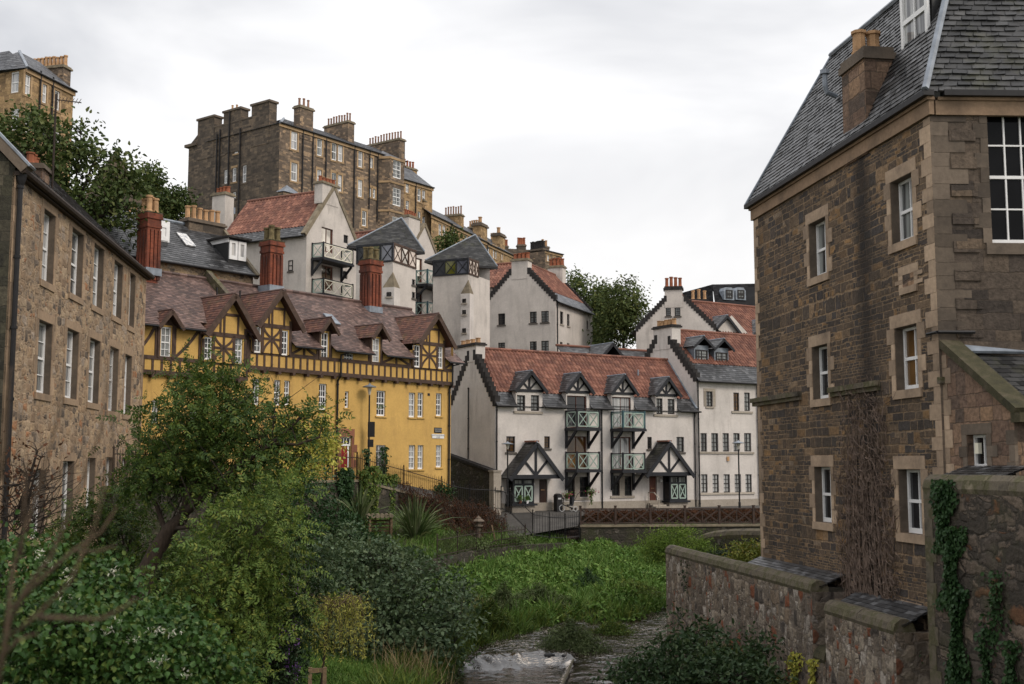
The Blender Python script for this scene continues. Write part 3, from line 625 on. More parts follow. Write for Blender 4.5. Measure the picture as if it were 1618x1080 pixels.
# ---------------------------------------------------------------- the stone house on the right bank
dA = -vdir(540); A = Fr(at(1478, 400, 24.65), dA); B = Fr(A.P(0, 0), (.999, .034))
uF = A.u(1196, 560); zE = (A.z(1198, 322)+A.z(1470, 152))/2
rh = thing('stone_house', 'blackened stone house with steep slate mansard roof rising from the river wall', 'house', A.P(uF/2, -3.4))
wA = [(1279, 1306, 347, 436), (1408, 1443, 279, 381), (1284, 1309, 545, 630), (1415, 1451, 514, 615), (1288, 1314, 737, 825), (1421, 1457, 741, 843), (1291, 1318, 932, 1012), (1425, 1453, 972, 1110)]
hA = openings(A, wA); hB = [B.rect(1563, 1652, 172, 384)]
m = MB(); wall(m, A, [(uF, -7.5), (0, -7.5), (0, zE), (uF, zE)], hA, .30)
E_ = A.left(uF, 9.0); wall(m, E_, [(0, -7.5), (9, -7.5), (9, zE), (0, zE)])
M['rhA'] = coursed('blackened squared sandstone with rain streak', *RHC, gamt=.6, two=True,
                    streak=float(A.P(A.u(1366, 450), 0).dot(V((-A.n.y, A.n.x, 0)))))
m.build('wall', M['rhA'], rh)
m = MB(); wall(m, B, [(0, -7.5), (9, -7.5), (9, zE), (0, zE)], hB, .22); m.build('front_wall', M['rh_front'], rh)
def surround(parent, fr, r, mat, lint=.30, sl=.2, blk=.34, seed=0, pr=.018, rev=0):
    u0, u1, z0, z1 = r; m = MB(); rnd = random.Random(seed)
    m.box(fr, u0-.2, u1+.2, z1+.002, z1+lint, -.02, pr); m.box(fr, u0-.14, u1+.14, z0-sl, z0-.002, -.22, pr+.03)
    n = max(3, int(round((z1-z0)/blk))); h = (z1-z0)/n
    for k in range(n):
        for s_ in (0, 1):
            wd = (.34 if (k+s_*(seed % 2)) % 2 else .17)*(.9+.25*rnd.random())
            if s_ == 0: m.box(fr, u0-wd, u0-.002, z0+k*h+.003, z0+(k+1)*h-.003, -.03, pr+.002*rnd.random())
            else: m.box(fr, u1+.002, u1+wd, z0+k*h+.003, z0+(k+1)*h-.003, -.03, pr+.002*rnd.random())
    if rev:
        k = MB(); k.box(fr, u0+.001, u0+.012, z0, z1, -rev, -.004); k.box(fr, u1-.012, u1-.001, z0, z1, -rev, -.004); k.box(fr, u0+.012, u1-.012, z1-.012, z1-.001, -rev, -.004); k.build('reveal', M['dress_dark'], parent)  # dark lining puts the reveal's shade and dirt into its colour
    return m.build('stone_surround', mat, parent)
for i, r in enumerate(hA):
    w_ = win(rh, A, r, M['sash'], M[['glass_half', 'glass_half', 'glass', 'glass_warm', 'glass', 'glass', 'glass', 'glass'][i]], 2, 2, .22, .075, .03)
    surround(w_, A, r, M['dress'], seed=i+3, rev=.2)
w_ = win(rh, B, hB[0], M['sash'], M['glass_black'], 3, 4, .16, .07, .035); surround(w_, B, hB[0], M['dress_dark'], .36, .25, seed=2)
def quoins(fr, u, sgn, z0, z1, mat, root, h=.33, a=.5, b=.28, pr=.014, ph=0):
    m = MB(); k = 0; z = z0
    while z < z1-.1:
        hh = h*(.85+.35*random.random()); wd = (a if (k+ph) % 2 else b)*(.9+.2*random.random()); t = min(z+hh, z1)
        lo, hi = (u-wd, u+.0) if sgn < 0 else (u, u+wd)
        m.box(fr, lo, hi, z+.004, t-.004, -.05, pr+.003*random.random()); z += hh; k += 1
    return m.build('quoins', mat, root)
quoins(A, 0.012, -1, -3.2, zE-.44, M['dress'], rh); quoins(B, -.012, 1, -.5, zE-.44, M['dress_dark'], rh, a=.75, b=.42, ph=1); quoins(A, uF-.012, 1, -3.2, zE-.44, M['dress'], rh, a=.36, b=.2, ph=1)
# rock-faced panels beside the front window
for k in range(9): z = zE-.75-k*.62; MB().box(B, .40, .98, z-.24, z, -.02, .035).build('stone_panel', M['rh_front'], rh)
m = MB(); m.box(A, uF-.10, .10, zE-.42, zE-.10, -.05, .07); m.box(A, uF-.14, .14, zE-.10, zE-.03, -.05, .12); m.build('cornice', M['dress_warm'], rh)
m = MB(); m.box(B, .105, 9, zE-.42, zE-.10, -.05, .07); m.box(B, .145, 9, zE-.10, zE-.03, -.05, .12); m.build('cornice', M['dress_warm'], rh)
MB().box(A, uF-.22, .22, zE-.028, zE+.10, .0, .24).build('gutter', M['iron'], rh, uv=False); MB().box(B, .245, 9, zE-.028, zE+.10, .0, .24).build('gutter', M['iron'], rh, uv=False)
IN, ZT = 1.90, 12.4; st_ = (ZT-zE)/IN
mid_u = lambda fr, u, s: fr.P(u, zE+.06+(s)*st_, -s)
m = MB(); cr0, cr1 = A.u(1332, 190, .04), A.u(1369, 190, .04)
tiles(m, A.P(uF-.2, zE+.06, .18), A.P(.18, zE+.06, .18), A.P(-IN, ZT, -IN), A.P(uF+IN, ZT, -IN), .28, .17, 'flat', .026, .8)
r1 = m.build('mansard_roof', M['slate'], rh)
m = MB(); tiles(m, B.P(-.18, zE+.06, .18), B.P(9, zE+.06, .18), B.P(7.4, ZT, -IN), A.P(-IN, ZT, -IN), .30, .19, 'flat', .034, 1.3)
m.build('mansard_roof', M['slate_old'], rh)
m = MB(); tiles(m, E_.P(0, zE+.06, .18), E_.P(9.18, zE+.06, .18), A.P(uF+IN, ZT, -IN), E_.P(0, ZT, -IN), .30, .19, 'flat', .022, .4)
m.poly([A.P(uF+IN, ZT, -IN), A.P(-IN, ZT, -IN), A.P(-IN, ZT+.6, -4.5), A.P(uF+IN, ZT+.6, -4.5)]); m.build('mansard_roof', M['slate'], rh)
m = MB(); m.tube([A.P(.2, zE+.1, .2), A.P(-IN, ZT+.03, -IN)], .085, 6); m.tube([A.P(uF-.2, zE+.08, .2), A.P(uF+IN, ZT+.03, -IN)], .05, 6)
m.tube([A.P(uF+IN-.05, ZT+.03, -IN+.03), A.P(-IN, ZT+.03, -IN+.03)], .08, 6); m.build('lead_hip', M['lead'], rh, uv=False)
zc = A.z(1350, 84, .04)
stack(rh, A, cr0, cr1, -.72, .04, zE-.45, zc, M['annex'], M['dress_dark'], 2, .58, .19, M['pot'], .32, .06, 'wallhead chimney of warm stone with two buff pots', along='o')
m = MB(); m.beam(A.P(cr1+.1, zE+.15, .0), A.P(cr1+.1, zE+2.0, -.78), .3, .03, A.n); m.build('lead_flashing', M['lead'], rh, uv=False)
m = MB(); p = at(1322, 152, 32.0); q = A.P(*A.uz(1322, 152, -.75), -.75); m.tube([q, q+A.n*.28+UP*.1, q+A.n*.33+UP*.28, q+A.n*.33+UP*.62], .075, 8); m.tube([q+A.n*.33+UP*.62, q+A.n*.33+UP*.74], .13, 8); m.build('vent_pipe', M['lead'], rh, uv=False)
# dormer
so = .85; du0, du1 = A.u(1424, 45, -so), A.u(1471, 45, -so); dz0 = A.z(1440, 86, -so)
D_ = MB(); D_.box(A, du0, du1, dz0-.1, dz0+2.0, -2.6, -so-.06); dm = D_.build('dormer', M['slate_old'], rh)
win(dm, A, (du0+.06, du1-.06, dz0, dz0+1.75), M['sash'], M['glass_net'], 2, 2, .0, .12, .04, o=-so+.03, name='dormer_window')
gablet(dm, A, (du0+du1)/2, (du1-du0)/2+.12, dz0+1.9, dz0+2.7, -so+.2, 2.0, 'slate', .19, .3)
# string course, blind panel, corner pipe, corbel
for a, b, y in ((1191, 1267, 628), (1314, 1391, 611)):
    m = MB(); u0, u1 = A.u(a, y), A.u(b, y); z = A.z((a+b)/2, y-2); m.box(A, u0, u1, z-.09, z+.04, -.03, .13); m.box(A, u0+.02, u1-.02, z-.2, z-.09, -.03, .07); m.build('string_course', M['mosscope'], rh)
r = A.rect(1427, 1445, 432, 452); m = MB(); m.box(A, *r, -.02, .012); bp = m.build('blind_panel', M['annex'], rh); surround(bp, A, r, M['dress'], .2, .16, .3, 5)
m = MB(); p = A.P(*A.uz(1466, 528, .05), .05); m.tube([A.P(-.35, p.z, .08), A.P(.07, p.z, .08)], .035, 6); m.tube([B.P(-.05, p.z, .09), B.P(.75, p.z, .09)], .04, 6); m.build('cable_pipe', M['iron'], rh, uv=False)
# lean-to annex with its mossy skew
uA = A.u(1602, 660, -.05); zh, zl = A.z(1488, 549, -.05), A.z(1602, 654, -.05)
rA = A.rect(1529, 1560, 686, 740, o=-.05); Ax = Fr(A.P(0, 0, -.05), dA)
m = MB(); wall(m, Ax, [(.0, -7), (uA, -7), (uA, zl), (.0, zh)], [rA], .22)
Fx = Ax.right(uA); wall(m, Fx, [(0, -7), (6, -7), (6, zl), (0, zl)])
ax = m.build('lean_to_wall', M['annex'], rh)
w_ = win(rh, Ax, rA, M['sash'], M['glass'], 2, 1, .16, .06, .03, mid=False); surround(w_, Ax, rA, M['dress_dark'], .22, .14, .4, 4)
m = MB(); m.box(Ax, rA[0]+.16, rA[0]+.3, rA[2]+.3, rA[2]+.52, -.14, -.06); m.build('bird_box', M['creamwood'], w_, uv=False)
m = MB(); n_ = (Ax.P(uA, zl, 0)-Ax.P(0, zh, 0)).normalized().cross(Ax.n)
m.beam(Ax.P(.0, zh+.10, -.17), Ax.P(uA+.12, zl+.05, -.17), .16, .46, Ax.n); m.box(Ax, uA-.02, uA+.3, zl-.16, zl+.02, -.5, .06)
m.build('mossy_skew', M['moss'], rh)
m = MB(); tiles(m, Ax.P(uA+.1, zl-.1, -.45), Ax.P(uA+.1, zl-.1, -6), Ax.P(.02, zh-.1, -6), Ax.P(.02, zh-.1, -.45), .3, .2, 'flat', .02, .3); m.build('lean_to_roof', M['slate_old'], rh)
m = MB(); m.beam(Ax.P(.1, zh+.0, -.4), Ax.P(.1, zh+.0, -6), .32, .06, V((0.5, -.6, .8))); m.build('lead_flashing', M['lead'], rh, uv=False)
quoins(Ax, uA+.01, -1, -2, zl-.2, M['dress_dark'], rh, a=.3, b=.2); m = MB(); m.box(Ax, -.02, .12, A.z(1487, 597)-.12, A.z(1487, 597)+.02, -.02, .12); m.build('corbel', M['mosscope'], rh)
quoins(Ax, .01, 1, -1.4, zh-.1, M['dress'], rh, a=.34, b=.2)
# dead creeper on the wall
cl = thing('climber', 'leafless brown creeper matted over the dark stone wall between two window columns', 'climbing plant', A.P(A.u(1372, 940), -3.4))
m = MB(); R = random.random
def vx(t): return (1333-9*t+2*math.sin(t*9), 1398+26*min(1, t*1.25)+3*math.sin(t*14))
for k in range(900):
    t = min(1, R()**.75*1.02); x0, x1 = vx(t); px = x0+(x1-x0)*(R()*.98+.01); py = 955+30*(px-1330)/95*R()-t*0-(1-t)*345
    py = 612+t*352 if t < 1 else 962
    u, z = A.uz(px, py); o = .02+.10*R(); pts = []; ang = math.pi/2+random.gauss(0, .75)*(1 if R() < .7 else 2)
    for i in range(7):
        pts.append(A.P(u, z, o)); ang += random.gauss(0, .45); s_ = .07+.07*R(); u += math.cos(ang)*s_; z += math.sin(ang)*s_*.8; o = min(.19, max(.012, o+random.gauss(0, .02)))
    m.tube(pts, [.011, .010, .009, .008, .006, .005, .003], 3, False)
for k in range(34):
    px0 = 1338+R()*74; u, z = A.uz(px0, 958+(px0-1330)*.2); pts = []
    tgt = A.uz(1338+(px0-1338)*.72, 618+R()*120)
    for i in range(16):
        f = i/15; pts.append(A.P(u+(tgt[0]-u)*f+random.gauss(0, .04), z+(tgt[1]-z)*f, .03+.04*R()))
    m.tube(pts, [.02-.014*i/15 for i in range(16)], 4, False)
m.build('stems', M['deadvine'], cl, uv=False)
# ---------------------------------------------------------------- walls along the river below the house
Rw = Fr(A.P(0, 0, .92), dA)
def rwall(name, label, px0, px1, ptop, thick=.46, zb=-7.2, mat='wallriver', cope='mosscope', u1=None, ret=False):
    u0 = Rw.u(px0, 960); u1 = Rw.u(px1, 990) if u1 is None else u1; zt = Rw.z(*ptop)
    root = thing(name, label, 'wall', Rw.P((u0+u1)/2, zb))
    m = MB(); m.box(Rw, u0, u1, zb, zt, -thick, 0)
    if ret: m.box(Rw, u1-.45, u1+.004, zb, zt-.003, -.91, -thick)
    m.build('masonry', M[mat], root)
    c = MB(); n = max(2, int((u1-u0)/.75)); L_ = (u1-u0)/n
    for k in range(n):
        j = .012*random.random(); c.tube([Rw.P(u0-.03+k*L_+.006, zt+.03+j, -thick/2), Rw.P(u0-.03+(k+1)*L_-.006, zt+.03+j, -thick/2)], thick*.56, 10)
    c.build('rounded_coping', M[cope], root)
    return root, u0, u1, zt
def leanslates(root, fr, u0, u1, z, o_out, o_in, rise):
    m = MB(); tiles(m, fr.P(u0, z, o_out), fr.P(u1, z, o_out), fr.P(u1, z+rise, o_in), fr.P(u0, z+rise, o_in), .24, .13, 'flat', .016, .8); m.build('slate_capping', M['slate'], root)
w1, a0, a1, zt = rwall('river_wall', 'long patched rubble river wall with rounded coping and red stones', 1053, 1284, (1170, 905), ret=True)
leanslates(w1, Rw, A.u(1203, 905), a1, zt+.12, -.22, -.91, .30)
m = MB(); m.box(Rw, A.u(1203, 905), a1, zt-.6, zt+.10, -.91, -.47); m.build('wall_filling', M['walldark'], w1)
w2, b0, b1, zt2 = rwall('river_wall', 'short rubble wall with slate capping between two low doorways', 1303, 1414, (1355, 982), ret=True)
leanslates(w2, Rw, b0, b1, zt2+.14, -.18, -.91, .36)
m = MB(); m.box(Rw, b0, b1-.46, zt2-.6, zt2+.12, -.91, -.47); m.build('wall_filling', M['walldark'], w2)
w3, c0, c1, zt3 = rwall('river_wall', 'low mossy wall end with slate lip under the doorway gap', 1284.5, 1302.5, (1290, 1040), thick=.5, cope='moss')
w4, d0, d1, zt4 = rwall('garden_wall', 'tall dark rubble garden wall hung with ivy below the lean-to', 1467, 1618, (1580, 778), u1=Rw.u(1467, 960)+13, mat='wallivy', thick=.5)
leanslates(w4, Rw, d0+.05, d0+2.3, zt4+.2, -.1, -.95, .28); quoins(Rw, d0-.01, 1, -6.5, zt4, M['mosscope'], w4, h=.42, a=.42, b=.3)
m = MB(); m.box(Rw, d0, d0+2.4, -7, zt4+.16, -.95, -.51); m.build('wall_filling', M['wallivy'], w4)
# curved garden wall on the far side of the garden
cw_ = thing('garden_wall', 'curved low stone wall with mossy round coping in the small garden', 'wall', at(1150, 868, 47))
pts = [at(x, y, Y) for x, y, Y in ((1098, 858, 50), (1112, 851, 49.4), (1130, 847, 48.6), (1155, 845, 47.6), (1180, 844.5, 46.6), (1215, 845, 45.6))]
m = MB(); c = MB()
for p, q in zip(pts, pts[1:]):
    f = Fr(V((p.x, p.y, 0)), (q.x-p.x, q.y-p.y)); ln = (V((q.x, q.y, 0))-V((p.x, p.y, 0))).length
    m.box(f, 0, ln+.02, -6.4, p.z-.02, -.4, 0); c.tube([p+f.n*-.2, q+f.n*-.2], .25, 9)
m.build('masonry', M['walldark'], cw_); c.build('rounded_coping', M['mosscope'], cw_)
# ---------------------------------------------------------------- rubble house on the left
dL = vdir(600); Lb = Fr(at(13, 500, 30.2), dL); uE = Lb.u(228, 520); zL = (Lb.z(34, 279)+Lb.z(228, 434))/2
lb = thing('rubble_house', 'honey coloured rubble house with rows of tall white sash windows at the left', 'house', Lb.P(uE/2, -4))
wL = [(67, 86, 333, 447), (112, 131, 363, 468), (147, 163, 387, 486), (179, 193, 413, 502), (204, 213, 431, 517),
      (59, 81, 507, 622), (104, 123, 520, 630), (140, 157, 535, 637), (172, 186, 548, 650), (196, 207, 560, 655),
      (50, 71, 742, 850), (97, 115, 728, 838), (136, 149, 723, 830), (166, 179, 722, 825), (191, 202, 722, 820)]
hL = openings(Lb, wL)
m = MB(); wall(m, Lb, [(0, -7), (uE, -7), (uE, zL), (0, zL)], hL, .32); Le = Lb.right(uE); wall(m, Le, [(0, -7), (8, -7), (8, zL), (4, zL+4), (0, zL)]); m.build('wall', M['lb'], lb)
Lg = Lb.left(0, 8.0); m = MB(); wall(m, Lg, [(0, -7), (8, -7), (8, zL+.1), (4, zL+4.2), (0, zL+.1)]); m.build('gable_wall', M['lb_gable'], lb)
for i, r in enumerate(hL):
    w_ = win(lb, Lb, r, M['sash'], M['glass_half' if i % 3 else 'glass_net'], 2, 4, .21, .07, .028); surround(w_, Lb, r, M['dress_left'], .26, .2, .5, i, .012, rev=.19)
quoins(Lb, .0, 1, -3, zL, M['dress_left'], lb, h=.4, a=.45, b=.25); quoins(Lb, uE+.008, -1, -3, zL, M['dress_left'], lb, h=.4, a=.45, b=.25)
for sgn, a, b in ((1, 8.25, 4), (-1, -.25, 4)):
    m = MB(); tiles(m, Lg.P(a, zL+.02, .1), Lg.P(a, zL+.02, -uE-.2), Lg.P(b, zL+4.1, -uE-.2), Lg.P(b, zL+4.1, .1), .3, .24, 'flat', .02); m.build('roof', M['slate'], lb)
m = MB(); m.tube([Lb.P(-.1, zL+.02, .22), Lb.P(uE+.25, zL+.02, .22)], .10, 8); m.box(Lb, -.05, uE+.2, zL-.12, zL+.0, .0, .14); m.build('gutter', M['rust'], lb)
m = MB(); m.beam(Lg.P(8.3, zL+.05, -.1), Lg.P(4, zL+4.5, -.1), .3, .5, Lg.n); m.beam(Lg.P(-.3, zL+.05, -.1), Lg.P(4, zL+4.5, -.1), .3, .5, Lg.n); m.build('stone_skew', M['dress_dark'], lb)
m = MB(); m.beam(Lg.P(8.42, zL+.12, -.1), Lg.P(4, zL+4.7, -.1), .06, .54, Lg.n); m.build('lead_skew', M['lead'], lb, uv=False)
p_ = pipe(lb, Lb, .12, -6.5, zL-.2, .12, .07); m = MB(); m.lathe(Lb.P(.12, zL-.35, .13), [(0, .08), (.12, .12), (.3, .16), (.34, .16)], 8); m.build('hopper', M['iron'], p_, uv=False)
o_ = -.85; u0, u1 = Lb.u(66, 300, o_), Lb.u(77.5, 300, o_)
stack(lb, Lb, u0, u1, o_-.85, o_, zL+.2, Lb.z(70, 259, o_), M['annex'], M['dress_dark'], 3, .35, .14, M['potred'], .18, .08, 'squat stone chimney with short pots')
ae = thing('television_aerial', 'tall thin aerial pole beside the squat stone chimney', 'aerial', Lb.P(u1-.1, zL+.9, o_+.1))
m = MB(); zt_ = at(78, 150, Lb.P(u1, 0).y).z; p = Lb.P(u1-.02, 0, o_+.1); m.tube([p+UP*(zL+.9), p+UP*zt_], .035, 6)
za_ = at(78, 157, p.y).z; m.tube([p+UP*za_, p+UP*za_+V((.75, .2, -.04))], .02, 5)
for k in range(7): q = p+UP*za_+V((.1+.1*k, .03*k, 0)); m.tube([q-UP*.12+V((0, -.12, 0)), q+UP*.12+V((0, .12, 0))], .012, 4)
m.build('mast', M['rust'], ae, uv=False)
# ---------------------------------------------------------------- ochre half-timbered building
Y_ = Fr(at(712, 700, 66), vdir(2300)); yu = lambda x, y=600, o=0: Y_.u(x, y, o); yz = lambda x, y, o=0: Y_.z(x, y, o)
yb = thing('half_timbered_building', 'ochre yellow half-timbered building with brown tiled roof and gabled dormers', 'building', Y_.P(-9, -1))
us, ul = yu(388, 595), yu(205, 600); J = .16
zb = (yz(470, 592)+yz(700, 604))/2; zr = (yz(470, 566)+yz(700, 582))/2; ze = (yz(490, 548)+yz(560, 554)+yz(630, 560))/3; zb2 = yz(300, 594, J); zr2 = yz(300, 569, J)
ze2 = yz(300, 515+1, J)
zG = -2.6
yw = [(504, 516, 517, 647), (545, 551, 618, 644), (595, 609, 617, 657), (646, 656, 620, 659), (660, 669, 620, 659), (689, 698, 621, 657),
      (399, 410, 598, 640), (433, 443, 600, 640), (449, 458, 601, 640), (504, 515, 695, 728), (594, 609, 703, 741), (646, 656, 703, 741), (660, 669, 703, 741), (689, 698, 703, 738),
      (538.5, 555, 690, 738), (240, 250, 632, 668), (300, 311, 640, 680), (345, 356, 640, 684)]
yw[0] = (504, 516, 606, 647)
hY = openings(Y_, yw)
m = MB(); wall(m, Y_, [(ul, zG), (0, zG), (0, zb+.1), (ul, zb+.1)], hY, .16)
Yr = Y_.right(0); zrg = 9.3; wall(m, Yr, [(0, zG), (8, zG), (8, ze), (4, zrg), (0, ze)])
m.build('harled_wall', M['yellow'], yb)
for i, r in enumerate(hY):
    if i == 14: continue
    win(yb, Y_, r, M['sash'], M['glass_net' if i in (10, 11, 12, 13, 3) else random.choice(('glass', 'glass_half', 'glass_black'))], 1 if i == 1 else (3 if i in (2, 10, 0) else 2), 4, .10, .06, .03, M['yellow'], sillh=.08)
r = hY[14]; zd = yz(547, 704)
w_ = win(yb, Y_, (r[0], r[1], zd, r[3]), M['sash'], M['glass'], 3, 1, .10, .06, .03, mid=False, name='fanlight')
m = MB(); m.box(Y_, r[0]+.02, r[1]-.22, r[2], zd-.03, -.14, -.08)
for k in range(4): uu = r[0]+.07+k*.13; m.box(Y_, uu, uu+.10, r[2]+.05, zd-.06, -.082, -.066)
dr_ = m.build('door', M['reddoor'], yb); m = MB(); m.box(Y_, r[1]-.22, r[1]-.12, r[2], zd-.03, -.14, -.06); m.build('door_frame', M['sash'], dr_, uv=False)
surround(dr_, Y_, r, M['redstone'], .42, .1, .42, 3, .03)
# upper storey (jettied): timber frame over ochre panels
gabs = [(444, 460, 410, 512, 476, 519, [(402, 413, 516, 557), (445, 455, 522, 561)], 62), (689, 497, 665, 541, 717, 546, [(654.5, 664, 545, 580), (692, 700, 547, 582)], 62), (369, 466, 330, 522, 407, 537, [(323, 335, 532, 568), (371, 383, 533, 574)], 62)]
dorm = [(513, 525, 568, 489, 534, 501, 531), (594, 534, 573, 571, 614, 511, 536), (262, 516, 565, 239, 289, 484, 513)]
strips = []; pane = MB(); tim = MB(); T = 0.035
def tb(u0, z0, u1, z1, w_=.16, o=J, lift=0.0): tim.beam(Y_.P(u0, z0, o+T/2+lift), Y_.P(u1, z1, o+T/2+lift), w_, T, Y_.n)
def brace(u0, z0, u1, z1, bow, w_=.13, o=J):
    pts = []
    for i in range(6):
        f = i/5; pts.append((u0+(u1-u0)*f+bow*math.sin(math.pi*f)*.5, z0+(z1-z0)*f))
    for a, b in zip(pts, pts[1:]): tb(*a, *b, w_, o, -.004)
cuts = []; ywin = []
def zband(u): return (zb2, zr2, ze2) if u < us else (zb, zr, ze)
for gi, (ax, ay, lx, ly, rx, ry, ws, _) in enumerate(gabs):
    oF = J+.10
    uc, zA = Y_.uz(ax, ay, J+.4); u0 = yu(lx, ly, J+.4); u1 = yu(rx, ry, J+.4); hw = (u1-u0)/2; zf = (yz(lx, ly, J+.4)+yz(rx, ry, J+.4))/2; uc = (u0+u1)/2*.4+uc*.6
    wr = openings(Y_, ws, oF); w0, w1 = wr[0][0]-.14, wr[1][1]+.14
    w0, w1 = min(w0, uc-hw*.8), max(w1, uc+hw*.72)
    zl_, zr_, _e = zband(uc)
    sl = (zA-zf)/hw; zs0 = zA-.12-(uc-w0)*sl; zs1 = zA-.12-(w1-uc)*sl
    wall(pane, Y_, [(w0, zr_), (w1, zr_), (w1, zs1), (uc, zA-.12), (w0, zs0)], wr, .10, oF)
    for side, uu, zz in ((0, w0, zs0), (1, w1, zs1)):
        q = [Y_.P(uu, zr_, oF), Y_.P(uu, zr_, -1.2), Y_.P(uu, zz, -1.2), Y_.P(uu, zz, oF)]; pane.poly(q if side else q[::-1])
    for r in wr: ywin.append((r, oF))
    cuts.append((w0, w1, max(zs0, zs1), uc, hw, zf, zA))
    k = lambda a, b, c, d, w_=.14: tb(a, b, c, d, w_, oF)
    c0, c1 = wr[0][1]+.07, wr[1][0]-.07; zt = zf+.02
    k(w0+.06, zr_, w0+.06, zs0); k(w1-.06, zr_, w1-.06, zs1); k(c0, zr_, c0, zt); k(c1, zr_, c1, zt); k((c0+c1)/2, zr_, (c0+c1)/2, zA-.35, .11)
    k(w0, zt, w1, zt, .2); zm = (zr_+.05+zt)/2; k(c0, zm, c1, zm, .11)
    for sx in (-1, 1):
        cm = (c0+c1)/2; e = c1 if sx > 0 else c0
        brace(cm+sx*.06, zm+.06, e-sx*.04, zt-.1, -sx*-.16, .11, oF); brace(cm+sx*.06, zm-.06, e-sx*.04, zr_+.06, -sx*-.16, .11, oF)
    zq = zt+(zA-zt)*.52; k(uc-(zA-zq)/sl+.1, zq, uc+(zA-zq)/sl-.1, zq, .13)
    for fx in (-.36, .36): k(uc+hw*fx, zt, uc+hw*fx, zA-.2-abs(hw*fx)*sl, .1)
    gablet(yb, Y_, uc, hw+.12, zf-.05, zA+.08, J+.55, 5.2, 'clay_old', .16, .22, M['timber'], 'gable_roof', .26)
for (cx, yt, ybm, lx, rx, ay, ly) in dorm:
    oF = J+.04; r = Y_.rect(cx-5.5 if cx > 300 else cx-8, cx+5.5 if cx > 300 else cx+8, yt, ybm, oF); uc = (r[0]+r[1])/2; w0, w1 = r[0]-.16, r[1]+.16
    zt = r[3]+.08; zA = zt+.62; hw = (w1-w0)/2+.2; zl_, zr_, _e = zband(uc)
    wall(pane, Y_, [(w0, zr_), (w1, zr_), (w1, zt), (w0, zt)], [r], .10, oF)
    tri = MB(); tri.prism(Y_, [(w0, zt), (w1, zt), (uc, zA-.1)], -.9, oF+.01); tri.box(Y_, w0-.01, w0+.1, r[2], zt, -.9, oF+.03); tri.box(Y_, w1-.1, w1+.01, r[2], zt, -.9, oF+.03)
    dmr = tri.build('dormer', M['timber'], yb); ywin.append((r, oF)); cuts.append((w0, w1, zt, uc, hw, zt, zA))
    tb(w0+.05, zr_, w0+.05, zt, .12, oF); tb(w1-.05, zr_, w1-.05, zt, .12, oF)
    gablet(dmr, Y_, uc, hw, zt-.1, zA+.05, J+.5, 2.4, 'clay_old', .16, .22, M['timber'], 'gablet_roof', .17)
r = Y_.rect(543.5, 558, 558, 570.5, J); eavewin = r
cuts.sort()
edges = [ul]
for c in cuts: edges += [c[0], c[1]]
edges.append(0.0)
for i in range(0, len(edges), 2):
    a, b = edges[i], edges[i+1]
    if b-a < .05: continue
    segs = [(a, us), (us, b)] if a < us < b else [(a, b)]
    for s0, s1 in segs:
        zl_, zr_, e_ = zband((s0+s1)/2); hs = [eavewin] if s0 < eavewin[0] < s1 else []
        wall(pane, Y_, [(s0, zr_), (s1, zr_), (s1, e_), (s0, e_)], hs, .1, J)
        n = max(1, round((s1-s0)/1.15)); wd = (s1-s0)/n
        for q in range(n+1):
            uu = s0+q*wd
            if hs and eavewin[0]-.1 < uu < eavewin[1]+.1: continue
            tb(min(max(uu, s0+.06), s1-.06), zr_, min(max(uu, s0+.06), s1-.06), e_, .13)
        for q in range(n):
            x0 = s0+q*wd
            if hs and x0 < eavewin[1] and x0+wd > eavewin[0]: continue
            if q % 2 == 0: brace(x0+wd-.1, e_-.05, x0+.12, zr_+.1, .22)
            else: brace(x0+.1, e_-.05, x0+wd-.12, zr_+.1, -.22)
win(yb, Y_, eavewin, M['sash'], M['glass'], 3, 2, .06, .05, .03, o=J)
for r, oF in ywin: win(yb, Y_, r, M['sash'], M[random.choice(('glass', 'glass_half', 'glass_net', 'glass_black'))], 2, 4, .07, .06, .03, o=oF, name='window')
for (s0, s1, zl_, zr_) in ((ul, us-.01, zb2, zr2), (us, 0, zb, zr)):
    pane.poly([Y_.P(s0, zl_, J), Y_.P(s1, zl_, J), Y_.P(s1, zr_, J), Y_.P(s0, zr_, J)]); pane.poly([Y_.P(s0, zl_, J), Y_.P(s0, zl_, -.01), Y_.P(s1, zl_, -.01), Y_.P(s1, zl_, J)])
    for e_ in (s0, s1): pane.poly([Y_.P(e_, zl_, J), Y_.P(e_, zl_, -.01), Y_.P(e_, zr_+1.6, -.01), Y_.P(e_, zr_+1.6, J)])
    tb(s0, zl_+.06, s1, zl_+.06, .2, J, .008); tb(s0, zr_, s1, zr_, .17, J, .008)
    n = round((s1-s0)/.46)
    for q in range(n+1):
        uu = s0+.06+(s1-s0-.12)*q/n; tb(uu, zl_, uu, zr_, .11)
        if q % 2 == 0: tim.box(Y_, uu-.08, uu+.08, zl_-.17, zl_-.045, -.02, J+.10)
pane.build('panel_wall', M['yellow'], yb); tim.build('timber_frame', M['timber'], yb)
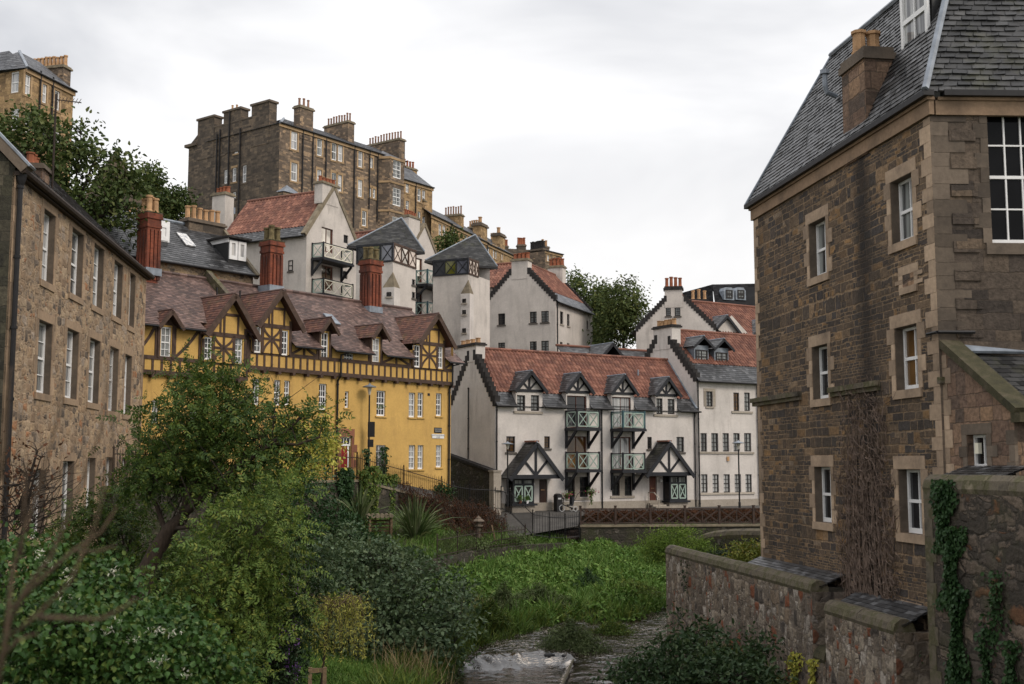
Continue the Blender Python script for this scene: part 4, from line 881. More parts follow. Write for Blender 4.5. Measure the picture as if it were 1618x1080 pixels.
# main roof in strips so that the dormers stand through the eaves
O0 = J+.42; R_in = 3.75; slp = (zrg-(ze-.1))/(R_in+O0)
zrt = lambda o, e: (e-.12)+(O0-o)*(zrg-(e-.12))/(O0+R_in)
for (s0, s1, e_, rid0, rid1, nm) in ((ul-.5, us, ze2, ul-.5, us, 0), (us, .55, ze, us, .55, 1)):
    m = MB(); e0 = s0
    cs = [c for c in cuts if s0 < (c[0]+c[1])/2 < s1] + [(s1, s1, 0, 0, 0, 0, 0)]
    for c in cs:
        if c[0] > e0: tiles(m, Y_.P(e0, zrt(O0, e_), O0), Y_.P(c[0], zrt(O0, e_), O0), Y_.P(c[0], zrg, -R_in), Y_.P(e0, zrg, -R_in), .24, .16, 'flat', .02, .35)
        if c[1] > c[0]:
            oo = O0-(c[2]-.1-(e_-.12))*(O0+R_in)/(zrg-(e_-.12)); oo = min(oo, .05)
            tiles(m, Y_.P(c[0], zrt(oo, e_), oo), Y_.P(c[1], zrt(oo, e_), oo), Y_.P(c[1], zrg, -R_in), Y_.P(c[0], zrg, -R_in), .24, .16, 'flat', .02, .35)
        e0 = c[1]
    m.poly([Y_.P(s0, zrg, -R_in), Y_.P(s1, zrg, -R_in), Y_.P(s1, ze, -8.2), Y_.P(s0, ze, -8.2)])
    rf = m.build('tiled_roof', M['clay'], yb)
    m = MB(); x = s0
    while x < s1-.1: m.tube([Y_.P(x, zrg+.05, -R_in), Y_.P(min(s1, x+.44), zrg+.05, -R_in)], .10, 7); x += .45
    m.build('ridge_tile', M['clay'], rf)
    m = MB(); e0 = s0+.5
    for c in cs:
        if c[0]-e0 > .3: m.tube([Y_.P(e0, e_-.18, O0+.05), Y_.P(c[0]-.05, e_-.18, O0+.05)], .05, 6)
        e0 = c[1]
    m.build('gutter', M['iron'], rf, uv=False)
# parapet skew between the two roofs, rooflight, vents, downpipes
u_s = yu(332, 425, -3.6); m = MB(); m.beam(Y_.P(u_s, zrg+.32, -R_in-.1), Y_.P(u_s, zrt(-.6, ze)+.25, -.6), .3, .4, V((0, 0, 1))); m.build('stone_skew', M['mosscope'], yb)
m = MB(); o_ = -1.7; uu = yu(525, 495, o_); m.beam(Y_.P(uu, zrt(o_+.35, ze)+.1, o_+.35), Y_.P(uu, zrt(o_-.4, ze)+.1, o_-.4), .62, .07, Y_.n+UP); m.build('rooflight', M['lead'], yb, uv=False)
m = MB()
for x, y in ((379, 478), (343, 458)): uu = yu(x, y, -2.0); m.tube([Y_.P(uu, zrt(-2, ze)-.1, -2.0), Y_.P(uu, zrt(-2, ze)+.75, -2.0)], .045, 6)
m.build('vent_pipe', M['iron'], yb, uv=False)
for x, zt_ in ((531, zr+.9), (708, ze-.3)):
    uu = yu(x, 650); mm = pipe(yb, Y_, uu, zG+.4, zb-.2, .10, .055); q = MB(); q.tube([Y_.P(uu, zb-.25, .10), Y_.P(uu, zb+.0, J+.16), Y_.P(uu, zr+.25, J+.16), Y_.P(uu+.35, ze-.2, J+.35)], .055, 7); q.build('swan_neck', M['iron'], mm, uv=False)
m = MB(); m.box(Y_, *Y_.rect(675.5, 679, 621, 625), -.02, .02); m.box(Y_, *Y_.rect(421, 426, 596, 601), -.02, .02); m.build('wall_vent', M['iron'], yb, uv=False)
# brick chimneys with clustered flues
def brick_chimney(x0, x1, ytop, ybase, opos, dep, potw, label, ph=.75, pm='potmoss'):
    u0, u1 = yu(x0, ybase-20, opos), yu(x1, ybase-20, opos); z1 = yz((x0+x1)/2, ytop, opos); zb_ = yz((x0+x1)/2, ybase, opos)-.9
    w_ = u1-u0; m = MB(); k = .14*w_; zc = z1-.3*(z1-zb_-.9)
    m.box(Y_, u0+k, u1-k, zb_, zc, opos-dep+k, opos-k)
    n = 3
    for q in range(n+1):
        uu = u0+k+(w_-2*k)*q/n; m.box(Y_, uu-.075, uu+.075, zb_+.5, zc-.002, opos-k-.02, opos-k+.07)
        oo = opos-dep+k+(dep-2*k)*q/n; m.box(Y_, u1-k-.02, u1-k+.07, zb_+.5, zc-.002, oo-.075, oo+.075); m.box(Y_, u0+k-.07, u0+k+.02, zb_+.5, zc-.002, oo-.075, oo+.075)
    for a, b, g in ((0, .12, .6), (.12, .3, .25), (.3, .62, .45), (.62, .75, -.05), (.75, .93, .15)):
        m.box(Y_, u0+k*g, u1-k*g, zc+(z1-zc)*a, zc+(z1-zc)*b, opos-dep+k*g, opos-k*g)
    c = m.build('chimney', M['brick'], yb, label)
    m = MB(); m.box(Y_, u0+k*.1, u1-k*.1, zc+(z1-zc)*.93, z1, opos-dep+k*.1, opos-k*.1); m.build('chimney_cap', M['moss'], c)
    pots(c, [Y_.P(u0+w_*t, z1-.02, opos-dep*s_) for t, s_ in ((.3, .3), (.7, .3), (.3, .72), (.7, .72))], ph, .16, M[pm], 10)
    m = MB(); m.box(Y_, u0+k-.12, u1-k+.12, zb_+.7, zb_+1.05, opos-dep, opos-k+.14); m.build('lead_flashing', M['lead'], c, uv=False)
    return c, u0, u1, z1, opos, dep
ch1 = brick_chimney(231, 256, 334, 428, -2.6, .95, 0, 'red brick chimney with mossy cap and buff pots', .8, 'pot')
ch2 = brick_chimney(426, 450, 379, 455, -2.5, .95, 0, 'red brick chimney with mossy pots above the twin gables')
ch3 = brick_chimney(584, 606, 409, 488, -2.9, 1.0, 0, 'red brick chimney nearest the right end of the roof')
# street name plates on the ochre wall
def plate(px, name, label, mat, lines, tmat, size, edge=None):
    r = Y_.rect(*px); root = thing(name, label, 'sign', Y_.P((r[0]+r[1])/2, r[2], .02))
    m = MB(); m.box(Y_, r[0], r[1], r[2], r[3], .004, .035); b = m.build('plate', M[mat], root, uv=False)
    if edge: m = MB(); m.box(Y_, r[0]-.025, r[1]+.025, r[2]-.025, r[3]+.025, .002, .028); m.build('plate_border', M[edge], root, uv=False)
    for t, zf in lines:
        cu = bpy.data.curves.new('lettering', 'FONT'); cu.body = t; cu.size = size; cu.align_x = 'CENTER'; cu.align_y = 'CENTER'; cu.extrude = .004
        tmp = bpy.data.objects.new('lettering', cu); me = bpy.data.meshes.new_from_object(tmp); bpy.data.objects.remove(tmp); me.materials.append(M[tmat]); o = bpy.data.objects.new('lettering', me); link(o); o.parent = root
        o.location = Y_.P((r[0]+r[1])/2, r[2]+(r[3]-r[2])*zf, .04)-OFF[root.name]; o.rotation_euler = (math.pi/2, 0, math.atan2(Y_.d.y, Y_.d.x))
plate((686.3, 697, 676, 683), 'street_sign', 'small dark street name plate above the white one on the ochre wall', 'plate_dark', (('HAWTHORN', .72), ('BUILDINGS', .28)), 'plate_edge', .10, 'iron')
plate((682.3, 701, 685.5, 692.3), 'street_sign', 'long white street name plate below the dark one on the ochre wall', 'stain_plate', (('HAWTHORNBANK', .70), ('LANE', .26)), 'plate_edge', .135)
# ---------------------------------------------------------------- long white building in the middle
Wf = Fr(at(782, 700, 70), vdir(3800)); wbw = Wf.u(1100, 700); ew = 1.0
wb = thing('white_terrace', 'long white building with red pantile roof, green balconies and black timber porches', 'building', Wf.P(wbw/2, -2.75))
zWe = (Wf.z(790, 637)+Wf.z(1090, 643))/2; zW0 = -3.9; WD = 5.85
wd_ = dict(d1=[(817, 830, 624, 649), (839, 852, 624, 649)], d2=[(896, 927, 625, 675)], d3=[(967, 997, 627, 676)], d4=[(1037, 1047, 629, 654), (1055, 1066, 630, 654)])
dd = [('d1', 838, 585, 815, 617, 865, 617, 803), ('d2', 917, 588, 895, 618, 939, 620, 882), ('d3', 987.5, 591, 967, 621, 1009, 622, 952), ('d4', 1056, 595, 1037, 623, 1077, 625, 1020)]
ww = [(800, 814, 689, 714), (860, 869, 689, 708), (1023, 1030, 690, 709), (1069, 1081, 690, 714), (896, 927, 689, 741), (967, 997, 690, 742),
      (897, 908, 753, 786), (916, 929, 753, 785), (967, 979, 751, 783), (987, 999, 752, 783), (852, 865, 757, 799), (1026, 1038, 752, 795)]
hW = openings(Wf, ww); hD = {k: openings(Wf, v) for k, v in wd_.items()}
m = MB(); wall(m, Wf, [(0, zW0), (wbw, zW0), (wbw, zWe), (0, zWe)], hW+[ (r[0], r[1], r[2], zWe) for k in ('d1', 'd2', 'd3', 'd4') for r in hD[k] if r[2] < zWe], .16)
zWr = (Wf.z(760, 556, -WD/2)+Wf.z(1035, 566, -WD/2))/2; slW = (zWr-zWe)/(WD/2)
dinfo = []
for k, ax, ay, lx, ly, rx, ry, bx in dd:
    u0, u1 = Wf.u(lx, ly, .3), Wf.u(rx, ry, .3); uc = (u0+u1)/2; zf = (Wf.z(lx, ly, .3)+Wf.z(rx, ry, .3))/2; za = Wf.z(ax, ay, .3)
    hs = [(r[0], r[1], max(r[2], zWe), r[3]) for r in hD[k]]
    wall(m, Wf, [(u0+.18, zWe), (u1-.18, zWe), (u1-.18, zf+.05), (uc, za-.1), (u0+.18, zf+.05)], hs, .16)
    for s_, uu in ((0, u0+.18), (1, u1-.18)):
        q = [Wf.P(uu, zWe, 0), Wf.P(uu, zWe, -2), Wf.P(uu, zf+.05, -2), Wf.P(uu, zf+.05, 0)]; m.poly(q if s_ else q[::-1])
    dinfo.append((k, u0, u1, uc, zf, za))
Wg = Wf.left(0, WD); wall(m, Wg, [(0, zW0), (WD, zW0), (WD, zWe), (WD/2, zWr), (0, zWe)])
Wb = Fr(Wf.P(wbw, 0, -WD), -Wf.d); wall(m, Wb, [(0, zW0), (wbw, zW0), (wbw, zWe), (0, zWe)]); m.build('harled_wall', M['white'], wb)
pl = ['glass_warm', 'glass_warm', 'glass', 'glass_half', 'glass_warm', 'glass_net', 'glass', 'glass', 'glass', 'glass']
for i, r in enumerate(hW[:10]):
    door = i in (4, 5)
    win(wb, Wf, r, M['redsash' if door else 'brownsash'], M[pl[i]], 2, 1 if door else 4, .11, .07 if door else .05, .03, None if (door or i > 5) else M['darksill' if i in (0, 1, 2, 3) else 'sillst'], mid=not door, name='balcony_door' if door else 'window')
for a, b in ((6, 7), (8, 9)):
    m = MB(); m.box(Wf, hW[a][0]-.15, hW[b][1]+.15, hW[a][2]-.16, hW[a][2]-.01, -.05, .06); m.box(Wf, hW[a][1]+.0, hW[b][0]-.0, hW[a][2], hW[a][3], -.1, .012); m.build('sill', M['sillst'], wb)
for k in ('d1', 'd2', 'd3', 'd4'):
    for r in hD[k]: win(wb, Wf, r, M['redsash' if k in ('d2', 'd3') else 'brownsash'], M[{'d1': 'glass_half', 'd2': 'glass', 'd3': 'glass_net', 'd4': 'glass_half'}[k]], 2, 1 if k in ('d2', 'd3') else 4, .11, .06, .03, mid=k not in ('d2', 'd3'), name='window' if k in ('d1', 'd4') else 'balcony_door')
    if k in ('d1', 'd4'): m = MB(); m.box(Wf, hD[k][0][0]-.25, hD[k][1][1]+.25, hD[k][0][2]-.16, hD[k][0][2]-.01, -.05, .07); m.build('sill', M['sillst'], wb)
for i in (10, 11):
    r = hW[i]; m = MB(); m.box(Wf, r[0]+.03, r[1]-.03, r[2]+.02, r[3]-.03, -.15, -.08)
    for a in (0, 1):
        for b in (0, 1, 2): uu = r[0]+.12+a*(r[1]-r[0]-.18)/2; zz = r[2]+.15+b*(r[3]-r[2])/3.2; m.box(Wf, uu, uu+(r[1]-r[0])/2-.17, zz, zz+.42, -.082, -.066)
    d = m.build('door', M['darkdoor' if i == 10 else 'redsash'], wb); m = MB(); m.box(Wf, (r[0]+r[1])/2-.13, (r[0]+r[1])/2+.13, r[2]+.95, r[2]+1.01, -.067, -.05); m.build('letterbox', M['pot'], d, uv=False)
# roof: slates at the eaves, pantiles above
def wroof():
    sls = []; pt = MB(); ov = .3; Lt = math.hypot(WD/2+ov, (WD/2+ov)*slW)
    R_ = lambda u, t: Wf.P(u, zWe-ov*slW+.06+t*(WD/2+ov)*slW, ov-t*(WD/2+ov))
    f = 1.25/Lt; e = 0.02
    for k, u0, u1, uc, zf, za in dinfo+[('', wbw, wbw, 0, 0, 0)]:
        if u0+.18 > e: sl = MB(); sls.append(sl); tiles(sl, R_(e, 0), R_(u0+.16, 0), R_(u0+.16, f), R_(e, f), .3, .2, 'flat', .02)
        e = u1-.16
    tiles(pt, R_(.02, f), R_(wbw, f), R_(wbw, 1), R_(.02, 1), .27, .34, 'pan', .04)
    pt.poly([Wf.P(0, zWr, -WD/2), Wf.P(wbw, zWr, -WD/2), Wf.P(wbw, zWe, -WD), Wf.P(0, zWe, -WD)])
    rf = pt.build('pantile_roof', M['pan'], wb); [sl.build('slate_eaves', M['slate'], wb) for sl in sls]
    m = MB(); x = 0
    while x < wbw-.1: m.tube([Wf.P(x, zWr+.10, -WD/2), Wf.P(min(wbw, x+.4), zWr+.10, -WD/2)], .11, 7); x += .42
    m.build('ridge_tile', M['pan'], rf)
    m = MB(); e = -.05
    for k, u0, u1, uc, zf, za in dinfo+[('', wbw, wbw, 0, 0, 0)]: m.tube([Wf.P(e, zWe-.24, .34), Wf.P(u0+.2, zWe-.24, .34)], .06, 6); e = u1-.2
    for k, u0, u1, uc, zf, za in dinfo: m.tube([Wf.P(u0+.1, zWe-.24, .06), Wf.P(u1-.1, zWe-.24, .06)], .03, 5)
    m.build('gutter', M['iron'], rf, uv=False)
    m = MB(); m.beam(Wf.P(wbw-.02, zWe, .15), Wf.P(wbw-.02, zWr+.1, -WD/2), .12, .1, UP); m.build('lead_skew', M['lead'], rf, uv=False)
    uu = Wf.u(1006, 575, -1.9); m = MB(); zz = R_(uu, .66).z; m.tube([Wf.P(uu, zz, -1.75), Wf.P(uu, zz+.4, -1.75)], .06, 6); m.build('vent_pipe', M['lead'], rf, uv=False)
wroof()
for k, u0, u1, uc, zf, za in dinfo:
    hw = (u1-u0)/2
    g_ = gablet(wb, Wf, uc, hw, zf, za, .32, 2.3, 'slate', .19, .26, M['black'], 'dormer_roof', .2)
    m = MB(); t = .03
    m.beam(Wf.P(u0+.15, zf+.02, t), Wf.P(u1-.15, zf+.02, t), .17, .05, Wf.n); m.beam(Wf.P(uc, zf+.1, t), Wf.P(uc, za-.2, t), .13, .048, Wf.n)
    for s_ in (-1, 1): m.beam(Wf.P(uc, zf+.08, t-.003), Wf.P(uc+s_*hw*.5, zf+.08+(za-zf)*.46, t-.003), .11, .045, Wf.n)
    m.build('gable_timber', M['black'], g_, uv=False)
crowsteps(Wg, WD+.05, zWe-.1, WD/2+.3, zWr-.25, 11, .34, None, wb); crowsteps(Wg, -.05, zWe-.1, WD/2-.3, zWr-.25, 11, .34, None, wb)
uq0, uq1 = Wg.u(722, 546), Wg.u(753, 546)
stack(wb, Wg, uq0, uq1, -.62, .03, zWr-.8, Wg.z(738, 543), M['white'], M['step'], 4, .32, .17, M['pot'], .18, .1, along='u')
mz = MB(); mz.box(Wf, .01, wbw, zW0, -2.28, -.02, .045); mz.build('plinth', M['sillst'], wb)
for x, y0 in ((784, zWe-.2), (950, zWe-.2), (1097, zWe-.2)): pipe(wb, Wf, Wf.u(x, 700), -3.0, y0, .08, .045)
pipe(wb, Wg, Wg.u(741, 680), Wg.z(741, 725), Wg.z(741, 612), .06, .04)
# balconies
for x0, x1, yf in ((893, 927, 676), (893, 927, 742), (965, 998, 677), (965, 998, 743)):
    uu0, uu1 = Wf.u(x0, yf-10), Wf.u(x1, yf-10)+.12
    z_ = Wf.z(935 if x0 < 930 else 1000, yf-1, 1.3)
    balcony(wb, Wf, uu0, uu1, z_, 1.30, .98, M['mint'], M['teal'] if (x0 > 930 and yf < 700) else M['black'])
# timber porches with their glazed bays
def porch(ax, ay, lx, ly, rx, ry, bx0, bx1, bay_right):
    o = 1.25; u0, u1 = Wf.u(lx, ly, o), Wf.u(rx, ry, o); uc, za = Wf.uz(ax, ay, o); zf = (Wf.z(lx, ly, o)+Wf.z(rx, ry, o))/2; uc = (u0+u1)/2; hw = (u1-u0)/2
    m = MB(); m.prism(Wf, [(u0+.25, zf+.12), (u1-.25, zf+.12), (uc, za-.12)], .0, o-.12); p = m.build('porch', M['white'], wb)
    gablet(p, Wf, uc, hw, zf, za, o+.06, o+.06, 'slate_old', .2, .3, None, 'porch_roof')
    m = MB(); t = o-.09
    for s_ in (-1, 1):
        m.beam(Wf.P(uc+s_*(hw+.02), zf-.12, o+.07), Wf.P(uc, za-.12, o+.07), .24, .07, Wf.n); m.beam(Wf.P(uc, zf+.16, t), Wf.P(uc+s_*hw*.47, zf+.15+(za-zf)*.44, t), .14, .06, Wf.n)
    m.beam(Wf.P(u0+.1, zf+.08, t+.02), Wf.P(u1-.1, zf+.08, t+.02), .24, .1, Wf.n); m.beam(Wf.P(uc, zf+.2, t), Wf.P(uc, za-.25, t), .15, .062, Wf.n)
    m.build('porch_timber', M['black'], p, uv=False)
    m = MB(); m.box(Wf, uc-.16, uc+.16, za+.0, za+.1, .1, o+.02); m.build('ridge_tile', M['pan'], p)
    b0, b1 = Wf.u(bx0, 780, .72), Wf.u(bx1, 780, .72); zb_ = -2.3; zt = zf-.02; zmid = zb_+.12+.98; od = .72
    m = MB(); k = .11
    for uu in (b0, b1-k): m.box(Wf, uu, uu+k, zb_, zt, od-k, od)
    m.box(Wf, (b0+b1-k)/2, (b0+b1+k)/2, zb_, zt, od-k, od-.004)
    for zz in (zb_, zmid, zt-.12): m.box(Wf, b0+k, b1-k, zz, zz+.11, od-k+.006, od-.006)
    for uu in (b0+.01, b1-k+.01):
        m.box(Wf, uu, uu+k-.02, zb_, zt, .01, .1)
        for zz in (zb_, zmid, zt-.12): m.box(Wf, uu, uu+k-.02, zz+.002, zz+.10, .1, od-k)
    m.box(Wf, b0-.15, b1+.15, zb_-.12, zb_-.002, .0, od+.15)
    bw = m.build('bay_window', M['black'], wb, uv=False)
    g = MB(); g.poly([Wf.P(b0, zmid, od-.06), Wf.P(b1, zmid, od-.06), Wf.P(b1, zt, od-.06), Wf.P(b0, zt, od-.06)]); g.build('pane', M['glass_half'], bw, uv=False)
    g = MB(); g.box(Wf, b0+.03, b1-.03, zb_+.02, zmid, .05, od-.07); g.box(Wf, b0+.03, b1-.03, zmid, zt-.01, .02, od-.5); g.build('bay_panel', M['brownsash'], bw, uv=False)
    q = MB(); h_ = (b1-b0-3*k)/2
    for s_ in (0, 1): x = b0+k+s_*(h_+k); xpanel(q, None, Wf.P(x+.04, 0, od-.02), Wf.P(x+h_-.04, 0, od-.02), zb_+.16, zmid-.05, .08, .05, Wf.n, .06)
    q.build('balustrade_panel', M['mint'], bw, uv=False)
    q = MB(); q.box(Wf, b0-.05, b1+.05, -3.2, zb_-.13, .05, od); q.build('bay_base', M['sillst'], bw)
    q = MB(); lu = (b1+.28) if bay_right else (b0-.28); q.tube([Wf.P(lu, zt-.25, .02), Wf.P(lu, zt-.25, .14)], .03, 6); q.lathe(Wf.P(lu, zt-.45, .16), [(0, .04), (.03, .10), (.12, .11), (.2, .05)], 8); q.build('porch_lamp', M['sash'], p, uv=False)
porch(845, 698, 806, 756, 889, 754, 810.5, 844, True)
porch(1058, 697.5, 1021, 751, 1096, 750, 1058.5, 1086, False)
m = MB(); uu = hW[11][0]-.25
for o in (.2, 1.3): m.tube([Wf.P(uu, -3.3, o), Wf.P(uu, -1.75 if o < 1 else -2.1, o)], .03, 6)
m.tube([Wf.P(uu, -1.75, .2), Wf.P(uu, -1.75, .8), Wf.P(uu, -2.1, 1.3)], .035, 6)
for q in range(4): m.box(Wf, hW[11][0]-.2, hW[11][1]+.3, -2.8-.02*q, -2.45-q*.1, .3*q+.03, .3*(q+1)+.028)
m.build('entrance_steps', M['sillst'], wb)
# dark retaining wall under the gable, with its pier
rw = thing('retaining_wall', 'dark damp sloping retaining wall below the white gable in the gap', 'wall', Wg.P(WD/2, -3, .3))
m = MB(); m.prism(Wg, [(-1.2, -5), (WD+.6, -5), (WD+.6, Wg.z(786, 748, .35)), (-1.2, Wg.z(702, 713, .35))], .05, .4); m.build('masonry', M['walldark'], rw)
m = MB(); m.beam(Wg.P(-1.2, Wg.z(702, 713, .35)+.08, .22), Wg.P(WD+.6, Wg.z(786, 748, .35)+.08, .22), .5, .16, UP); m.build('sloping_coping', M['step'], rw)
f = Fr(at(780, 760, 68.2), Wf.d); m = MB(); z = f.z(786, 745); m.box(f, 0, .52, -4.4, z, -.5, 0); m.box(f, -.05, .57, z, z+.09, -.55, .05); m.box(f, .1, .6, f.z(788, 775), f.z(788, 775)+.2, .002, .12); m.build('stone_pier', M['sillst'], rw)
# ---------------------------------------------------------------- taller white building with crow-stepped gable at the right end
Ef = Fr(Wf.P(wbw+.02, 0, .06), Wf.d); eD = 7.2; eL = 9.0
eb = thing('white_building', 'taller white building with crow-stepped gable and two grey boxed dormers beside the stone house', 'building', Ef.P(3, -2.75))
zEe = (Ef.z(1104, 598)+Ef.z(1190, 600))/2; zEr = Ef.z(1095, 525, -eD/2)
we = [(1116, 1126, 618, 642), (1159, 1168, 620, 649), (1176, 1185, 620, 649)]+[(a, b, 684, 713) for a, b in ((1107, 1117), (1124, 1135), (1142, 1152), (1159, 1169), (1176, 1187))]+[(a, b, 749, 778) for a, b in ((1108, 1118), (1126, 1136), (1143.5, 1153.5), (1161, 1171), (1178, 1188))]
hE = openings(Ef, we); m = MB(); wall(m, Ef, [(0, -4), (eL, -4), (eL, zEe), (0, zEe)], hE, .13)
Eg = Ef.left(0, eD); wall(m, Eg, [(0, -4), (eD, -4), (eD, zEe), (eD/2, zEr), (0, zEe)]); Er = Ef.right(eL); wall(m, Er, [(0, -4), (eD, -4), (eD, zEe), (eD/2, zEr), (0, zEe)]); m.build('harled_wall', M['white'], eb)
for i, r in enumerate(hE): win(eb, Ef, r, M['brownsash'], M['glass_warm' if i in (1,) else 'glass_half' if i in (0, 2) else 'glass_net' if i > 7 else 'glass_half'], 2, 4, .09, .05, .025, M['sillst'] if i == 0 else None)
m = MB()
for a, b in ((1, 2), (3, 7), (8, 12)): m.box(Ef, hE[a][0]-.2, hE[b][1]+.2, hE[a][2]-.15, hE[a][2]-.01, -.03, .08)
r = hE[0]; m.box(Ef, r[0]-.25, r[1]+.25, r[3], r[3]+.2, -.02, .02); m.box(Ef, r[0]-.25, r[0], r[2], r[3], -.02, .018); m.box(Ef, r[1], r[1]+.25, r[2], r[3], -.02, .018); m.build('window_sill', M['sillst'], eb)
m = MB(); m.box(Ef, 0, eL, -4, -2.3, -.02, .05); m.build('plinth', M['sillst'], eb)
ov = .3; sl = (zEr-zEe)/(eD/2); R_ = lambda u, t: Ef.P(u, zEe-ov*sl+.06+t*(eD/2+ov)*sl, ov-t*(eD/2+ov)); f = .34
m = MB(); tiles(m, R_(.02, f), R_(eL, f), R_(eL, 1), R_(.02, 1), .27, .34, 'pan', .04); m.poly([Ef.P(0, zEr, -eD/2), Ef.P(eL, zEr, -eD/2), Ef.P(eL, zEe, -eD), Ef.P(0, zEe, -eD)]); rf = m.build('pantile_roof', M['pan'], eb)
m = MB(); tiles(m, R_(.02, 0), R_(eL, 0), R_(eL, f), R_(.02, f), .3, .2, 'flat', .02); m.build('slate_eaves', M['slate'], rf)
m = MB(); m.tube([Ef.P(0, zEr+.1, -eD/2), Ef.P(eL, zEr+.1, -eD/2)], .11, 7); m.build('ridge_tile', M['pan'], rf); m = MB(); m.tube([Ef.P(0, zEe-.25, .36), Ef.P(eL, zEe-.25, .36)], .07, 6); m.build('gutter', M['iron'], rf, uv=False)
crowsteps(Eg, eD+.05, zEe-.1, eD/2+.75, zEr-.7, 11, .34, None, eb); crowsteps(Eg, -.05, zEe-.1, eD/2-.55, zEr-.5, 11, .34, None, eb)
q0, q1 = Eg.u(1032.5, 512), Eg.u(1062, 512); stack(eb, Eg, q0, q1, -.75, .03, zEr-1.4, Eg.z(1047, 514), M['white'], M['step'], 5, .42, .17, M['pot'], .2, .1)
for x0, x1, yt, ybt in ((1099, 1117.5, 552, 576), (1131, 1149, 554, 578)):
    o = -1.35; u0, u1 = Ef.u(x0, 565, o), Ef.u(x1, 565, o); z0, z1 = Ef.z(1108, ybt, o), Ef.z(1108, yt, o); m = MB(); m.box(Ef, u0-.12, u1+.12, z0-.1, z1+.3, -3.2, o); d = m.build('dormer', M['lead'], eb)
    win(d, Ef, (u0, u1, z0+.08, z1-.02), M['brownsash'], M['glass_half'], 2, 4, .0, .08, .03, o=o+.04, name='dormer_window'); gablet(d, Ef, (u0+u1)/2, (u1-u0)/2+.4, z1+.18, z1+.95, o+.35, 2.2, 'slate', .2, .28, M['black'], 'dormer_roof', .16)
for x in (1103, 1197): pipe(eb, Ef, Ef.u(x, 700), -3.2, zEe-.2, .09, .05)
m = MB(); m.box(Ef, *Ef.rect(1148, 1151, 721, 728), .002, .1); m.build('alarm_box', M['pot'], eb, uv=False)
# slate roofed wing standing behind it
sw = thing('slate_roofed_wing', 'low white wing with plain grey slate roof wedged behind the taller white building', 'building', Ef.P(6, 0, -9))
S_ = Fr(at(1146, 560, 90), Wf.d); z0, z1 = S_.z(1170, 570), S_.z(1170, 534, -3); m = MB(); wall(m, S_, [(-.5, -3), (9, -3), (9, z0), (-.5, z0)]); m.build('harled_wall', M['white'], sw)
m = MB(); tiles(m, S_.P(-.9, z0-.1, .4), S_.P(9, z0-.1, .4), S_.P(9, z1, -3), S_.P(-1.6, z1, -3), .3, .22, 'flat', .02); m.poly([S_.P(-1.6, z1, -3), S_.P(9, z1, -3), S_.P(9, z0, -6.4), S_.P(-.9, z0, -6.4)]); rf = m.build('slate_roof', M['slate'], sw)
m = MB(); m.box(S_, -.9, 9, z0-.35, z0-.1, .1, .45); m.build('gutter', M['iron'], rf, uv=False); m = MB(); m.tube([S_.P(-1.6, z1+.08, -3), S_.P(9, z1+.08, -3)], .1, 6); m.build('ridge_tile', M['pan'], rf)
# low roof seen between
lr = thing('low_slate_house', 'low dark slate roof with a small gablet peeping over the long pantile roof', 'house', at(950, 560, 88)-UP*8)
S_ = Fr(at(917, 560, 86), Wf.d); z1 = S_.z(960, 551, -3); m = MB(); wall(m, S_, [(0, -3), (9, -3), (9, z1-2.4), (0, z1-2.4)]); m.build('harled_wall', M['white'], lr)
m = MB(); tiles(m, S_.P(-.2, z1-2.5, .3), S_.P(9.2, z1-2.5, .3), S_.P(9.2, z1, -3), S_.P(-.2, z1, -3), .3, .22, 'flat', .02); m.build('slate_roof', M['slate'], lr); m = MB(); m.tube([S_.P(-.2, z1+.05, -3), S_.P(9.2, z1+.05, -3)], .1, 6); m.build('ridge_tile', M['pan'], lr)
gablet(lr, S_, S_.u(957, 556, -1), 1.0, z1-.9, z1+.15, .0, 3.2, 'slate', .2, .3, M['black'])
# ---------------------------------------------------------------- crow-stepped house at the back right
Dg = Fr(at(1005, 520, 96), (.985, -.17)); wD = Dg.u(1131, 520); zDe = (Dg.z(1007, 521)+Dg.z(1128, 517))/2; zDa = Dg.z(1064, 452)-.2
db = thing('crow_stepped_house', 'white house with broad crow-stepped gable and red chimney pots at the back right', 'house', Dg.P(wD/2, -1))
hD_ = openings(Dg, [(1052, 1060, 485, 499), (1066, 1075, 485, 499)])
RD, LD, _ = gabled(db, Dg, wD, zDe, zDa, 9, -2, M['cream'], hG=hD_, n=13, cw=1.5)
for r in hD_: win(db, Dg, r, M['brownsash'], M['glass_half'], 2, 4, .1, .06, .03, M['darksill'])
stack(db, Dg, Dg.u(1050, 458), Dg.u(1078, 458), -.8, .03, zDa-1.6, Dg.z(1064, 452), M['cream'], M['step'], 4, .85, .16, M['potred'], .3, .1)
S_ = Fr(at(1112, 525, 97), Wf.d); z0, z1 = S_.z(1160, 526), S_.z(1160, 483, -3.2); dw = thing('pantiled_house', 'white house with long red pantile roof and small black gablets behind the slate roofed wing', 'house', S_.P(5, -1))
m = MB(); wall(m, S_, [(0, -2), (14, -2), (14, z0), (0, z0)]); m.build('harled_wall', M['cream'], dw)
m = MB(); tiles(m, S_.P(-.2, z0-.1, .3), S_.P(14, z0-.1, .3), S_.P(14, z1, -3.2), S_.P(-.2, z1, -3.2), .3, .36, 'pan', .045); rf = m.build('pantile_roof', M['pan'], dw); m = MB(); m.tube([S_.P(-.2, z1+.08, -3.2), S_.P(14, z1+.08, -3.2)], .12, 7); m.build('ridge_tile', M['pan'], rf)
m = MB(); wall(m, S_, [(1, z0-.1), (5, z0-.1), (3, z0+1.5)], o=.2); m.build('gablet_wall', M['cream'], dw); m = MB(); wall(m, S_, [(8, z0-.1), (12, z0-.1), (10, z0+1.5)], o=.2); m.build('gablet_wall', M['cream'], dw)
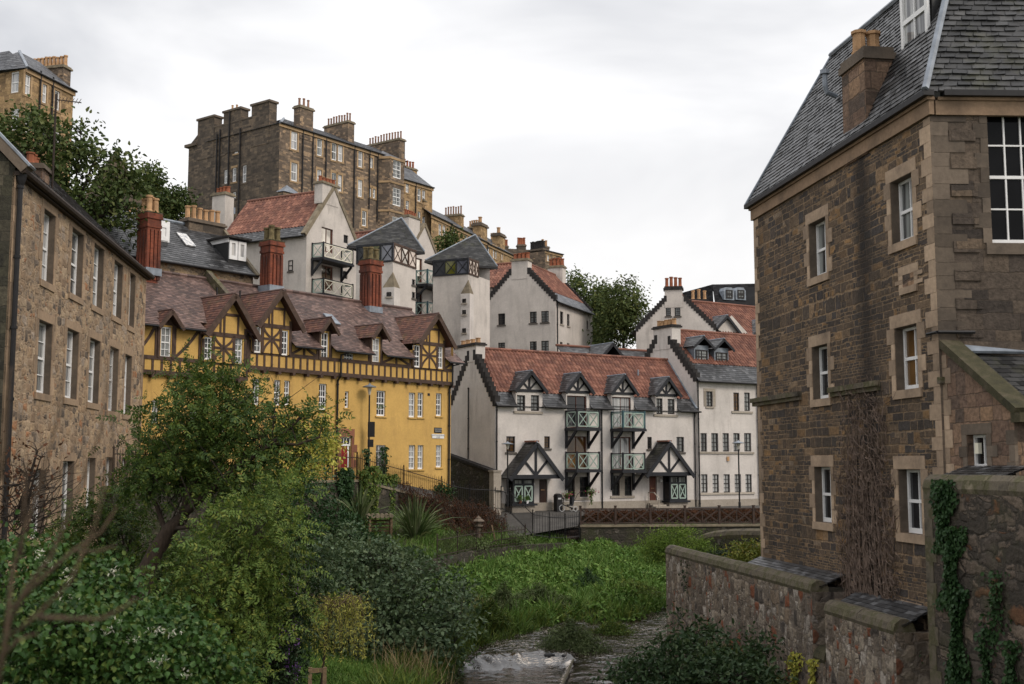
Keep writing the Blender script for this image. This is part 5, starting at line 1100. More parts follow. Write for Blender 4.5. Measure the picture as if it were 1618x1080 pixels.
u_ = S_.u(1144, 525); gablet(dw, S_, S_.u(1144, 525), 1.7, z0-.2, z0+1.45, .5, 2, 'slate', .25, .3, M['black']); gablet(dw, S_, S_.u(1206, 525), 1.7, z0-.2, z0+1.45, .5, 2, 'slate', .25, .3, M['black'])
m = MB(); fr = Fr(at(1095, 475, 104), (1, 0)); stack(dw, fr, -.2, 1.4, -.8, 0, fr.z(1100, 495), fr.z(1100, 472), M['tene_dark'], M['step'], 3, .9, .16, M['pot'], .25, .1)
# dark mansard far right
Mf = Fr(at(1130, 480, 118), (.93, .37)); mz0, mz1 = Mf.z(1140, 482), Mf.z(1150, 449, -1)
mb_ = thing('mansard_building', 'black slate mansard roof with two arched lead dormers on the skyline', 'building', Mf.P(4, mz0-6))
m = MB(); wall(m, Mf, [(0, -2), (14, -2), (14, mz0), (0, mz0)]); m.build('wall', M['cream'], mb_)
m = MB(); tiles(m, Mf.P(-.2, mz0, .3), Mf.P(14, mz0, .3), Mf.P(14, mz1+1.0, -1.6), Mf.P(.7, mz1, -1.6), .5, .3, 'flat', .02); e = Fr(Mf.P(0, 0, -8), Mf.n); tiles(m, e.P(0, mz0, .2), e.P(8, mz0, .2), Mf.P(.7, mz1, -1.6), e.P(0, mz1, -.7), .5, .3, 'flat', .02)
m.poly([Mf.P(.7, mz1, -1.6), Mf.P(14, mz1+1, -1.6), Mf.P(14, mz1+1.3, -8), Mf.P(.7, mz1, -8)]); rf = m.build('mansard_roof', M['blackslate'], mb_)
for x in (1152, 1170.5):
    o = .05; uc = Mf.u(x, 463, o); z0, z1 = Mf.z(x, 472, o), Mf.z(x, 456, o); m = MB(); m.prism(Mf, [(uc-.62, z0-.1), (uc+.62, z0-.1), (uc+.62, z1-.2), (uc+.35, z1+.15), (uc-.35, z1+.15), (uc-.62, z1-.2)], -1.5, o); d = m.build('dormer', M['lead'], mb_)
    win(d, Mf, (uc-.4, uc+.4, z0+.05, z1-.12), M['brownsash'], M['glass_half'], 2, 3, .0, .1, .05, o=o+.05, name='dormer_window')
# ---------------------------------------------------------------- crow-stepped white house in the middle distance
def corner(px, py, Y, vpx, xl, xr):
    R = Fr(at(px, py, Y), vdir(vpx)); g = Fr(R.P(0, 0), R.n); w_ = -g.u(xl, py); return R, Fr(R.P(0, 0)-R.n*w_, R.n), w_, R.u(xr, py+10)
Cr, Cg, cwid, cL = corner(878, 500, 98, 1592, 765, 936)
zCe = (Cg.z(768, 478)+Cr.z(880, 473)+Cr.z(933, 493))/3; zCa = Cg.z(821, 412)
cb = thing('crow_stepped_house', 'pale house with crow-stepped gable and two red chimney stacks in the middle distance', 'house', Cg.P(cwid/2, 0))
hCg = openings(Cg, [(787, 798, 495, 513), (837, 848, 492, 510), (855, 867, 491, 509), (787, 798, 541, 556), (837, 848, 539, 556), (855, 867, 538, 556)])
hCr = openings(Cr, [(885, 890, 492, 512), (896, 900, 496, 515), (927, 930, 506, 520), (885, 889, 540, 558), (896, 900, 542, 559)])
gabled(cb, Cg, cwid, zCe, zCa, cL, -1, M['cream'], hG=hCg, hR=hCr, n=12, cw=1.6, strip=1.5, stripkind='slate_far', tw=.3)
for i, r in enumerate(hCg): win(cb, Cg, r, M['brownsash'], M['glass_half' if i else 'glass'], 2, 4, .1, .06, .03, M['darksill'])
for i, r in enumerate(hCr): win(cb, Cr, r, M['brownsash'], M['glass'], 1, 4, .1, .06, .03, M['sillst'])
stack(cb, Cg, Cg.u(808.5, 412), Cg.u(834, 412), -.9, .03, zCa-1.6, Cg.z(821, 408)+.0, M['cream'], M['cope'], 4, .55, .2, M['potred'], .22, .1)
stack(cb, Cg, cwid/2-.75, cwid/2+.75, -cL, -cL+.9, zCa-1.2, zCa+1.0, M['cream'], M['cope'], 4, .75, .2, M['potred'], .22, .1)
pipe(cb, Cr, .25, 0, zCe-.2, .08, .05)
# wing to its left with a pantile slope
S_ = Fr(at(770, 455, 106), Cg.d); z0, z1 = S_.z(790, 452), S_.z(790, 418, -3); cw2 = thing('pantiled_wing', 'small red pantiled wing between the slate tower and the crow-stepped gable', 'building', S_.P(2, 0))
m = MB(); wall(m, S_, [(-1, -1), (2.2, -1), (2.2, z0), (-1, z0)]); m.build('harled_wall', M['cream'], cw2); m = MB(); tiles(m, S_.P(-1, z0-.1, .3), S_.P(2.3, z0-.1, .3), S_.P(2.3, z1, -3), S_.P(-1, z1, -3), .3, .36, 'pan', .045); rf = m.build('pantile_roof', M['pan'], cw2); m = MB(); m.tube([S_.P(-1, z1+.08, -3), S_.P(2.3, z1+.08, -3)], .12, 7); m.build('ridge_tile', M['pan'], rf)
# ---------------------------------------------------------------- stair towers with pyramid slate roofs
def tower(label, px, py, Y, xl, xr, bt, bb, ax, ay, zb, bandR, bandL, lwin, rwin, pil):
    R = Fr(at(px, py, Y), vdir(1592)); wr = R.u(xr, py); g0 = Fr(R.P(0, 0), R.n); wl = -g0.u(xl, py); Lf = Fr(R.P(0, 0)-R.n*wl, R.n)
    zt, z1 = Lf.z(px-2, bt), Lf.z(px-2, bb); t = thing('stair_tower', label, 'tower', R.P(wr/2, zb, -wl/2))
    hl = openings(Lf, lwin); hr = openings(R, rwin); m = MB()
    wall(m, Lf, [(0, zb), (wl, zb), (wl, z1), (0, z1)], [h for h in hl if not pil], .12); wall(m, R, [(0, zb), (wr, zb), (wr, z1 if bandR else zt), (0, z1 if bandR else zt)], hr, .12)
    bk = Fr(R.P(wr, 0, -wl), -R.n); bk2 = R.left  # far faces
    F3 = Fr(Lf.P(0, 0, -wr), -R.d); wall(m, F3, [(0, zb), (wr, zb), (wr, zt), (0, zt)]); F4 = R.right(wr); wall(m, F4, [(0, zb), (wl, zb), (wl, zt), (0, zt)])
    if pil:   # little stair turret on the corner with a sloping stone top
        pw = wl-Lf.u(pil[0], pil[1]); pz = Lf.z(px, pil[1]); pr_ = max(.35, R.u(pil[2], pil[1]))
        k_ = .24; tm = MB(); q = MB()
        for f_, a, b in ((Lf, wl-pw, wl+k_), (R, -k_, pr_)): wall(q, f_, [(a, zb), (b, zb), (b, pz), (a, pz)], [], .1, k_)
        for f_, a, b, sd in ((Lf, wl-pw, wl+k_, -1), (R, -k_, pr_, 1)):
            e = a if sd < 0 else b; tm.poly([f_.P(a, pz, k_), f_.P(b, pz, k_), Lf.P(wl, pz+1.1, 0)]); tm.poly([f_.P(e, pz, k_), f_.P(e, pz, 0), Lf.P(wl, pz+1.1, 0)]); q.poly([f_.P(e, zb, k_), f_.P(e, zb, 0), f_.P(e, pz, 0), f_.P(e, pz, k_)])
        k = q.build('stair_turret', M['white'], t); tm.build('turret_top', M['cope'], k)
    m.build('harled_wall', M['cream'], t)
    for r in hl: win(t, Lf, r, M['brownsash'], M['glass'], 2, 2, .0 if pil else .08, .05, .025, M['sillst'], mid=False, o=.0 if not pil else .27)
    for r in hr: win(t, R, r, M['brownsash'], M['glass'], 1, 2, .08, .05, .03, M['darksill'], mid=False)
    for fr, ww, full, cols in ((Lf, wl, bandL, ('plate_dark', 'olive', 'greyp')), (R, wr, bandR, ('pinkp', 'glass_gold' if ax < 650 else 'pinkp', 'pinkp'))):
        n = len(cols); lim = ww if full == 1 else ww*full
        if not lim: continue
        b = MB(); k = .1
        b.box(fr, 0, lim, z1-.1, z1+.02, -.2, .07); b.box(fr, 0, lim, zt-.1, zt+.05, -.2, .07)
        for i in range(n+1): x = (lim-k)*i/n; b.box(fr, x, x+k, z1+.02, zt-.1, -.2, .06)
        for i in range(n):
            x0, x1 = lim*i/n+k, lim*(i+1)/n; b.beam(fr.P(x0, z1, .035), fr.P(x1, zt-.1, .035), .045, .04, fr.n); b.beam(fr.P(x1, z1, .033), fr.P(x0, zt-.1, .033), .045, .036, fr.n)
        bd = b.build('timber_band', M['black'] if fr is Lf else M['timber'], t, uv=False)
        for i in range(n):
            x0, x1 = lim*i/n+.05, lim*(i+1)/n+.05; g = MB(); g.poly([fr.P(x0, z1, .01), fr.P(x1, z1, .01), fr.P(x1, zt, .01), fr.P(x0, zt, .01)]); g.build('band_panel', M[cols[i]], bd, uv=False)
    cs = [Lf.P(-.45, zt, -wr-.45), Lf.P(-.45, zt, .45), R.P(wr+.45, zt, .45), R.P(wr+.45, zt, -wl-.45)]; c_ = (cs[0]+cs[2])/2; za = zt+ (at(ax, ay, c_.y).z-zt); apex = V((c_.x, c_.y, za))
    m = MB()
    for i in range(4): a, b = cs[i], cs[(i+1) % 4]; tiles(m, a, b, apex, apex, .35, .24, 'flat', .022, .4)
    rf = m.build('pyramid_roof', M['slate_old'], t); m = MB()
    for c in cs: m.tube([c+UP*.05, apex+UP*.03], .06, 5)
    m.build('lead_hip', M['lead'], rf, uv=False); m = MB()
    for i in range(4): a, b = cs[i], cs[(i+1) % 4]; m.beam(a-UP*.1, b-UP*.1, .16, .14, UP)
    m.build('gutter', M['iron'], rf, uv=False)
    return t, R, Lf
M['olive'] = glass('olive tinted glass', (.16, .155, .02), .1); M['greyp'] = glass('grey sky glass', (.16, .165, .20), .08, .8); M['pinkp'] = paint('pale boarded panel', (.66, .57, .50), .7, .1)
tower('white stair tower with grey pyramid roof and pale crossed panels beside the brick chimney', 621, 420, 78, 563, 657, 384, 411, 601, 344, 1, 1, 1, [(614, 621, 462, 469)], [(651, 656, 441, 450), (651, 656, 461, 471)], (607, 454, 627.5))
t2, T2R, T2L = tower('white stair tower with grey pyramid roof and an olive crossed pane in its dark band', 740, 450, 86, 684, 774, 408, 431, 723, 371, -1, .45, 1, [(733, 738.5, 472.5, 479), (733, 738.5, 490, 497), (733, 738.5, 519, 526)], [], (730, 464, 744))
# ---------------------------------------------------------------- upper white houses with balconies
Ar, Ag_, aw, aL = corner(484, 400, 82, 1797, 345, 565)
# here the receding wall (frame Ar) carries the gable and the left wall (Ag_) the long eave
aG, aW, aLL = Ar, Ar.u(565, 420), aw
zAe = Ag_.z(484, 366); zAa = Ar.z(525, 300)
ab = thing('balcony_house', 'cream gabled house with red pantiles and cream crossed balconies above the brown roof', 'house', Ar.P(3, 4))
hAg = openings(Ar, [(508, 526, 360, 398), (543, 550, 371, 384), (508, 526, 420, 458), (542, 549, 428, 440)]); hAl = openings(Ag_, [(456, 463, 411, 428)])
R_, L_, _b = gabled(ab, Ar, aW, zAe, zAa, aLL, 2, M['cream'], hG=hAg, crow=False, strip=1.1)
for i, r in enumerate(hAg): win(ab, Ar, r, M['brownsash'] if i % 2 else M['redsash'], M['glass'] if i % 2 else M['glass_gold'], 2, 2 if i % 2 else 1, .1, .06, .03, mid=False, name='window' if i % 2 else 'balcony_door')
for r in hAl: win(ab, Ag_, r, M['brownsash'], M['glass'], 1, 2, -.02, .06, .03, M['darksill'])
m = MB()
for sg, ue in ((1, aW), (-1, 0)): m.beam(Ar.P(ue+sg*.2, zAe-.2, -.12), Ar.P(aW/2, zAa+.3, -.12), .28, .4, Ar.n)
m.build('stone_skew', M['cope'], ab)
stack(ab, Ar, Ar.u(509, 295)-.0, Ar.u(535, 295), -.7, .03, zAa-1.2, Ar.z(522, 289), M['cream'], M['cope'], 5, .42, .15, M['potred'], .2, .1)
fr = Ag_; qx0, qx1 = Ag_.u(341, 312, -3), Ag_.u(360, 312, -3); stack(ab, Ag_, qx0, qx1+.1, -3.6, -2.6, zAa-2.2, Ag_.z(352, 305, -3), M['cream'], M['cope'], 4, .5, .18, M['potred'], .25, .12)
for y in (407, 463):
    u0 = Ar.u(490, y-12); u1 = Ar.u(541, y-12); z_ = Ar.z(530, y+3, 1.1); balcony(ab, Ar, u0+.15, u1-.1, z_, 1.1, 1.0, M['creamwood'], M['black'], M['mint'], panels=3)
uu = Ag_.u(376, 333, -2); m = MB(); m.tube([Ag_.P(uu, Ag_.z(376, 337, -1.6), -1.6), Ag_.P(uu, Ag_.z(376, 337, -1.6)+.5, -1.6)], .07, 6); m.build('vent_pipe', M['lead'], ab, uv=False)
# second balcony house behind the first tower
bR = Fr(at(640, 420, 91), vdir(1797)); bW = bR.u(699, 440); zBa = bR.z(655, 352); zBe = bR.z(690, 425)
bb = thing('balcony_house', 'cream gabled house with pale green crossed balconies between the two slate towers', 'house', bR.P(3, 2))
hB_ = openings(bR, [(658, 667, 408, 446), (658, 667, 462, 497)])
gabled(bb, bR, bW, zBe, zBa, 8.5, -1, M['cream'], hG=hB_, crow=False, strip=.9)
for r in hB_: win(bb, bR, r, M['redsash'], M['glass_gold' if r is hB_[0] else 'glass'], 1, 1, .1, .07, .03, mid=False, name='balcony_door')
stack(bb, bR, bR.u(645.5, 345), bR.u(663, 345), -.8, .03, zBa-1.4, bR.z(654, 341), M['cream'], M['cope'], 5, .45, .13, M['potred'], .2, .08)
m = MB()
for sg, ue in ((1, bW), (-1, 0)): m.beam(bR.P(ue+sg*.2, zBe-.2, -.12), bR.P(bW/2, zBa+.2, -.12), .26, .4, bR.n)
m.build('stone_skew', M['cope'], bb)
for y in (445, 496): balcony(bb, bR, bR.u(656, y-10), bR.u(684, y-10), bR.z(676, y+2, 1.2), 1.2, 1.05, M['mint'], M['teal'], panels=3)
# ---------------------------------------------------------------- slate roofed stone house behind the ochre building
Sf = Fr(at(400, 437, 60), vdir(2300)); shu0 = Sf.u(236, 405); z0 = (Sf.z(254, 405)+Sf.z(400, 436))/2; z1 = (Sf.z(262, 347, -3)+Sf.z(315, 361, -3))/2
sh = thing('slate_house', 'old stone house with grey slate roof, skylight and white framed dormers behind the brick chimneys', 'house', Sf.P(shu0/2, 3))
m = MB(); wall(m, Sf, [(shu0-3, 2), (0, 2), (0, z0), (shu0-3, z0)]); r_ = Sf.right(0); wall(m, r_, [(0, 2), (6, 2), (6, z0), (3, z1), (0, z0)]); m.build('wall', M['lb'], sh)
m = MB(); tiles(m, Sf.P(shu0-3, z0-.1, .25), Sf.P(.1, z0-.1, .25), Sf.P(.1, z1, -3), Sf.P(shu0-3, z1, -3), .3, .2, 'flat', .018); m.poly([Sf.P(shu0-3, z1, -3), Sf.P(0, z1, -3), Sf.P(0, z0, -6), Sf.P(shu0-3, z0, -6)]); rf = m.build('slate_roof', M['slate'], sh)
m = MB(); m.tube([Sf.P(shu0-3, z1+.04, -3), Sf.P(.1, z1+.04, -3)], .09, 6); m.build('lead_ridge', M['lead'], rf, uv=False); m = MB(); m.tube([Sf.P(shu0-3, z0-.15, .3), Sf.P(.1, z0-.15, .3)], .06, 6); m.build('gutter', M['iron'], rf, uv=False)
zr_ = lambda o: z0-.1+(.25-o)*(z1-z0+.1)/3.25
m = MB(); m.beam(Sf.P(.05, z0-.2, .3), Sf.P(.05, z1+.2, -3), .2, .3, UP); m.build('stone_skew', M['cope'], sh)
o = -3.0; u0, u1 = Sf.u(298, 362, -2.6), Sf.u(355, 362, -2.6); stack(sh, Sf, u0, u1, -3.4, -2.6, z1-2.0, Sf.z(326, 348, -2.6), M['tene_dark'], M['dress_dark'], 6, .75, .15, M['pot'], .2, .1, 'broad stone chimney with two clusters of buff pots')
o = -.35; d0, d1 = Sf.u(361, 395, o), Sf.u(388.5, 395, o); zz0, zz1 = Sf.z(375, 411, o), Sf.z(375, 381, o)
m = MB(); m.box(Sf, d0-.02, d1+.02, zz0-.5, zz1+.1, -3.1, o); d = m.build('dormer', M['slate_old'], sh)
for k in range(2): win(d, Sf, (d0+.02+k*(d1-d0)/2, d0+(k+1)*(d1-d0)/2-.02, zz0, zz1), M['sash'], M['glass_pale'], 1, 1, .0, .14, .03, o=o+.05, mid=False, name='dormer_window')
m = MB(); m.box(Sf, d0-.2, d1+.2, zz1+.1, zz1+.2, -3.2, o+.25); m.build('flat_roof', M['step'], d, uv=False); m = MB(); m.box(Sf, d0-.06, d0-.02, zz1-.12, zz1+.1, -3.0, o+.06); m.build('fascia', M['sash'], d, uv=False)
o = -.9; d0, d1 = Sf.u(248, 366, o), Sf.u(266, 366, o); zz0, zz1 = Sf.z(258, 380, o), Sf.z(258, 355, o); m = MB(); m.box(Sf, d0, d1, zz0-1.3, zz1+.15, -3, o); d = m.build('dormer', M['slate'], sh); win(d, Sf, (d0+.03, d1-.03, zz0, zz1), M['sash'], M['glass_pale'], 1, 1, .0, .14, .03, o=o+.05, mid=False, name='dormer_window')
m = MB(); m.box(Sf, d0-.06, d1+.06, zz0-.05, zz1+.2, o-.3, o+.03); m.build('dormer_cheek', M['sash'], d, uv=False)
o = -1.6; uu = Sf.u(294, 380, o); m = MB(); m.beam(Sf.P(uu, zr_(o+.45)+.08, o+.45), Sf.P(uu, zr_(o-.45)+.08, o-.45), .6, .06, Sf.n+UP); m.build('rooflight', M['glass_pale'], sh, uv=False)
# hidden gable among the trees
hg = thing('stone_gable_house', 'grey stone gable half hidden by the tall leafy tree', 'house', at(165, 400, 74)-UP*5); f = Fr(at(135, 300, 74), (.97, .25)); z0, z1 = f.z(200, 310), f.z(170, 236)
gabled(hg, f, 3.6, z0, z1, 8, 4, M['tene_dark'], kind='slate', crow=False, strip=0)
fr = Fr(at(194, 440, 73), (1, .1)); stack(hg, fr, 0, .75, -.7, 0, fr.z(198, 460), fr.z(198, 335), M['tene_dark'], M['dress_dark'], 2, .4, .14)
ae = thing('television_aerial', 'small forked aerial on the skyline over the leafy tree', 'aerial', at(207, 300, 76)); m = MB(); p0, p1 = at(207, 320, 76), at(207, 243, 76); m.tube([p0, p1], .035, 5)
for dz, w_ in ((-.15, .5), (-.45, .9), (-.7, .35)): m.tube([p1+UP*dz-V((w_*.5, 0, -.05)), p1+UP*dz+V((w_, 0, -.06))], .02, 4)
m.build('mast', M['rust'], ae, uv=False)
# ---------------------------------------------------------------- tenements on the hill
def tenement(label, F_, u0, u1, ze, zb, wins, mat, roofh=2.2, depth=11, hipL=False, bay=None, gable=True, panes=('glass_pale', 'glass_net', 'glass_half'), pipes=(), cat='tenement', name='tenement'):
    t = thing(name, label, cat, F_.P((u0+u1)/2, zb))
    hs = openings(F_, wins); m = MB(); wall(m, F_, [(u0, zb), (u1, zb), (u1, ze), (u0, ze)], hs, .16)
    er = F_.right(u1); wall(m, er, [(0, zb), (depth, zb), (depth, ze), (0, ze)])
    m.build('stone_wall', M[mat], t)
    for i, r in enumerate(hs):
        w_ = win(t, F_, r, M['sash'], M[panes[(i*7+i//3) % len(panes)]], 1, 2, .11, .1, .05)
        m = MB(); m.box(F_, r[0]-.22, r[1]+.22, r[3]+.005, r[3]+.32, -.02, .03); m.box(F_, r[0]-.22, r[1]+.22, r[2]-.2, r[2]-.005, -.02, .07)
        m.box(F_, r[0]-.2, r[0]-.005, r[2], r[3], -.02, .024); m.box(F_, r[1]+.005, r[1]+.2, r[2], r[3], -.02, .024); m.build('stone_surround', M['tene_dress'], w_)
    m = MB(); m.box(F_, u0-.1, u1+.1, ze-.35, ze, -.02, .16); m.build('cornice', M['tene_dress'], t)
    m = MB(); m.tube([F_.P(u0-.1, ze+.05, .28), F_.P(u1+.1, ze+.05, .28)], .1, 6); m.build('gutter', M['iron'], t, uv=False)
    rr = depth*.42
    m = MB(); tiles(m, F_.P(u0, ze+.02, .25), F_.P(u1+.1, ze+.02, .25), F_.P(u1+.1, ze+roofh, -rr), F_.P(u0+(rr if hipL else 0), ze+roofh, -rr), .6, .4, 'flat', .02)
    if hipL: tiles(m, F_.P(u0-.2, ze+.02, -depth), F_.P(u0-.2, ze+.02, .25), F_.P(u0+rr, ze+roofh, -rr), F_.P(u0+rr, ze+roofh, -rr), .6, .4, 'flat', .02)
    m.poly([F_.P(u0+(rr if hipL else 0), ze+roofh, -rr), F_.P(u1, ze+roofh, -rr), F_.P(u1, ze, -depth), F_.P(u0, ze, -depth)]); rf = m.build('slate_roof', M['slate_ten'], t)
    if hipL: m = MB(); m.tube([F_.P(u0-.1, ze+.06, .2), F_.P(u0+rr, ze+roofh+.03, -rr)], .16, 5); m.build('lead_hip', M['lead'], rf, uv=False)
    for u_, za, zc_ in pipes: pipe(t, F_, u_, zc_, za, .13, .08, n=5)
    return t
def tstack(t, F_, xl, xr, yt, o, z0, mat, n, ph, pr, potmat):
    """stack standing across the roof, square to the street front"""
    fr = Fr(F_.P(F_.u(xr, yt+12, o), 0, o), F_.n); return stack(t, fr, fr.u(xl, yt+12), 0, -1.1, 0, z0, fr.z((xl+xr)/2, yt+4), mat, M['cope'], n, ph, pr, potmat, .3, .14)
T1 = Fr(at(440, 300, 128), vdir(2170)); tu = lambda x, y, o=0: T1.u(x, y, o); tz = lambda x, y, o=0: T1.z(x, y, o)
zT = (tz(445, 197)+tz(560, 230))/2; u_e = tu(638, 300)
w1 = [(460, 470, 208, 236), (460, 470, 257, 286), (501, 509, 219, 246), (501, 508, 268, 294), (524, 532, 226, 253), (534, 541.5, 229, 255), (524, 532, 273, 299), (533, 540, 276, 302), (566, 573, 239, 264), (565.5, 572.5, 284, 311), (584, 589, 249, 265), (583, 586.6, 296, 311), (589, 593, 298, 313), (572, 579, 333, 357), (462, 470, 306, 330), (501, 508, 316, 342)]
P_ = [(tu(x, y), zT, tz(x, y2)) for x, y, y2 in ((477, 260, 330), (493, 260, 320), (514, 260, 320), (559, 260, 360), (583, 260, 330), (596, 260, 350))]
tn = tenement('tall sooty tenement with chimney-topped gable and bay windows crowning the hill', T1, 0, u_e, zT, 6, w1, 'tene', 2.9, 13, True, pipes=P_)
Tg = T1.left(0, 0); gw = -Tg.u(297.5, 260); Tg = Fr(Tg.P(-gw, 0), Tg.d)
hg_ = openings(Tg, [(351, 354.5, 230, 243), (370, 376, 225, 242), (354, 359, 268, 290), (367, 373, 265, 287), (383, 389, 261, 288), (367, 372.5, 303, 313)])
m = MB(); wall(m, Tg, [(0, 6), (gw, 6), (gw, zT), (0, zT)], hg_, .16)
s1 = [(Tg.u(a, 220), Tg.u(b, 220), Tg.z((a+b)/2, c)) for a, b, c in ((312.5, 338.5, 188), (353, 380, 175.5), (397, 425, 164.5))]
zp = Tg.z(365, 197)
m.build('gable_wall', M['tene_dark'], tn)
for a, b, zt in s1:
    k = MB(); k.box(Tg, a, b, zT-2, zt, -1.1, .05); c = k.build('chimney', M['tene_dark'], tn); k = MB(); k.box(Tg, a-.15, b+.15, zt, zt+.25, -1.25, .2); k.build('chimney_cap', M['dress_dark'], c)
    if a > s1[0][0]+1 and a < s1[2][0]-1: pots(c, [Tg.P(a+.9, zt+.2, -.5), Tg.P(a+1.7, zt+.2, -.5)], .7, .14, M['pot'], 6)
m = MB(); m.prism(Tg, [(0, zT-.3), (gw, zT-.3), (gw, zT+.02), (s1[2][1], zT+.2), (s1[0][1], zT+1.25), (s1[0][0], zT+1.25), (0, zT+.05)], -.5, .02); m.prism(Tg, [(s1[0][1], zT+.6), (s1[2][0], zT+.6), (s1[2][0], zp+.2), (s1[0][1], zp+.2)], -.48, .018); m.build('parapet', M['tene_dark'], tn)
m = MB(); m.box(Tg, s1[0][1], s1[2][0], zp+.2, zp+.35, -.55, .08); m.box(Tg, -.5, s1[0][0], zT-.1, zT+.25, -.8, .3); m.build('parapet_coping', M['dress_dark'], tn)
for i, r in enumerate(hg_):
    w_ = win(tn, Tg, r, M['sash'], M['glass_net'], 1, 2, .11, .1, .05); m = MB(); m.box(Tg, r[0]-.25, r[1]+.25, r[3]+.005, r[3]+.28, -.02, .03); m.box(Tg, r[0]-.25, r[1]+.25, r[2]-.2, r[2]-.005, -.02, .06); m.build('stone_surround', M['tene_dress' if i in (1, 3) else 'dress_dark'], w_)
for x, yt in ((343.5, 212), (348, 205), (362.5, 175), (380, 203)): pipe(tn, Tg, Tg.u(x, 250), 12, Tg.z(x, yt), .15, .09, n=5)
stack(tn, T1, tu(473.5, 185), tu(494.5, 185), -1.0, .06, zT-1, tz(484, 168), M['tene'], M['cope'], 3, 1.0, .16, M['potmuted'], .35, .15)
tstack(tn, T1, 512, 550, 190, -2.5, zT, M['tene'], 9, 1.1, .13, M['potmuted'])
tstack(tn, T1, 578, 631, 219, -1.5, zT, M['tene'], 12, 1.1, .13, M['potmuted'])
# canted bay
b0, b1 = tu(598, 300), tu(636, 300); bo = 1.25; zbb = 10
pf = [T1.P(b0, 0, 0), T1.P(b0+.7, 0, bo), T1.P(b1-1.1, 0, bo), T1.P(b1, 0, 0)]
zb_t = tz(615, 246, bo)
wins_b = [(603, 614, 248, 276), (603, 614, 292, 320), (603, 614, 338, 362)], [(621, 629, 251, 280), (620.5, 628.5, 294, 323), (620, 628.5, 340, 364)]
c_m = MB()
faces = [Fr(pf[0], pf[1]-pf[0]), Fr(pf[1], pf[2]-pf[1]), Fr(pf[2], pf[3]-pf[2])]; lens = [(pf[1]-pf[0]).length, (pf[2]-pf[1]).length, (pf[3]-pf[2]).length]
bm = MB(); bws = []
for i, (f, l) in enumerate(zip(faces, lens)):
    hs = []
    if i > 0:
        for (xa, xb, ya, yb_) in wins_b[0]:
            zt_, zb__ = faces[1].z(609, ya), faces[1].z(609, yb_); hs.append((l*.22, l*.78, zb__, zt_))
    wall(bm, f, [(0, zbb), (l, zbb), (l, zb_t), (0, zb_t)], hs, .15); bws += [(f, h) for h in hs]
bo_ = bm.build('bay', M['tene'], tn)
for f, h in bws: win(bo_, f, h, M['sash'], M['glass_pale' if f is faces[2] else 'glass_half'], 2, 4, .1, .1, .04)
m = MB()
for i in range(3): a, b = pf[i]+UP*(zb_t), pf[i+1]+UP*zb_t; m.poly([a+(a-T1.P(b0+3, 0, -1)-UP*a.z)*.0, b, T1.P((b0+b1)/2, zb_t+1.5, -1.5)])
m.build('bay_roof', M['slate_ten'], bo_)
m = MB()
for f, l in zip(faces, lens): m.box(f, -.05, l+.05, zb_t-.3, zb_t, -.1, .12)
for zz in (faces[1].z(609, 284), faces[1].z(609, 330)):
    for f, l in zip(faces, lens): m.box(f, -.02, l+.02, zz-.15, zz+.1, -.1, .09)
m.build('bay_cornice', M['tene_dress'], bo_)
# small oriel roof
oc = tu(452, 300); m = MB(); zz = tz(455, 304, .8); m.prism(T1, [(oc-1.2, zz-4), (oc+1.4, zz-4), (oc+1.4, zz), (oc-1.2, zz)], 0, .9); k = m.build('oriel', M['tene'], tn); m = MB(); ap = T1.P(oc+.1, zz+1.1, 0)
for a, b in (((oc-1.5, 0), (oc-1.3, 1.1)), ((oc-1.3, 1.1), (oc+1.5, 1.1)), ((oc+1.5, 1.1), (oc+1.7, 0))): m.poly([T1.P(a[0], zz, a[1]), T1.P(b[0], zz, b[1]), ap])
m.build('oriel_roof', M['lead'], k, uv=False)
# next block, a storey lower
T2 = Fr(T1.P(u_e+.05, 0, -.3), T1.d); zT2 = (T2.z(642, 285)+T2.z(680, 297))/2
w2_ = [(641, 646, 289, 304), (641, 646, 317, 332), (659.5, 665, 298, 318), (667, 672, 300.5, 321), (659.5, 664.5, 334, 357), (667, 672, 336, 358)]
t2_ = tenement('narrow lower tenement between the tall block and the stepping terrace', T2, 0, T2.u(683, 320), zT2, 6, w2_, 'tene_warm', 3.4, 10, pipes=[(T2.u(656, 320), zT2, 16)])
stack(t2_, T2, T2.u(641, 270, -4), T2.u(659, 270, -4), -5, -4, zT2, T2.z(650, 264, -4), M['tene_warm'], M['cope'], 4, 1.0, .17, M['potred'], .3, .12)
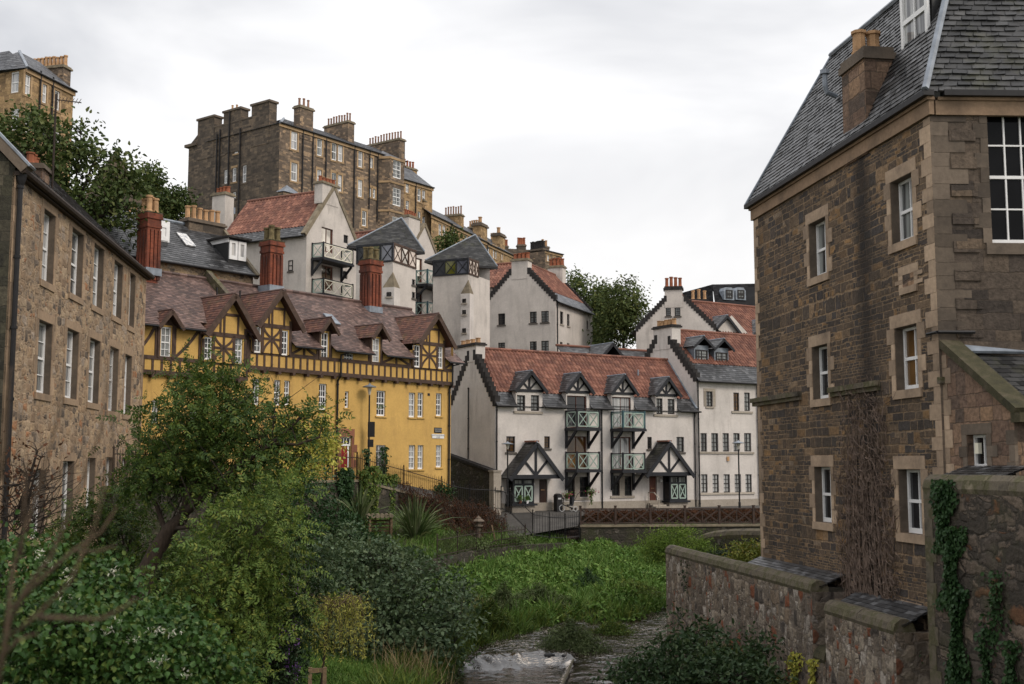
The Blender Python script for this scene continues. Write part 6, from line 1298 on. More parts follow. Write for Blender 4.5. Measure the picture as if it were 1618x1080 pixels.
# terrace running down the hill
T3 = Fr(at(683, 342, 148), vdir(1517)); t3z = (T3.z(684, 343)+T3.z(770, 380))/2
groups = [((681.5, 712), [(693, 697.5, 354, 372), (699.5, 704, 356, 374)]), ((712, 746), [(716, 719.5, 358, 378), (735, 738, 369, 383), (739.3, 742.6, 370, 384)]), ((746, 770), [(750.6, 754, 375, 392), (756, 759, 380, 397), (762, 765, 383, 397)]), ((770, 811), [(770.6, 773.4, 385, 403), (778.6, 781.5, 389, 407), (782.4, 785, 390.5, 408.5), (792.5, 794.5, 396.5, 411)])]
labs = ['nearest house of the stepping stone terrace, beside a tall chimney', 'terrace house with a row of seven chimney pots over the slate tower', 'terrace house carrying a tall thin chimney stack halfway down the row', 'last and lowest house of the stone terrace above the red pantiles']
cu_ = T3.u(682, 350)
for gi, ((xa, xb), ws) in enumerate(groups):
    ua, ub = T3.u(xa, 360+gi*14), T3.u(xb, 360+gi*16); zt = t3z-.12*gi
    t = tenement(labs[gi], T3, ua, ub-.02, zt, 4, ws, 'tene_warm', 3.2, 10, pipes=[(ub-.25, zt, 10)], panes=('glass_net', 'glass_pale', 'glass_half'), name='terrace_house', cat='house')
    t['group'] = 'stone terrace stepping down the hill'
    if gi == 0: stack(t, T3, ua+.2, ua+1.5, -2.2, -1.2, zt, T3.z(686, 322, -1.2), M['tene_warm'], M['cope'], 2, 1.1, .18, M['potred'], .3, .12)
    if gi == 1: tstack(t, T3, 700, 728, 334, -2, zt, M['tene_warm'], 7, 1.2, .13, M['potmuted'])
    if gi == 2:
        tstack(t, T3, 739, 759, 353, -2.4, zt, M['tene_dark'], 6, 1.0, .16, M['pot']); stack(t, T3, T3.u(760, 370, -1), T3.u(770, 370, -1), -2.3, -1, zt, T3.z(765, 353, -1), M['tene_warm'], M['dress_dark'], 1, 1.0, .3, M['pot'], .5, .2)
    if gi == 3:
        stack(t, T3, T3.u(790, 380, -1), T3.u(798, 380, -1), -2.3, -1, zt, T3.z(794, 369, -1), M['tene_warm'], M['dress_dark'], 1, 1.0, .3, M['pot'], .5, .2); tstack(t, T3, 773, 789, 373, -2.4, zt, M['tene_dark'], 5, 1.0, .16, M['pot'])
# farthest blocks
f4 = Fr(at(861.5, 420, 182), (.62, .78)); z4 = f4.z(865, 397); t4 = tenement('farthest flat-topped stone block at the end of the ridge', f4, 0, f4.u(888, 420), z4, 4, [(864.5, 867.5, 403, 412), (874, 877, 406, 414), (882, 885, 410, 420)], 'tene', .3, 9)
g4 = Fr(f4.P(0, 0), f4.n); wl = -g4.u(832, 410); g4 = Fr(f4.P(0, 0)-f4.n*wl, f4.n); m = MB(); wall(m, g4, [(0, 4), (wl, 4), (wl, z4), (0, z4)]); m.build('gable_wall', M['tene'], t4)
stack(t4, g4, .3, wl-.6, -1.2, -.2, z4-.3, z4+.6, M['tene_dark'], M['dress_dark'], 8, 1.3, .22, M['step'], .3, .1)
stack(t4, f4, f4.u(868, 396), f4.u(876, 396), -2, -1, z4-.2, z4+1.2, M['tene'], M['dress_dark'], 3, 1.0, .2, M['pot'], .3, .1)
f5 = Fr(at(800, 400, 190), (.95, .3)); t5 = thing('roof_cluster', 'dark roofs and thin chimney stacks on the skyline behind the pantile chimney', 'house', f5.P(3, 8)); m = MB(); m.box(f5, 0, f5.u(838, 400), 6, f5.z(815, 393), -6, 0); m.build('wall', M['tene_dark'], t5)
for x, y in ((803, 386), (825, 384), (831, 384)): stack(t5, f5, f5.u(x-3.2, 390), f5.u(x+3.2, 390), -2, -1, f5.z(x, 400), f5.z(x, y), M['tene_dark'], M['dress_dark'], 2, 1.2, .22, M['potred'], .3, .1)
# ---------------------------------------------------------------- tenement at the far left behind the trees
T6 = Fr(at(37, 200, 95), vdir(1300)); z6 = (T6.z(40, 107)+T6.z(100, 138))/2; e6 = T6.u(113, 220)
w6 = [(39.5, 48.5, 118, 150), (67, 74, 133, 163), (86, 94.5, 143, 174), (39.5, 48.5, 175, 210), (67, 74, 188, 220), (86, 94.5, 198, 228)]
t6 = tenement('warm brown tenement with a long pot-topped chimney above the leafy tree', T6, 0, e6, z6, 8, w6, 'tene_warm', 3.2, 9, True, pipes=[(T6.u(60, 180), z6+.4, 14), (T6.u(80, 180), z6+.4, 14)])
f6 = Fr(T6.P(0, 0)-V((.8, -.35, 0)).normalized()*2.3, V((.8, -.35, 0))); m = MB(); h6 = openings(f6, [(17, 29.5, 113, 146), (17, 29.5, 172, 205)]); wall(m, f6, [(0, 8), (2.3, 8), (2.3, z6), (0, z6)], h6, .15); f7 = Fr(f6.P(0, 0)-V((.3, .6, 0)), V((.9, -.1, 0)))
f8 = Fr(f6.P(0, 0)-V((6, -2.2, 0)), V((6, -2.2, 0))); wall(m, f8, [(0, 8), (V((6, -2.2, 0)).length, 8), (V((6, -2.2, 0)).length, z6), (0, z6)]); m.build('bay', M['tene_warm'], t6)
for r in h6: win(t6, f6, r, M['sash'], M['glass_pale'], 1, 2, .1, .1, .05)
m = MB(); c_ = T6.P(1.5, z6+2.4, -3); a = f8.P(0, z6, .3); b = f6.P(0, z6, .3); c = T6.P(0, z6, .3); tiles(m, a, b, c_, c_-V((6, -2.2, 0)), .6, .4, 'flat', .02); tiles(m, b, c, c_, c_, .6, .4, 'flat', .02); m.build('slate_roof', M['slate_ten'], t6)
tstack(t6, T6, 40, 100, 100, -2.2, z6, M['tene'], 10, 1.0, .2, M['pot'])
# ---------------------------------------------------------------- terrain, river, paths
WZ = -6.1
def seg_d(px, py, pts):
    """signed side and distance of arrays px,py to a polyline (x as function of y)"""
    ys = [p[1] for p in pts]; xs = [p[0] for p in pts]
    return np.interp(py, ys, xs)
LBANK = [(-3.2, 10), (-2.7, 26), (-2.05, 32), (-1.65, 36), (-1.1, 39), (.35, 42), (1.3, 44), (1.9, 45.6)]
def in_river(x, y):
    lb = np.interp(y, [p[1] for p in LBANK], [p[0] for p in LBANK])
    rb = np.interp(y, [10, 24, 30, 36, 44, 50], [6.5, 6.4, 5.2, 5.6, 6.9, 14])
    far = np.interp(x, [-4, 1.4, 1.9, 3.0, 5.0, 6.6, 9.5, 30], [43, 43.8, 45.3, 45.6, 46.6, 50.5, 54, 58])   # edge of the green bed
    d = np.minimum(np.minimum(x-lb, rb-x), far-y)
    return d
def ground_z(x, y):
    x = np.asarray(x, float); y = np.asarray(y, float)
    d = -in_river(x, y); dd = np.clip(d, 0, 60)
    z = np.where(d <= 0, -6.75, -6.2+np.minimum(dd*.45, .35)+np.clip(dd-1, 0, 30)*.055)
    left = np.clip((-x-6.0)/5, 0, 1)*np.clip((58-y)/8, 0, 1); z = z+np.where(d > 0, left*np.clip(dd-.6, 0, 8)*.24, 0)
    right = np.clip((x-8.5)/1.0, 0, 1)*np.clip((50-y)/4, 0, 1)*np.clip((y-20)/3, 0, 1); z = np.maximum(z, -7+right*3.45)
    back = np.clip(y-79, 0, None); lf = np.clip(-x-18, 0, None); z = z+np.clip(back*.24, 0, 17)+np.clip(lf*.35, 0, 14)*np.clip((y-48)/20, 0, 1)
    z = z+np.clip((y-70)/6, 0, 1)*np.clip((-x)/10, 0, 1)*3
    z = z+.10*np.sin(x*1.7+.4*y)*np.sin(y*1.3)*(d > .4)
    return z
def gz(x, y): return float(ground_z(x, y))
def gridmesh(xs, ys, zf):
    X, Y = np.meshgrid(xs, ys); Z = zf(X, Y); vv = np.stack([X, Y, Z], -1).reshape(-1, 3); nx = len(xs); f = []
    for j in range(len(ys)-1):
        for i in range(nx-1): a = j*nx+i; f.append((a, a+1, a+nx+1, a+nx))
    return vv, f
xs = np.unique(np.concatenate([np.linspace(-600, -60, 12), np.linspace(-60, -20, 24), np.linspace(-20, 16, 80), np.linspace(16, 60, 18), np.linspace(60, 600, 12)]))
ys = np.unique(np.concatenate([np.linspace(-60, 10, 12), np.linspace(10, 70, 130), np.linspace(70, 140, 40), np.linspace(140, 1500, 16)]))
vv, f = gridmesh(xs, ys, ground_z)
def raw(name, vv, f, mat, kind=None, label=None, cat=None, smooth=True, parent=None):
    me = bpy.data.meshes.new(name); me.from_pydata(np.asarray(vv).tolist(), [], f); me.materials.append(mat)
    if smooth: me.polygons.foreach_set('use_smooth', [True]*len(me.polygons))
    o = bpy.data.objects.new(name, me); link(o); OFF[o.name] = V((0, 0, 0)); return setp(o, label, cat, None, kind)
raw('ground', vv, f, M['soil'], 'structure')
# river: rippled sheet, a low cascade and a weir lip
g = G('peaty river water'); p = g.pos(); n1 = g.noise(g.map(p, (1, .8, 1), rot=(0, 0, .35)), 2.5, 3, .55, .5); n2 = g.noise(g.map(p, (1, .9, 1), rot=(0, 0, -.4)), 7, 2, .5)
g.bump(g.math('ADD', n1, g.math('MULTIPLY', n2, .2)), 1.0, .12)
bn_ = [n for n in g.nt.nodes if n.type == 'BUMP'][0]; ra = g.n('ShaderNodeAttribute', attribute_name='riffle'); rs = g.math('MULTIPLY', ra.outputs['Fac'], g.ramp(g.noise(g.map(p, (.5, 1, 1)), .55, 3, .5), [(.38, .35), (.58, 1.0)])); g.L(rs, bn_.inputs['Strength'])
att = g.n('ShaderNodeAttribute', attribute_name='foam'); fo = g.math('ADD', att.outputs['Fac'], g.math('MULTIPLY', g.math('SUBTRACT', g.noise(g.map(p, (1, 2.0, 1)), 7, 6, .75), .5), 1.8))
k = g.ramp(fo, [(.45, 0.0), (.62, 1.0)]); c_ = g.mix(k, g.mix(n1, (.010, .007, .005), (.028, .019, .013)), g.mix(g.noise(p, 3, 3), (.80, .76, .70), (.55, .40, .26)))
g.b.inputs['Specular IOR Level'].default_value = .8; g.col(c_, g.math('ADD', .10, g.math('MULTIPLY', k, .6))); MW = g.m
xs = np.arange(-5, 15.01, .085); ys = np.concatenate([np.arange(12, 28, .3), np.arange(28, 50, .11), np.arange(50, 60, .3)])
CAS = 37.5
def casy(x): return CAS+.22*np.sin(x*1.3)+.06*x
def silx(y): return 1.93-.125*(37.6-y)
def water_z(x, y):
    e = y-casy(x); fall = 1/(1+np.exp(-e*5)); lft = 1/(1+np.exp((x-silx(y))*14))
    up = .30*fall*lft+.16*(1-lft)
    rip = .25*.042*np.sin(3.1*x+1.7*y+1.3*np.sin(.8*y))*np.sin(1.3*y-.6*x)+.25*.034*np.sin(6.2*x-3.9*y+2*np.sin(x))*np.sin(.7*x+2.3*y)+.25*.030*np.sin(9.1*y+2.2*x+1.5*np.sin(2.1*x))*np.sin(1.7*x)
    boil = .17*np.exp(-((e+.15)/.45)**2)*lft*(.55+.45*np.sin(5*x+np.sin(3*x)*2))*(1+.4*np.sin(11*x+7*y))
    return WZ+up-.2+rip+boil
X, Yg = np.meshgrid(xs, ys); Z = water_z(X, Yg); nx = len(xs)
foam = np.exp(-((Yg-casy(X)+.2)/.55)**2)*(.75+.4*np.sin(X*4.1+Yg)*np.sin(X*2.3+1))*(X < 1.95)*.54 + np.exp(-((X-silx(Yg)+.09)/.10)**2)*(Yg < 37.4)*.50
for fx, fy, s_ in ((.4, 41.5, .5), (1.2, 40.6, .6), (-.2, 39.6, .5), (.9, 38.6, .5), (6.6, 46.5, .8), (5.9, 43.5, .8), (6.8, 49.0, .7), (4.6, 41.0, .7), (3.5, 38.5, .5)): foam = np.maximum(foam, .40*np.exp(-((X-fx)/(s_*1.5))**2-((Yg-fy)/(s_*.8))**2))
foam = np.maximum(foam, np.where((Yg > 37.3) & (Yg < 50), .325, .16)+.07*np.sin(X*1.1+Yg*.6)*np.sin(Yg*.9))
vv = np.stack([X, Yg, Z], -1).reshape(-1, 3); f = []
for j in range(len(ys)-1):
    for i in range(nx-1): a = j*nx+i; f.append((a, a+1, a+nx+1, a+nx))
ro = raw('river', vv, f, MW, 'structure'); at_ = ro.data.attributes.new('foam', 'FLOAT', 'POINT'); at_.data.foreach_set('value', foam.astype(np.float32).ravel()); rf_ = .32+.68/(1+np.exp(-(Yg-casy(X)+.4)*3)); rf_ = np.where(X > silx(Yg), np.minimum(rf_, .4+.6*np.clip((Yg-40)/5, 0, 1)), rf_); a2_ = ro.data.attributes.new('riffle', 'FLOAT', 'POINT'); a2_.data.foreach_set('value', rf_.astype(np.float32).ravel())
wl_ = thing('weir_sill', 'thin stone weir sill running towards us between rough and calm water', 'weir', V((1.5, 33, WZ-1)))
m = MB(); m.tube([V((silx(y_)+.04, y_, WZ-.02+.02*math.sin(y_*3))) for y_ in (37.5, 36.6, 35.7, 34.8, 33.6, 32, 29)], [.03, .045, .04, .05, .045, .045, .045], 6); m.build('sill_stones', M['mosscope'], wl_)
rk = random.Random(4)
for x, y, s_, lab in ((1.2, 37.95, .17, 'wet dark rock splitting the left of the small cascade'), (1.75, 37.8, .15, 'wet dark rock beside the top of the weir sill'), (.3, 41.7, .17, 'small wet rock standing alone upstream of the cascade')):
    r_ = thing('river_rock', lab, 'rock', V((x, y, WZ-.2))); r_['group'] = 'wet rocks in the river'; vs_ = []; m = MB()
    for i in range(5):
        th = math.pi*i/4; ring = [V((x+math.cos(a*math.pi/4)*math.sin(th)*s_*1.3*rk.uniform(.8, 1.15), y+math.sin(a*math.pi/4)*math.sin(th)*s_*rk.uniform(.8, 1.15), WZ+.0-math.cos(th)*s_*.6)) for a in range(8)]; vs_.append(ring)
    b = 0; m.v = [p for r in vs_ for p in r]
    for i in range(4):
        for a in range(8): m.f.append((i*8+a, i*8+(a+1) % 8, (i+1)*8+(a+1) % 8, (i+1)*8+a))
    m.build('boulder', M['iron'], r_, smooth=True)
# path in front of the white buildings, and the river retaining wall with its timber fence
Rf = Fr(at(918, 850, 66), (.995, .10)); zf = Rf.z(925, 833.5); zf1 = Rf.z(1190, 823.5); fe = Rf.u(1300, 830); zf = (zf+zf1)/2
m = MB(); pa = [Wf.P(-1, -2.72, 1.0), Wf.P(wbw+12, -2.72, 1.0)]; zlow = zf-.06
m.poly([Wf.P(-1.2, -2.73, -.5), Wf.P(-1.0, -2.9, 1.6), Wf.P(5.6, -2.78, 3.3), Wf.P(wbw+12, -2.74, 5.8), Wf.P(wbw+12, -2.72, -.5)])
m.poly([Wf.P(-1.0, -2.9, 1.6), V((-2.4, 67.2, -3.4)), V((-1.8, 62.6, -4.15)), Rf.P(-.2, zlow, .02), Rf.P(.4, -2.95, -2.2), Wf.P(5.6, -2.78, 3.3)])
m.build('path', M['asphalt']).__setitem__('kind', 'structure')
rt = thing('retaining_wall', 'dark stone riverside retaining wall carrying the cross-braced timber fence', 'wall', Rf.P(6, -7))
m = MB(); m.box(Rf, 0, fe, -7, zf-.12, -.5, 0); m.build('masonry', M['walldark'], rt); m = MB(); m.box(Rf, -.06, fe, zf-.12, zf, -.55, .07); m.build('wall_coping', M['cope'], rt)
fn = thing('timber_fence', 'dark timber fence with crossed braces along the riverside wall', 'fence', Rf.P(5, zf)); nb = round(fe/1.93); bw_ = fe/nb; h = .98
for k in range(nb):
    u0 = k*bw_; m = MB()
    m.box(Rf, u0+.06, u0+bw_-.06, zf+h-.13, zf+h-.05, -.22, -.12); m.box(Rf, u0+.06, u0+bw_-.06, zf+.06, zf+.13, -.20, -.14)
    for q in (0, 1):
        a, b = u0+.06+q*(bw_-.12)/2, u0+.06+(q+1)*(bw_-.12)/2; m.beam(Rf.P(a, zf+.13, -.165), Rf.P(b, zf+h-.14, -.165), .07, .04, Rf.n); m.beam(Rf.P(b, zf+.13, -.185), Rf.P(a, zf+h-.14, -.185), .07, .04, Rf.n)
    m.box(Rf, u0+bw_/2-.03, u0+bw_/2+.03, zf+.13, zf+h-.1, -.21, -.13); m.build('crossed_panel', M['fencewood'], fn, uv=False)
for k in range(nb+1): m = MB(); u0 = min(k*bw_, fe-.06); m.box(Rf, u0-.06, u0+.06, zf, zf+h+.06, -.24, -.10); m.box(Rf, u0-.08, u0+.08, zf+h+.06, zf+h+.1, -.26, -.08); m.build('post', M['fencewood'], fn, uv=False)
m = MB(); m.box(Rf, .3, fe, -5, zf+.0, -2.6, -.5); m.build('soil_bed', M['soil']).__setitem__('kind', 'structure')
# garden ledge with its front wall
gl = [at(655, 886, 51.5), at(690, 883, 53), at(752, 869.5, 58.5), at(830, 861, 62.5), at(905, 857.5, 65.2), at(922, 857, 66.0)]
gw_ = thing('garden_wall', 'low crumbling garden wall above the nettle bed, below the iron railing', 'wall', gl[2]-UP*2); m = MB()
for p, q in zip(gl, gl[1:]):
    d = V((q.x-p.x, q.y-p.y, 0)); fr = Fr(V((p.x, p.y, 0)), d); m.prism(fr, [(0, -7), (d.length+.03, -7), (d.length+.03, q.z), (0, p.z)], -.4, 0)
m.build('masonry', M['walldark'], gw_)
m = MB(); back = [V((-8, 60, -3.2)), V((-5.5, 64.5, -2.2)), V((-2.9, 67.4, -3.3)), V((-.5, 68.5, -3.5)), V((1.8, 67.0, -3.9)), V((3.95, 66.2, -4.25))]
fr_ = [p+V((-.1, .35, -.03)) for p in gl]; n = len(gl)
for i in range(n-1): m.poly([fr_[i], fr_[i+1], back[i+1], back[i]])
m.build('garden_ground', M['soil']).__setitem__('kind', 'structure')
# terrace wall and pavement before the ochre building
tp = [at(330, 742, 47.6), at(440, 748, 53.5), at(566, 756, 59.5), at(640, 776, 62.6), at(700, 792, 65.0), at(716, 800, 65.6)]
tp[0].z = tp[1].z = tp[2].z = -.72; tp[0] = at(180, 740, 41); tp[0].z = -.72
tw = thing('terrace_wall', 'ivy draped stone terrace wall under the spiked railings by the ochre building', 'wall', V((tp[2].x, tp[2].y, -5))); m = MB(); c = MB()
for p, q in zip(tp, tp[1:]):
    d = V((q.x-p.x, q.y-p.y, 0)); fr = Fr(V((p.x, p.y, 0)), d); m.prism(fr, [(0, -6.5), (d.length+.03, -6.5), (d.length+.03, q.z-.12), (0, p.z-.12)], -.4, 0); c.prism(fr, [(0, p.z-.12), (d.length+.03, q.z-.12), (d.length+.03, q.z), (0, p.z)], -.45, .06)
m.build('masonry', M['walldark'], tw); c.build('wall_coping', M['cope'], tw)
m = MB()
bp_ = [Y_.P(yu(x, 740), z, .05) for x, z in ((160, -.78), (440, -.78), (560, -.78), (640, -1.05), (700, -1.55), (712, -1.7))]
for i in range(len(tp)-1): m.poly([tp[i]-UP*.08, tp[i+1]-UP*.08, bp_[i+1], bp_[i]])
m.build('pavement', M['asphalt']).__setitem__('kind', 'structure')
# railings
def railing(name, label, pts, h, spikes=True, gap=.125, r=.011, mat='iron', inset=0.0, postgap=2.6):
    t = thing(name, label, 'railing', pts[len(pts)//2]); bars = MB(); rails = MB()
    for p, q in zip(pts, pts[1:]):
        d = q-p; L_ = V((d.x, d.y, 0)).length; n = max(2, int(L_/gap)); rails.tube([p+UP*(h-.12), q+UP*(h-.12)], .022, 5); rails.tube([p+UP*.12, q+UP*.12], .022, 5)
        for k in range(n):
            b = p.lerp(q, (k+.5)/n); tall = .06 if k % 2 else .0
            bars.tube([b+UP*.02, b+UP*(h-.02+tall), b+UP*(h+.07+tall)], [r, r, .002] if spikes else [r, r, r], 4, False)
        n = max(1, round(L_/postgap))
        for k in range(n+1):
            b = p.lerp(q, k/n); pm = MB(); pm.tube([b, b+UP*(h+.08)], .03, 6); pm.lathe(b+UP*(h+.07), [(0, .03), (.03, .05), (.09, .02), (.12, .004)], 6); pm.build('post', M[mat], t, uv=False)
    bars.build('bars', M[mat], t, uv=False); rails.build('rails', M[mat], t, uv=False); return t
off = lambda p: p+V((-.1, .2, 0))
railing('spiked_railing', 'spiked iron railing on the terrace wall before the ochre building', [off(p) for p in tp[:3]], 1.25, gap=.16, mat='rust')
railing('spiked_railing', 'spiked iron railing stepping down beside the ochre wall', [off(p) for p in tp[2:]], 1.25, gap=.16, mat='rust')
railing('iron_railing', 'black railing down the dark sloping passage between ochre and white buildings', [at(716, 800, 65.6), at(742, 804, 66.4), at(792, 806, 67.4), at(806, 812, 67.2)], 1.25, gap=.14)
railing('iron_railing', 'low rusty railing along the garden wall above the nettle bed', [p+V((0, .25, 0)) for p in gl[1:4]], .95, gap=.15, mat='rust')
railing('iron_railing', 'black railing with a gate standing before the first timber porch', [at(806, 812, 67.2), at(842, 848, 64.3), at(868, 852, 64.6), at(893, 853, 65.4), at(916, 850, 65.9)], 1.35, gap=.14)
sp = thing('garden_steps', 'dark timber log steps behind the black railing', 'steps', at(897, 850, 66.8)); m = MB()
for k in range(3): m.tube([at(872+k*3, 851-k*4.5, 65.9+k*.5), at(914, 849-k*4.5, 66.4+k*.5)], .13, 8)
m.build('logs', M['fencewood'], sp)
# lamp posts: one kind, copied
def lamp_proto():
    t = thing('street_lamp', 'street lamp with two small boxes on its post before the ochre wall', 'street lamp', V((0, 0, 0))); H = 5.0
    MB().tube([V((0, 0, 0)), V((0, 0, .9)), V((0, 0, .95)), V((0, 0, H-.62))], [.075, .075, .05, .042], 8).build('post', M['iron'], t, uv=False)
    l = MB().tube([V((0, 0, H-.6)), V((0, 0, H-.22))], [.05, .13], 10).build('lantern', M['lampglass'], t, uv=False)
    MB().tube([V((0, 0, H-.22)), V((0, 0, H-.18)), V((0, 0, H-.08)), V((0, 0, H-.06)), V((0, 0, H))], [.36, .37, .09, .05, .03], 14).build('lamp_hood', M['lead'], l, uv=False)
    return t
M['lampglass'] = paint('cloudy lamp glass', (.55, .52, .46), .3, .1, 4)
def copytree(o, parent=None):
    c = o.copy(); link(c); OFF[c.name] = V(OFF[o.name])
    if parent is not None: c.parent = parent
    for ch in [x for x in sc.objects if x.parent == o]: copytree(ch, c)
    return c
lp = lamp_proto(); Hs = []
def put_lamp(o, xb, yb, Y, ytop, label):
    b = at(xb, yb, Y); b.z = at(xb, yb, Y).z; top = at(xb, ytop, Y); s_ = (top.z-b.z)/5.0; o.location = b; o.scale = (1, 1, s_); o['label'] = label; o['group'] = 'tall hooded street lamps'
l2 = copytree(lp); l3 = copytree(lp)
put_lamp(lp, 582, 760, 60.3, 605, 'street lamp with two small boxes on its post before the ochre wall'); put_lamp(l2, 802, 800, 68.6, 697, 'slim brown street lamp beside the left timber porch'); put_lamp(l3, 1169, 815, 70, 695, 'dark street lamp before the five-window white front at the right')
b = lp.location; s_ = lp.scale.z
for z0, z1, wd in ((at(582, 690, b.y).z, at(582, 666, b.y).z, .30), (at(582, 706, b.y).z, at(582, 694, b.y).z, .24)):
    m = MB(); f_ = Fr(V((b.x, b.y, 0)), (.98, .2)); m.box(f_, -.06, wd, (z0-b.z)/s_+b.z, (z1-b.z)/s_+b.z, -.1, .02); m.box(f_, -.02, wd-.04, (z0-b.z)/s_+b.z+.05, (z1-b.z)/s_+b.z-.05, .02, .035)
    OFF[lp.name] = V(b); m.build('control_box', M['iron'], lp, uv=False)
# small things by the white building's doors
bn = thing('litter_bin', 'black upright round-topped bin beside the left timber door', 'bin', Wf.P(Wf.u(873, 790), -2.9, .6)); m = MB(); c_ = Wf.P(Wf.u(873, 790), 0, .6); fr = Fr(c_, Wf.d); m.box(fr, -.19, .19, -2.9, -1.95, -.19, .19); m.prism(fr, [(-.21, -1.95), (.21, -1.95), (.15, -1.78), (0, -1.72), (-.15, -1.78)], -.21, .21); m.build('body', M['iron'], bn, uv=False)
m = MB(); m.box(fr, -.12, .12, -2.08, -1.98, .192, .21); m.build('slot', M['plate_edge'], bn, uv=False)
bk = thing('push_scooter', 'small tricycle with silver wheels and a tall push handle parked by the white wall', 'tricycle', Wf.P(Wf.u(886, 800), -2.85, .8)); o_ = .8; c0 = Wf.u(884, 800)
def ring(fr, u, z, o, R_, r_, n=14):
    m = MB(); m.tube([fr.P(u+math.cos(2*math.pi*k/n)*R_, z+math.sin(2*math.pi*k/n)*R_, o) for k in range(n+1)], r_, 5, False); return m
for du, R_, oo in ((-.35, .2, .8), (.48, .15, .65), (.52, .15, 1.0)): w_ = ring(Wf, c0+du, -2.82+R_, oo, R_, .022).build('wheel', M['plate_edge'], bk, uv=False); mm = MB(); mm.tube([Wf.P(c0+du, -2.82+R_, oo-.04), Wf.P(c0+du, -2.82+R_, oo+.04)], .06, 8); mm.build('hub', M['iron'], w_, uv=False)
m = MB(); m.tube([Wf.P(c0-.35, -2.62, o_), Wf.P(c0-.22, -2.1, o_), Wf.P(c0-.3, -1.98, o_)], .03, 6); m.tube([Wf.P(c0-.28, -2.4, o_), Wf.P(c0+.48, -2.65, o_)], .035, 6); m.tube([Wf.P(c0+.35, -2.5, o_), Wf.P(c0+.85, -1.75, o_), Wf.P(c0+1.15, -1.6, o_)], .018, 5); m.tube([Wf.P(c0-.3, -2.02, o_-.2), Wf.P(c0-.3, -2.02, o_+.2)], .022, 5); m.build('frame', M['iron'], bk, uv=False)
m = MB(); m.box(Wf, c0+.1, c0+.4, -2.48, -2.4, o_-.15, o_+.15); m.prism(Wf, [(c0+.3, -2.4), (c0+.42, -2.4), (c0+.5, -1.95), (c0+.42, -1.9), (c0+.32, -2.0)], o_-.15, o_+.15); m.build('seat', M['black'], bk, uv=False)
bt = thing('stone_lantern', 'small pagoda shaped stone lantern in the garden below the dead heath', 'garden ornament', at(756, 850, 62)); p = at(756, 850, 62); zt = at(756, 814, 62).z; m = MB(); H = zt-p.z; m.lathe(p, [(0, .22), (.12, .22), (.14, .13), (H*.5, .11), (H*.52, .25), (H*.58, .25)], 8); m.build('pedestal', M['dress_dark'], bt); m = MB(); m.lathe(p+UP*H*.58, [(0, .17), (H*.16, .17)], 6); m.build('light_box', M['dress_dark'], bt); m = MB(); m.lathe(p+UP*H*.74, [(0, .36), (.04, .34), (H*.12, .16), (H*.15, .16), (H*.22, .05), (H*.26, .01)], 6); m.build('roof', M['dress_dark'], bt)
ps = thing('garden_post', 'leaning pale wooden stake by the low rusty railing', 'post', at(783, 860, 61.5)); m = MB(); m.beam(at(784, 858, 61.5), at(777, 829, 61.5), .07, .06, V((0, -1, 0))); m.build('stake', M['wood'], ps, uv=False)
# timber arbour between the flax plants
tb_ = thing('log_shelter', 'rustic slatted log shelter with rounded roof logs between the flax plants', 'shelter', at(602, 852, 57)); f_ = Fr(at(602, 840, 57), (.98, .15)); z0, z1 = f_.z(602, 858), f_.z(602, 817)
m = MB()
for u in (-.55, .5):
    for o_ in (0, -.7): MB().tube([f_.P(u, z0-.5, o_), f_.P(u, z1, o_)], .07, 7).build('post', M['wood'], tb_, uv=False)
m = MB()
for k in range(7): m.box(f_, -.5, .45, z0+k*.17, z0+k*.17+.09, -.72, -.68)
m.build('slats', M['wood'], tb_, uv=False); m = MB()
for k in range(6): m.tube([f_.P(-.6+k*.22, z1+.06, .15), f_.P(-.6+k*.22, z1+.06, -.85)], .11, 7)
m.build('roof_logs', M['cope'], tb_)
# stake of the young willow
sk = thing('tree_stake', 'square wooden tree guard of two posts and a crossbar at the bottom edge', 'tree stake', at(502, 1090, 29.2)); m = MB(); f_ = Fr(at(502, 1070, 29.2), (1, .1)); zt = f_.z(502, 1054)
u0, u1 = f_.u(490, 1070), f_.u(513, 1070)
for u in (u0, u1): MB().box(f_, u-.045, u+.045, zt-1.3, zt, -.045, .045).build('post', M['wood'], sk, uv=False)
m.box(f_, u0+.046, u1-.046, zt-.13, zt-.02, -.02, .03); m.build('crossbar', M['wood'], sk, uv=False)
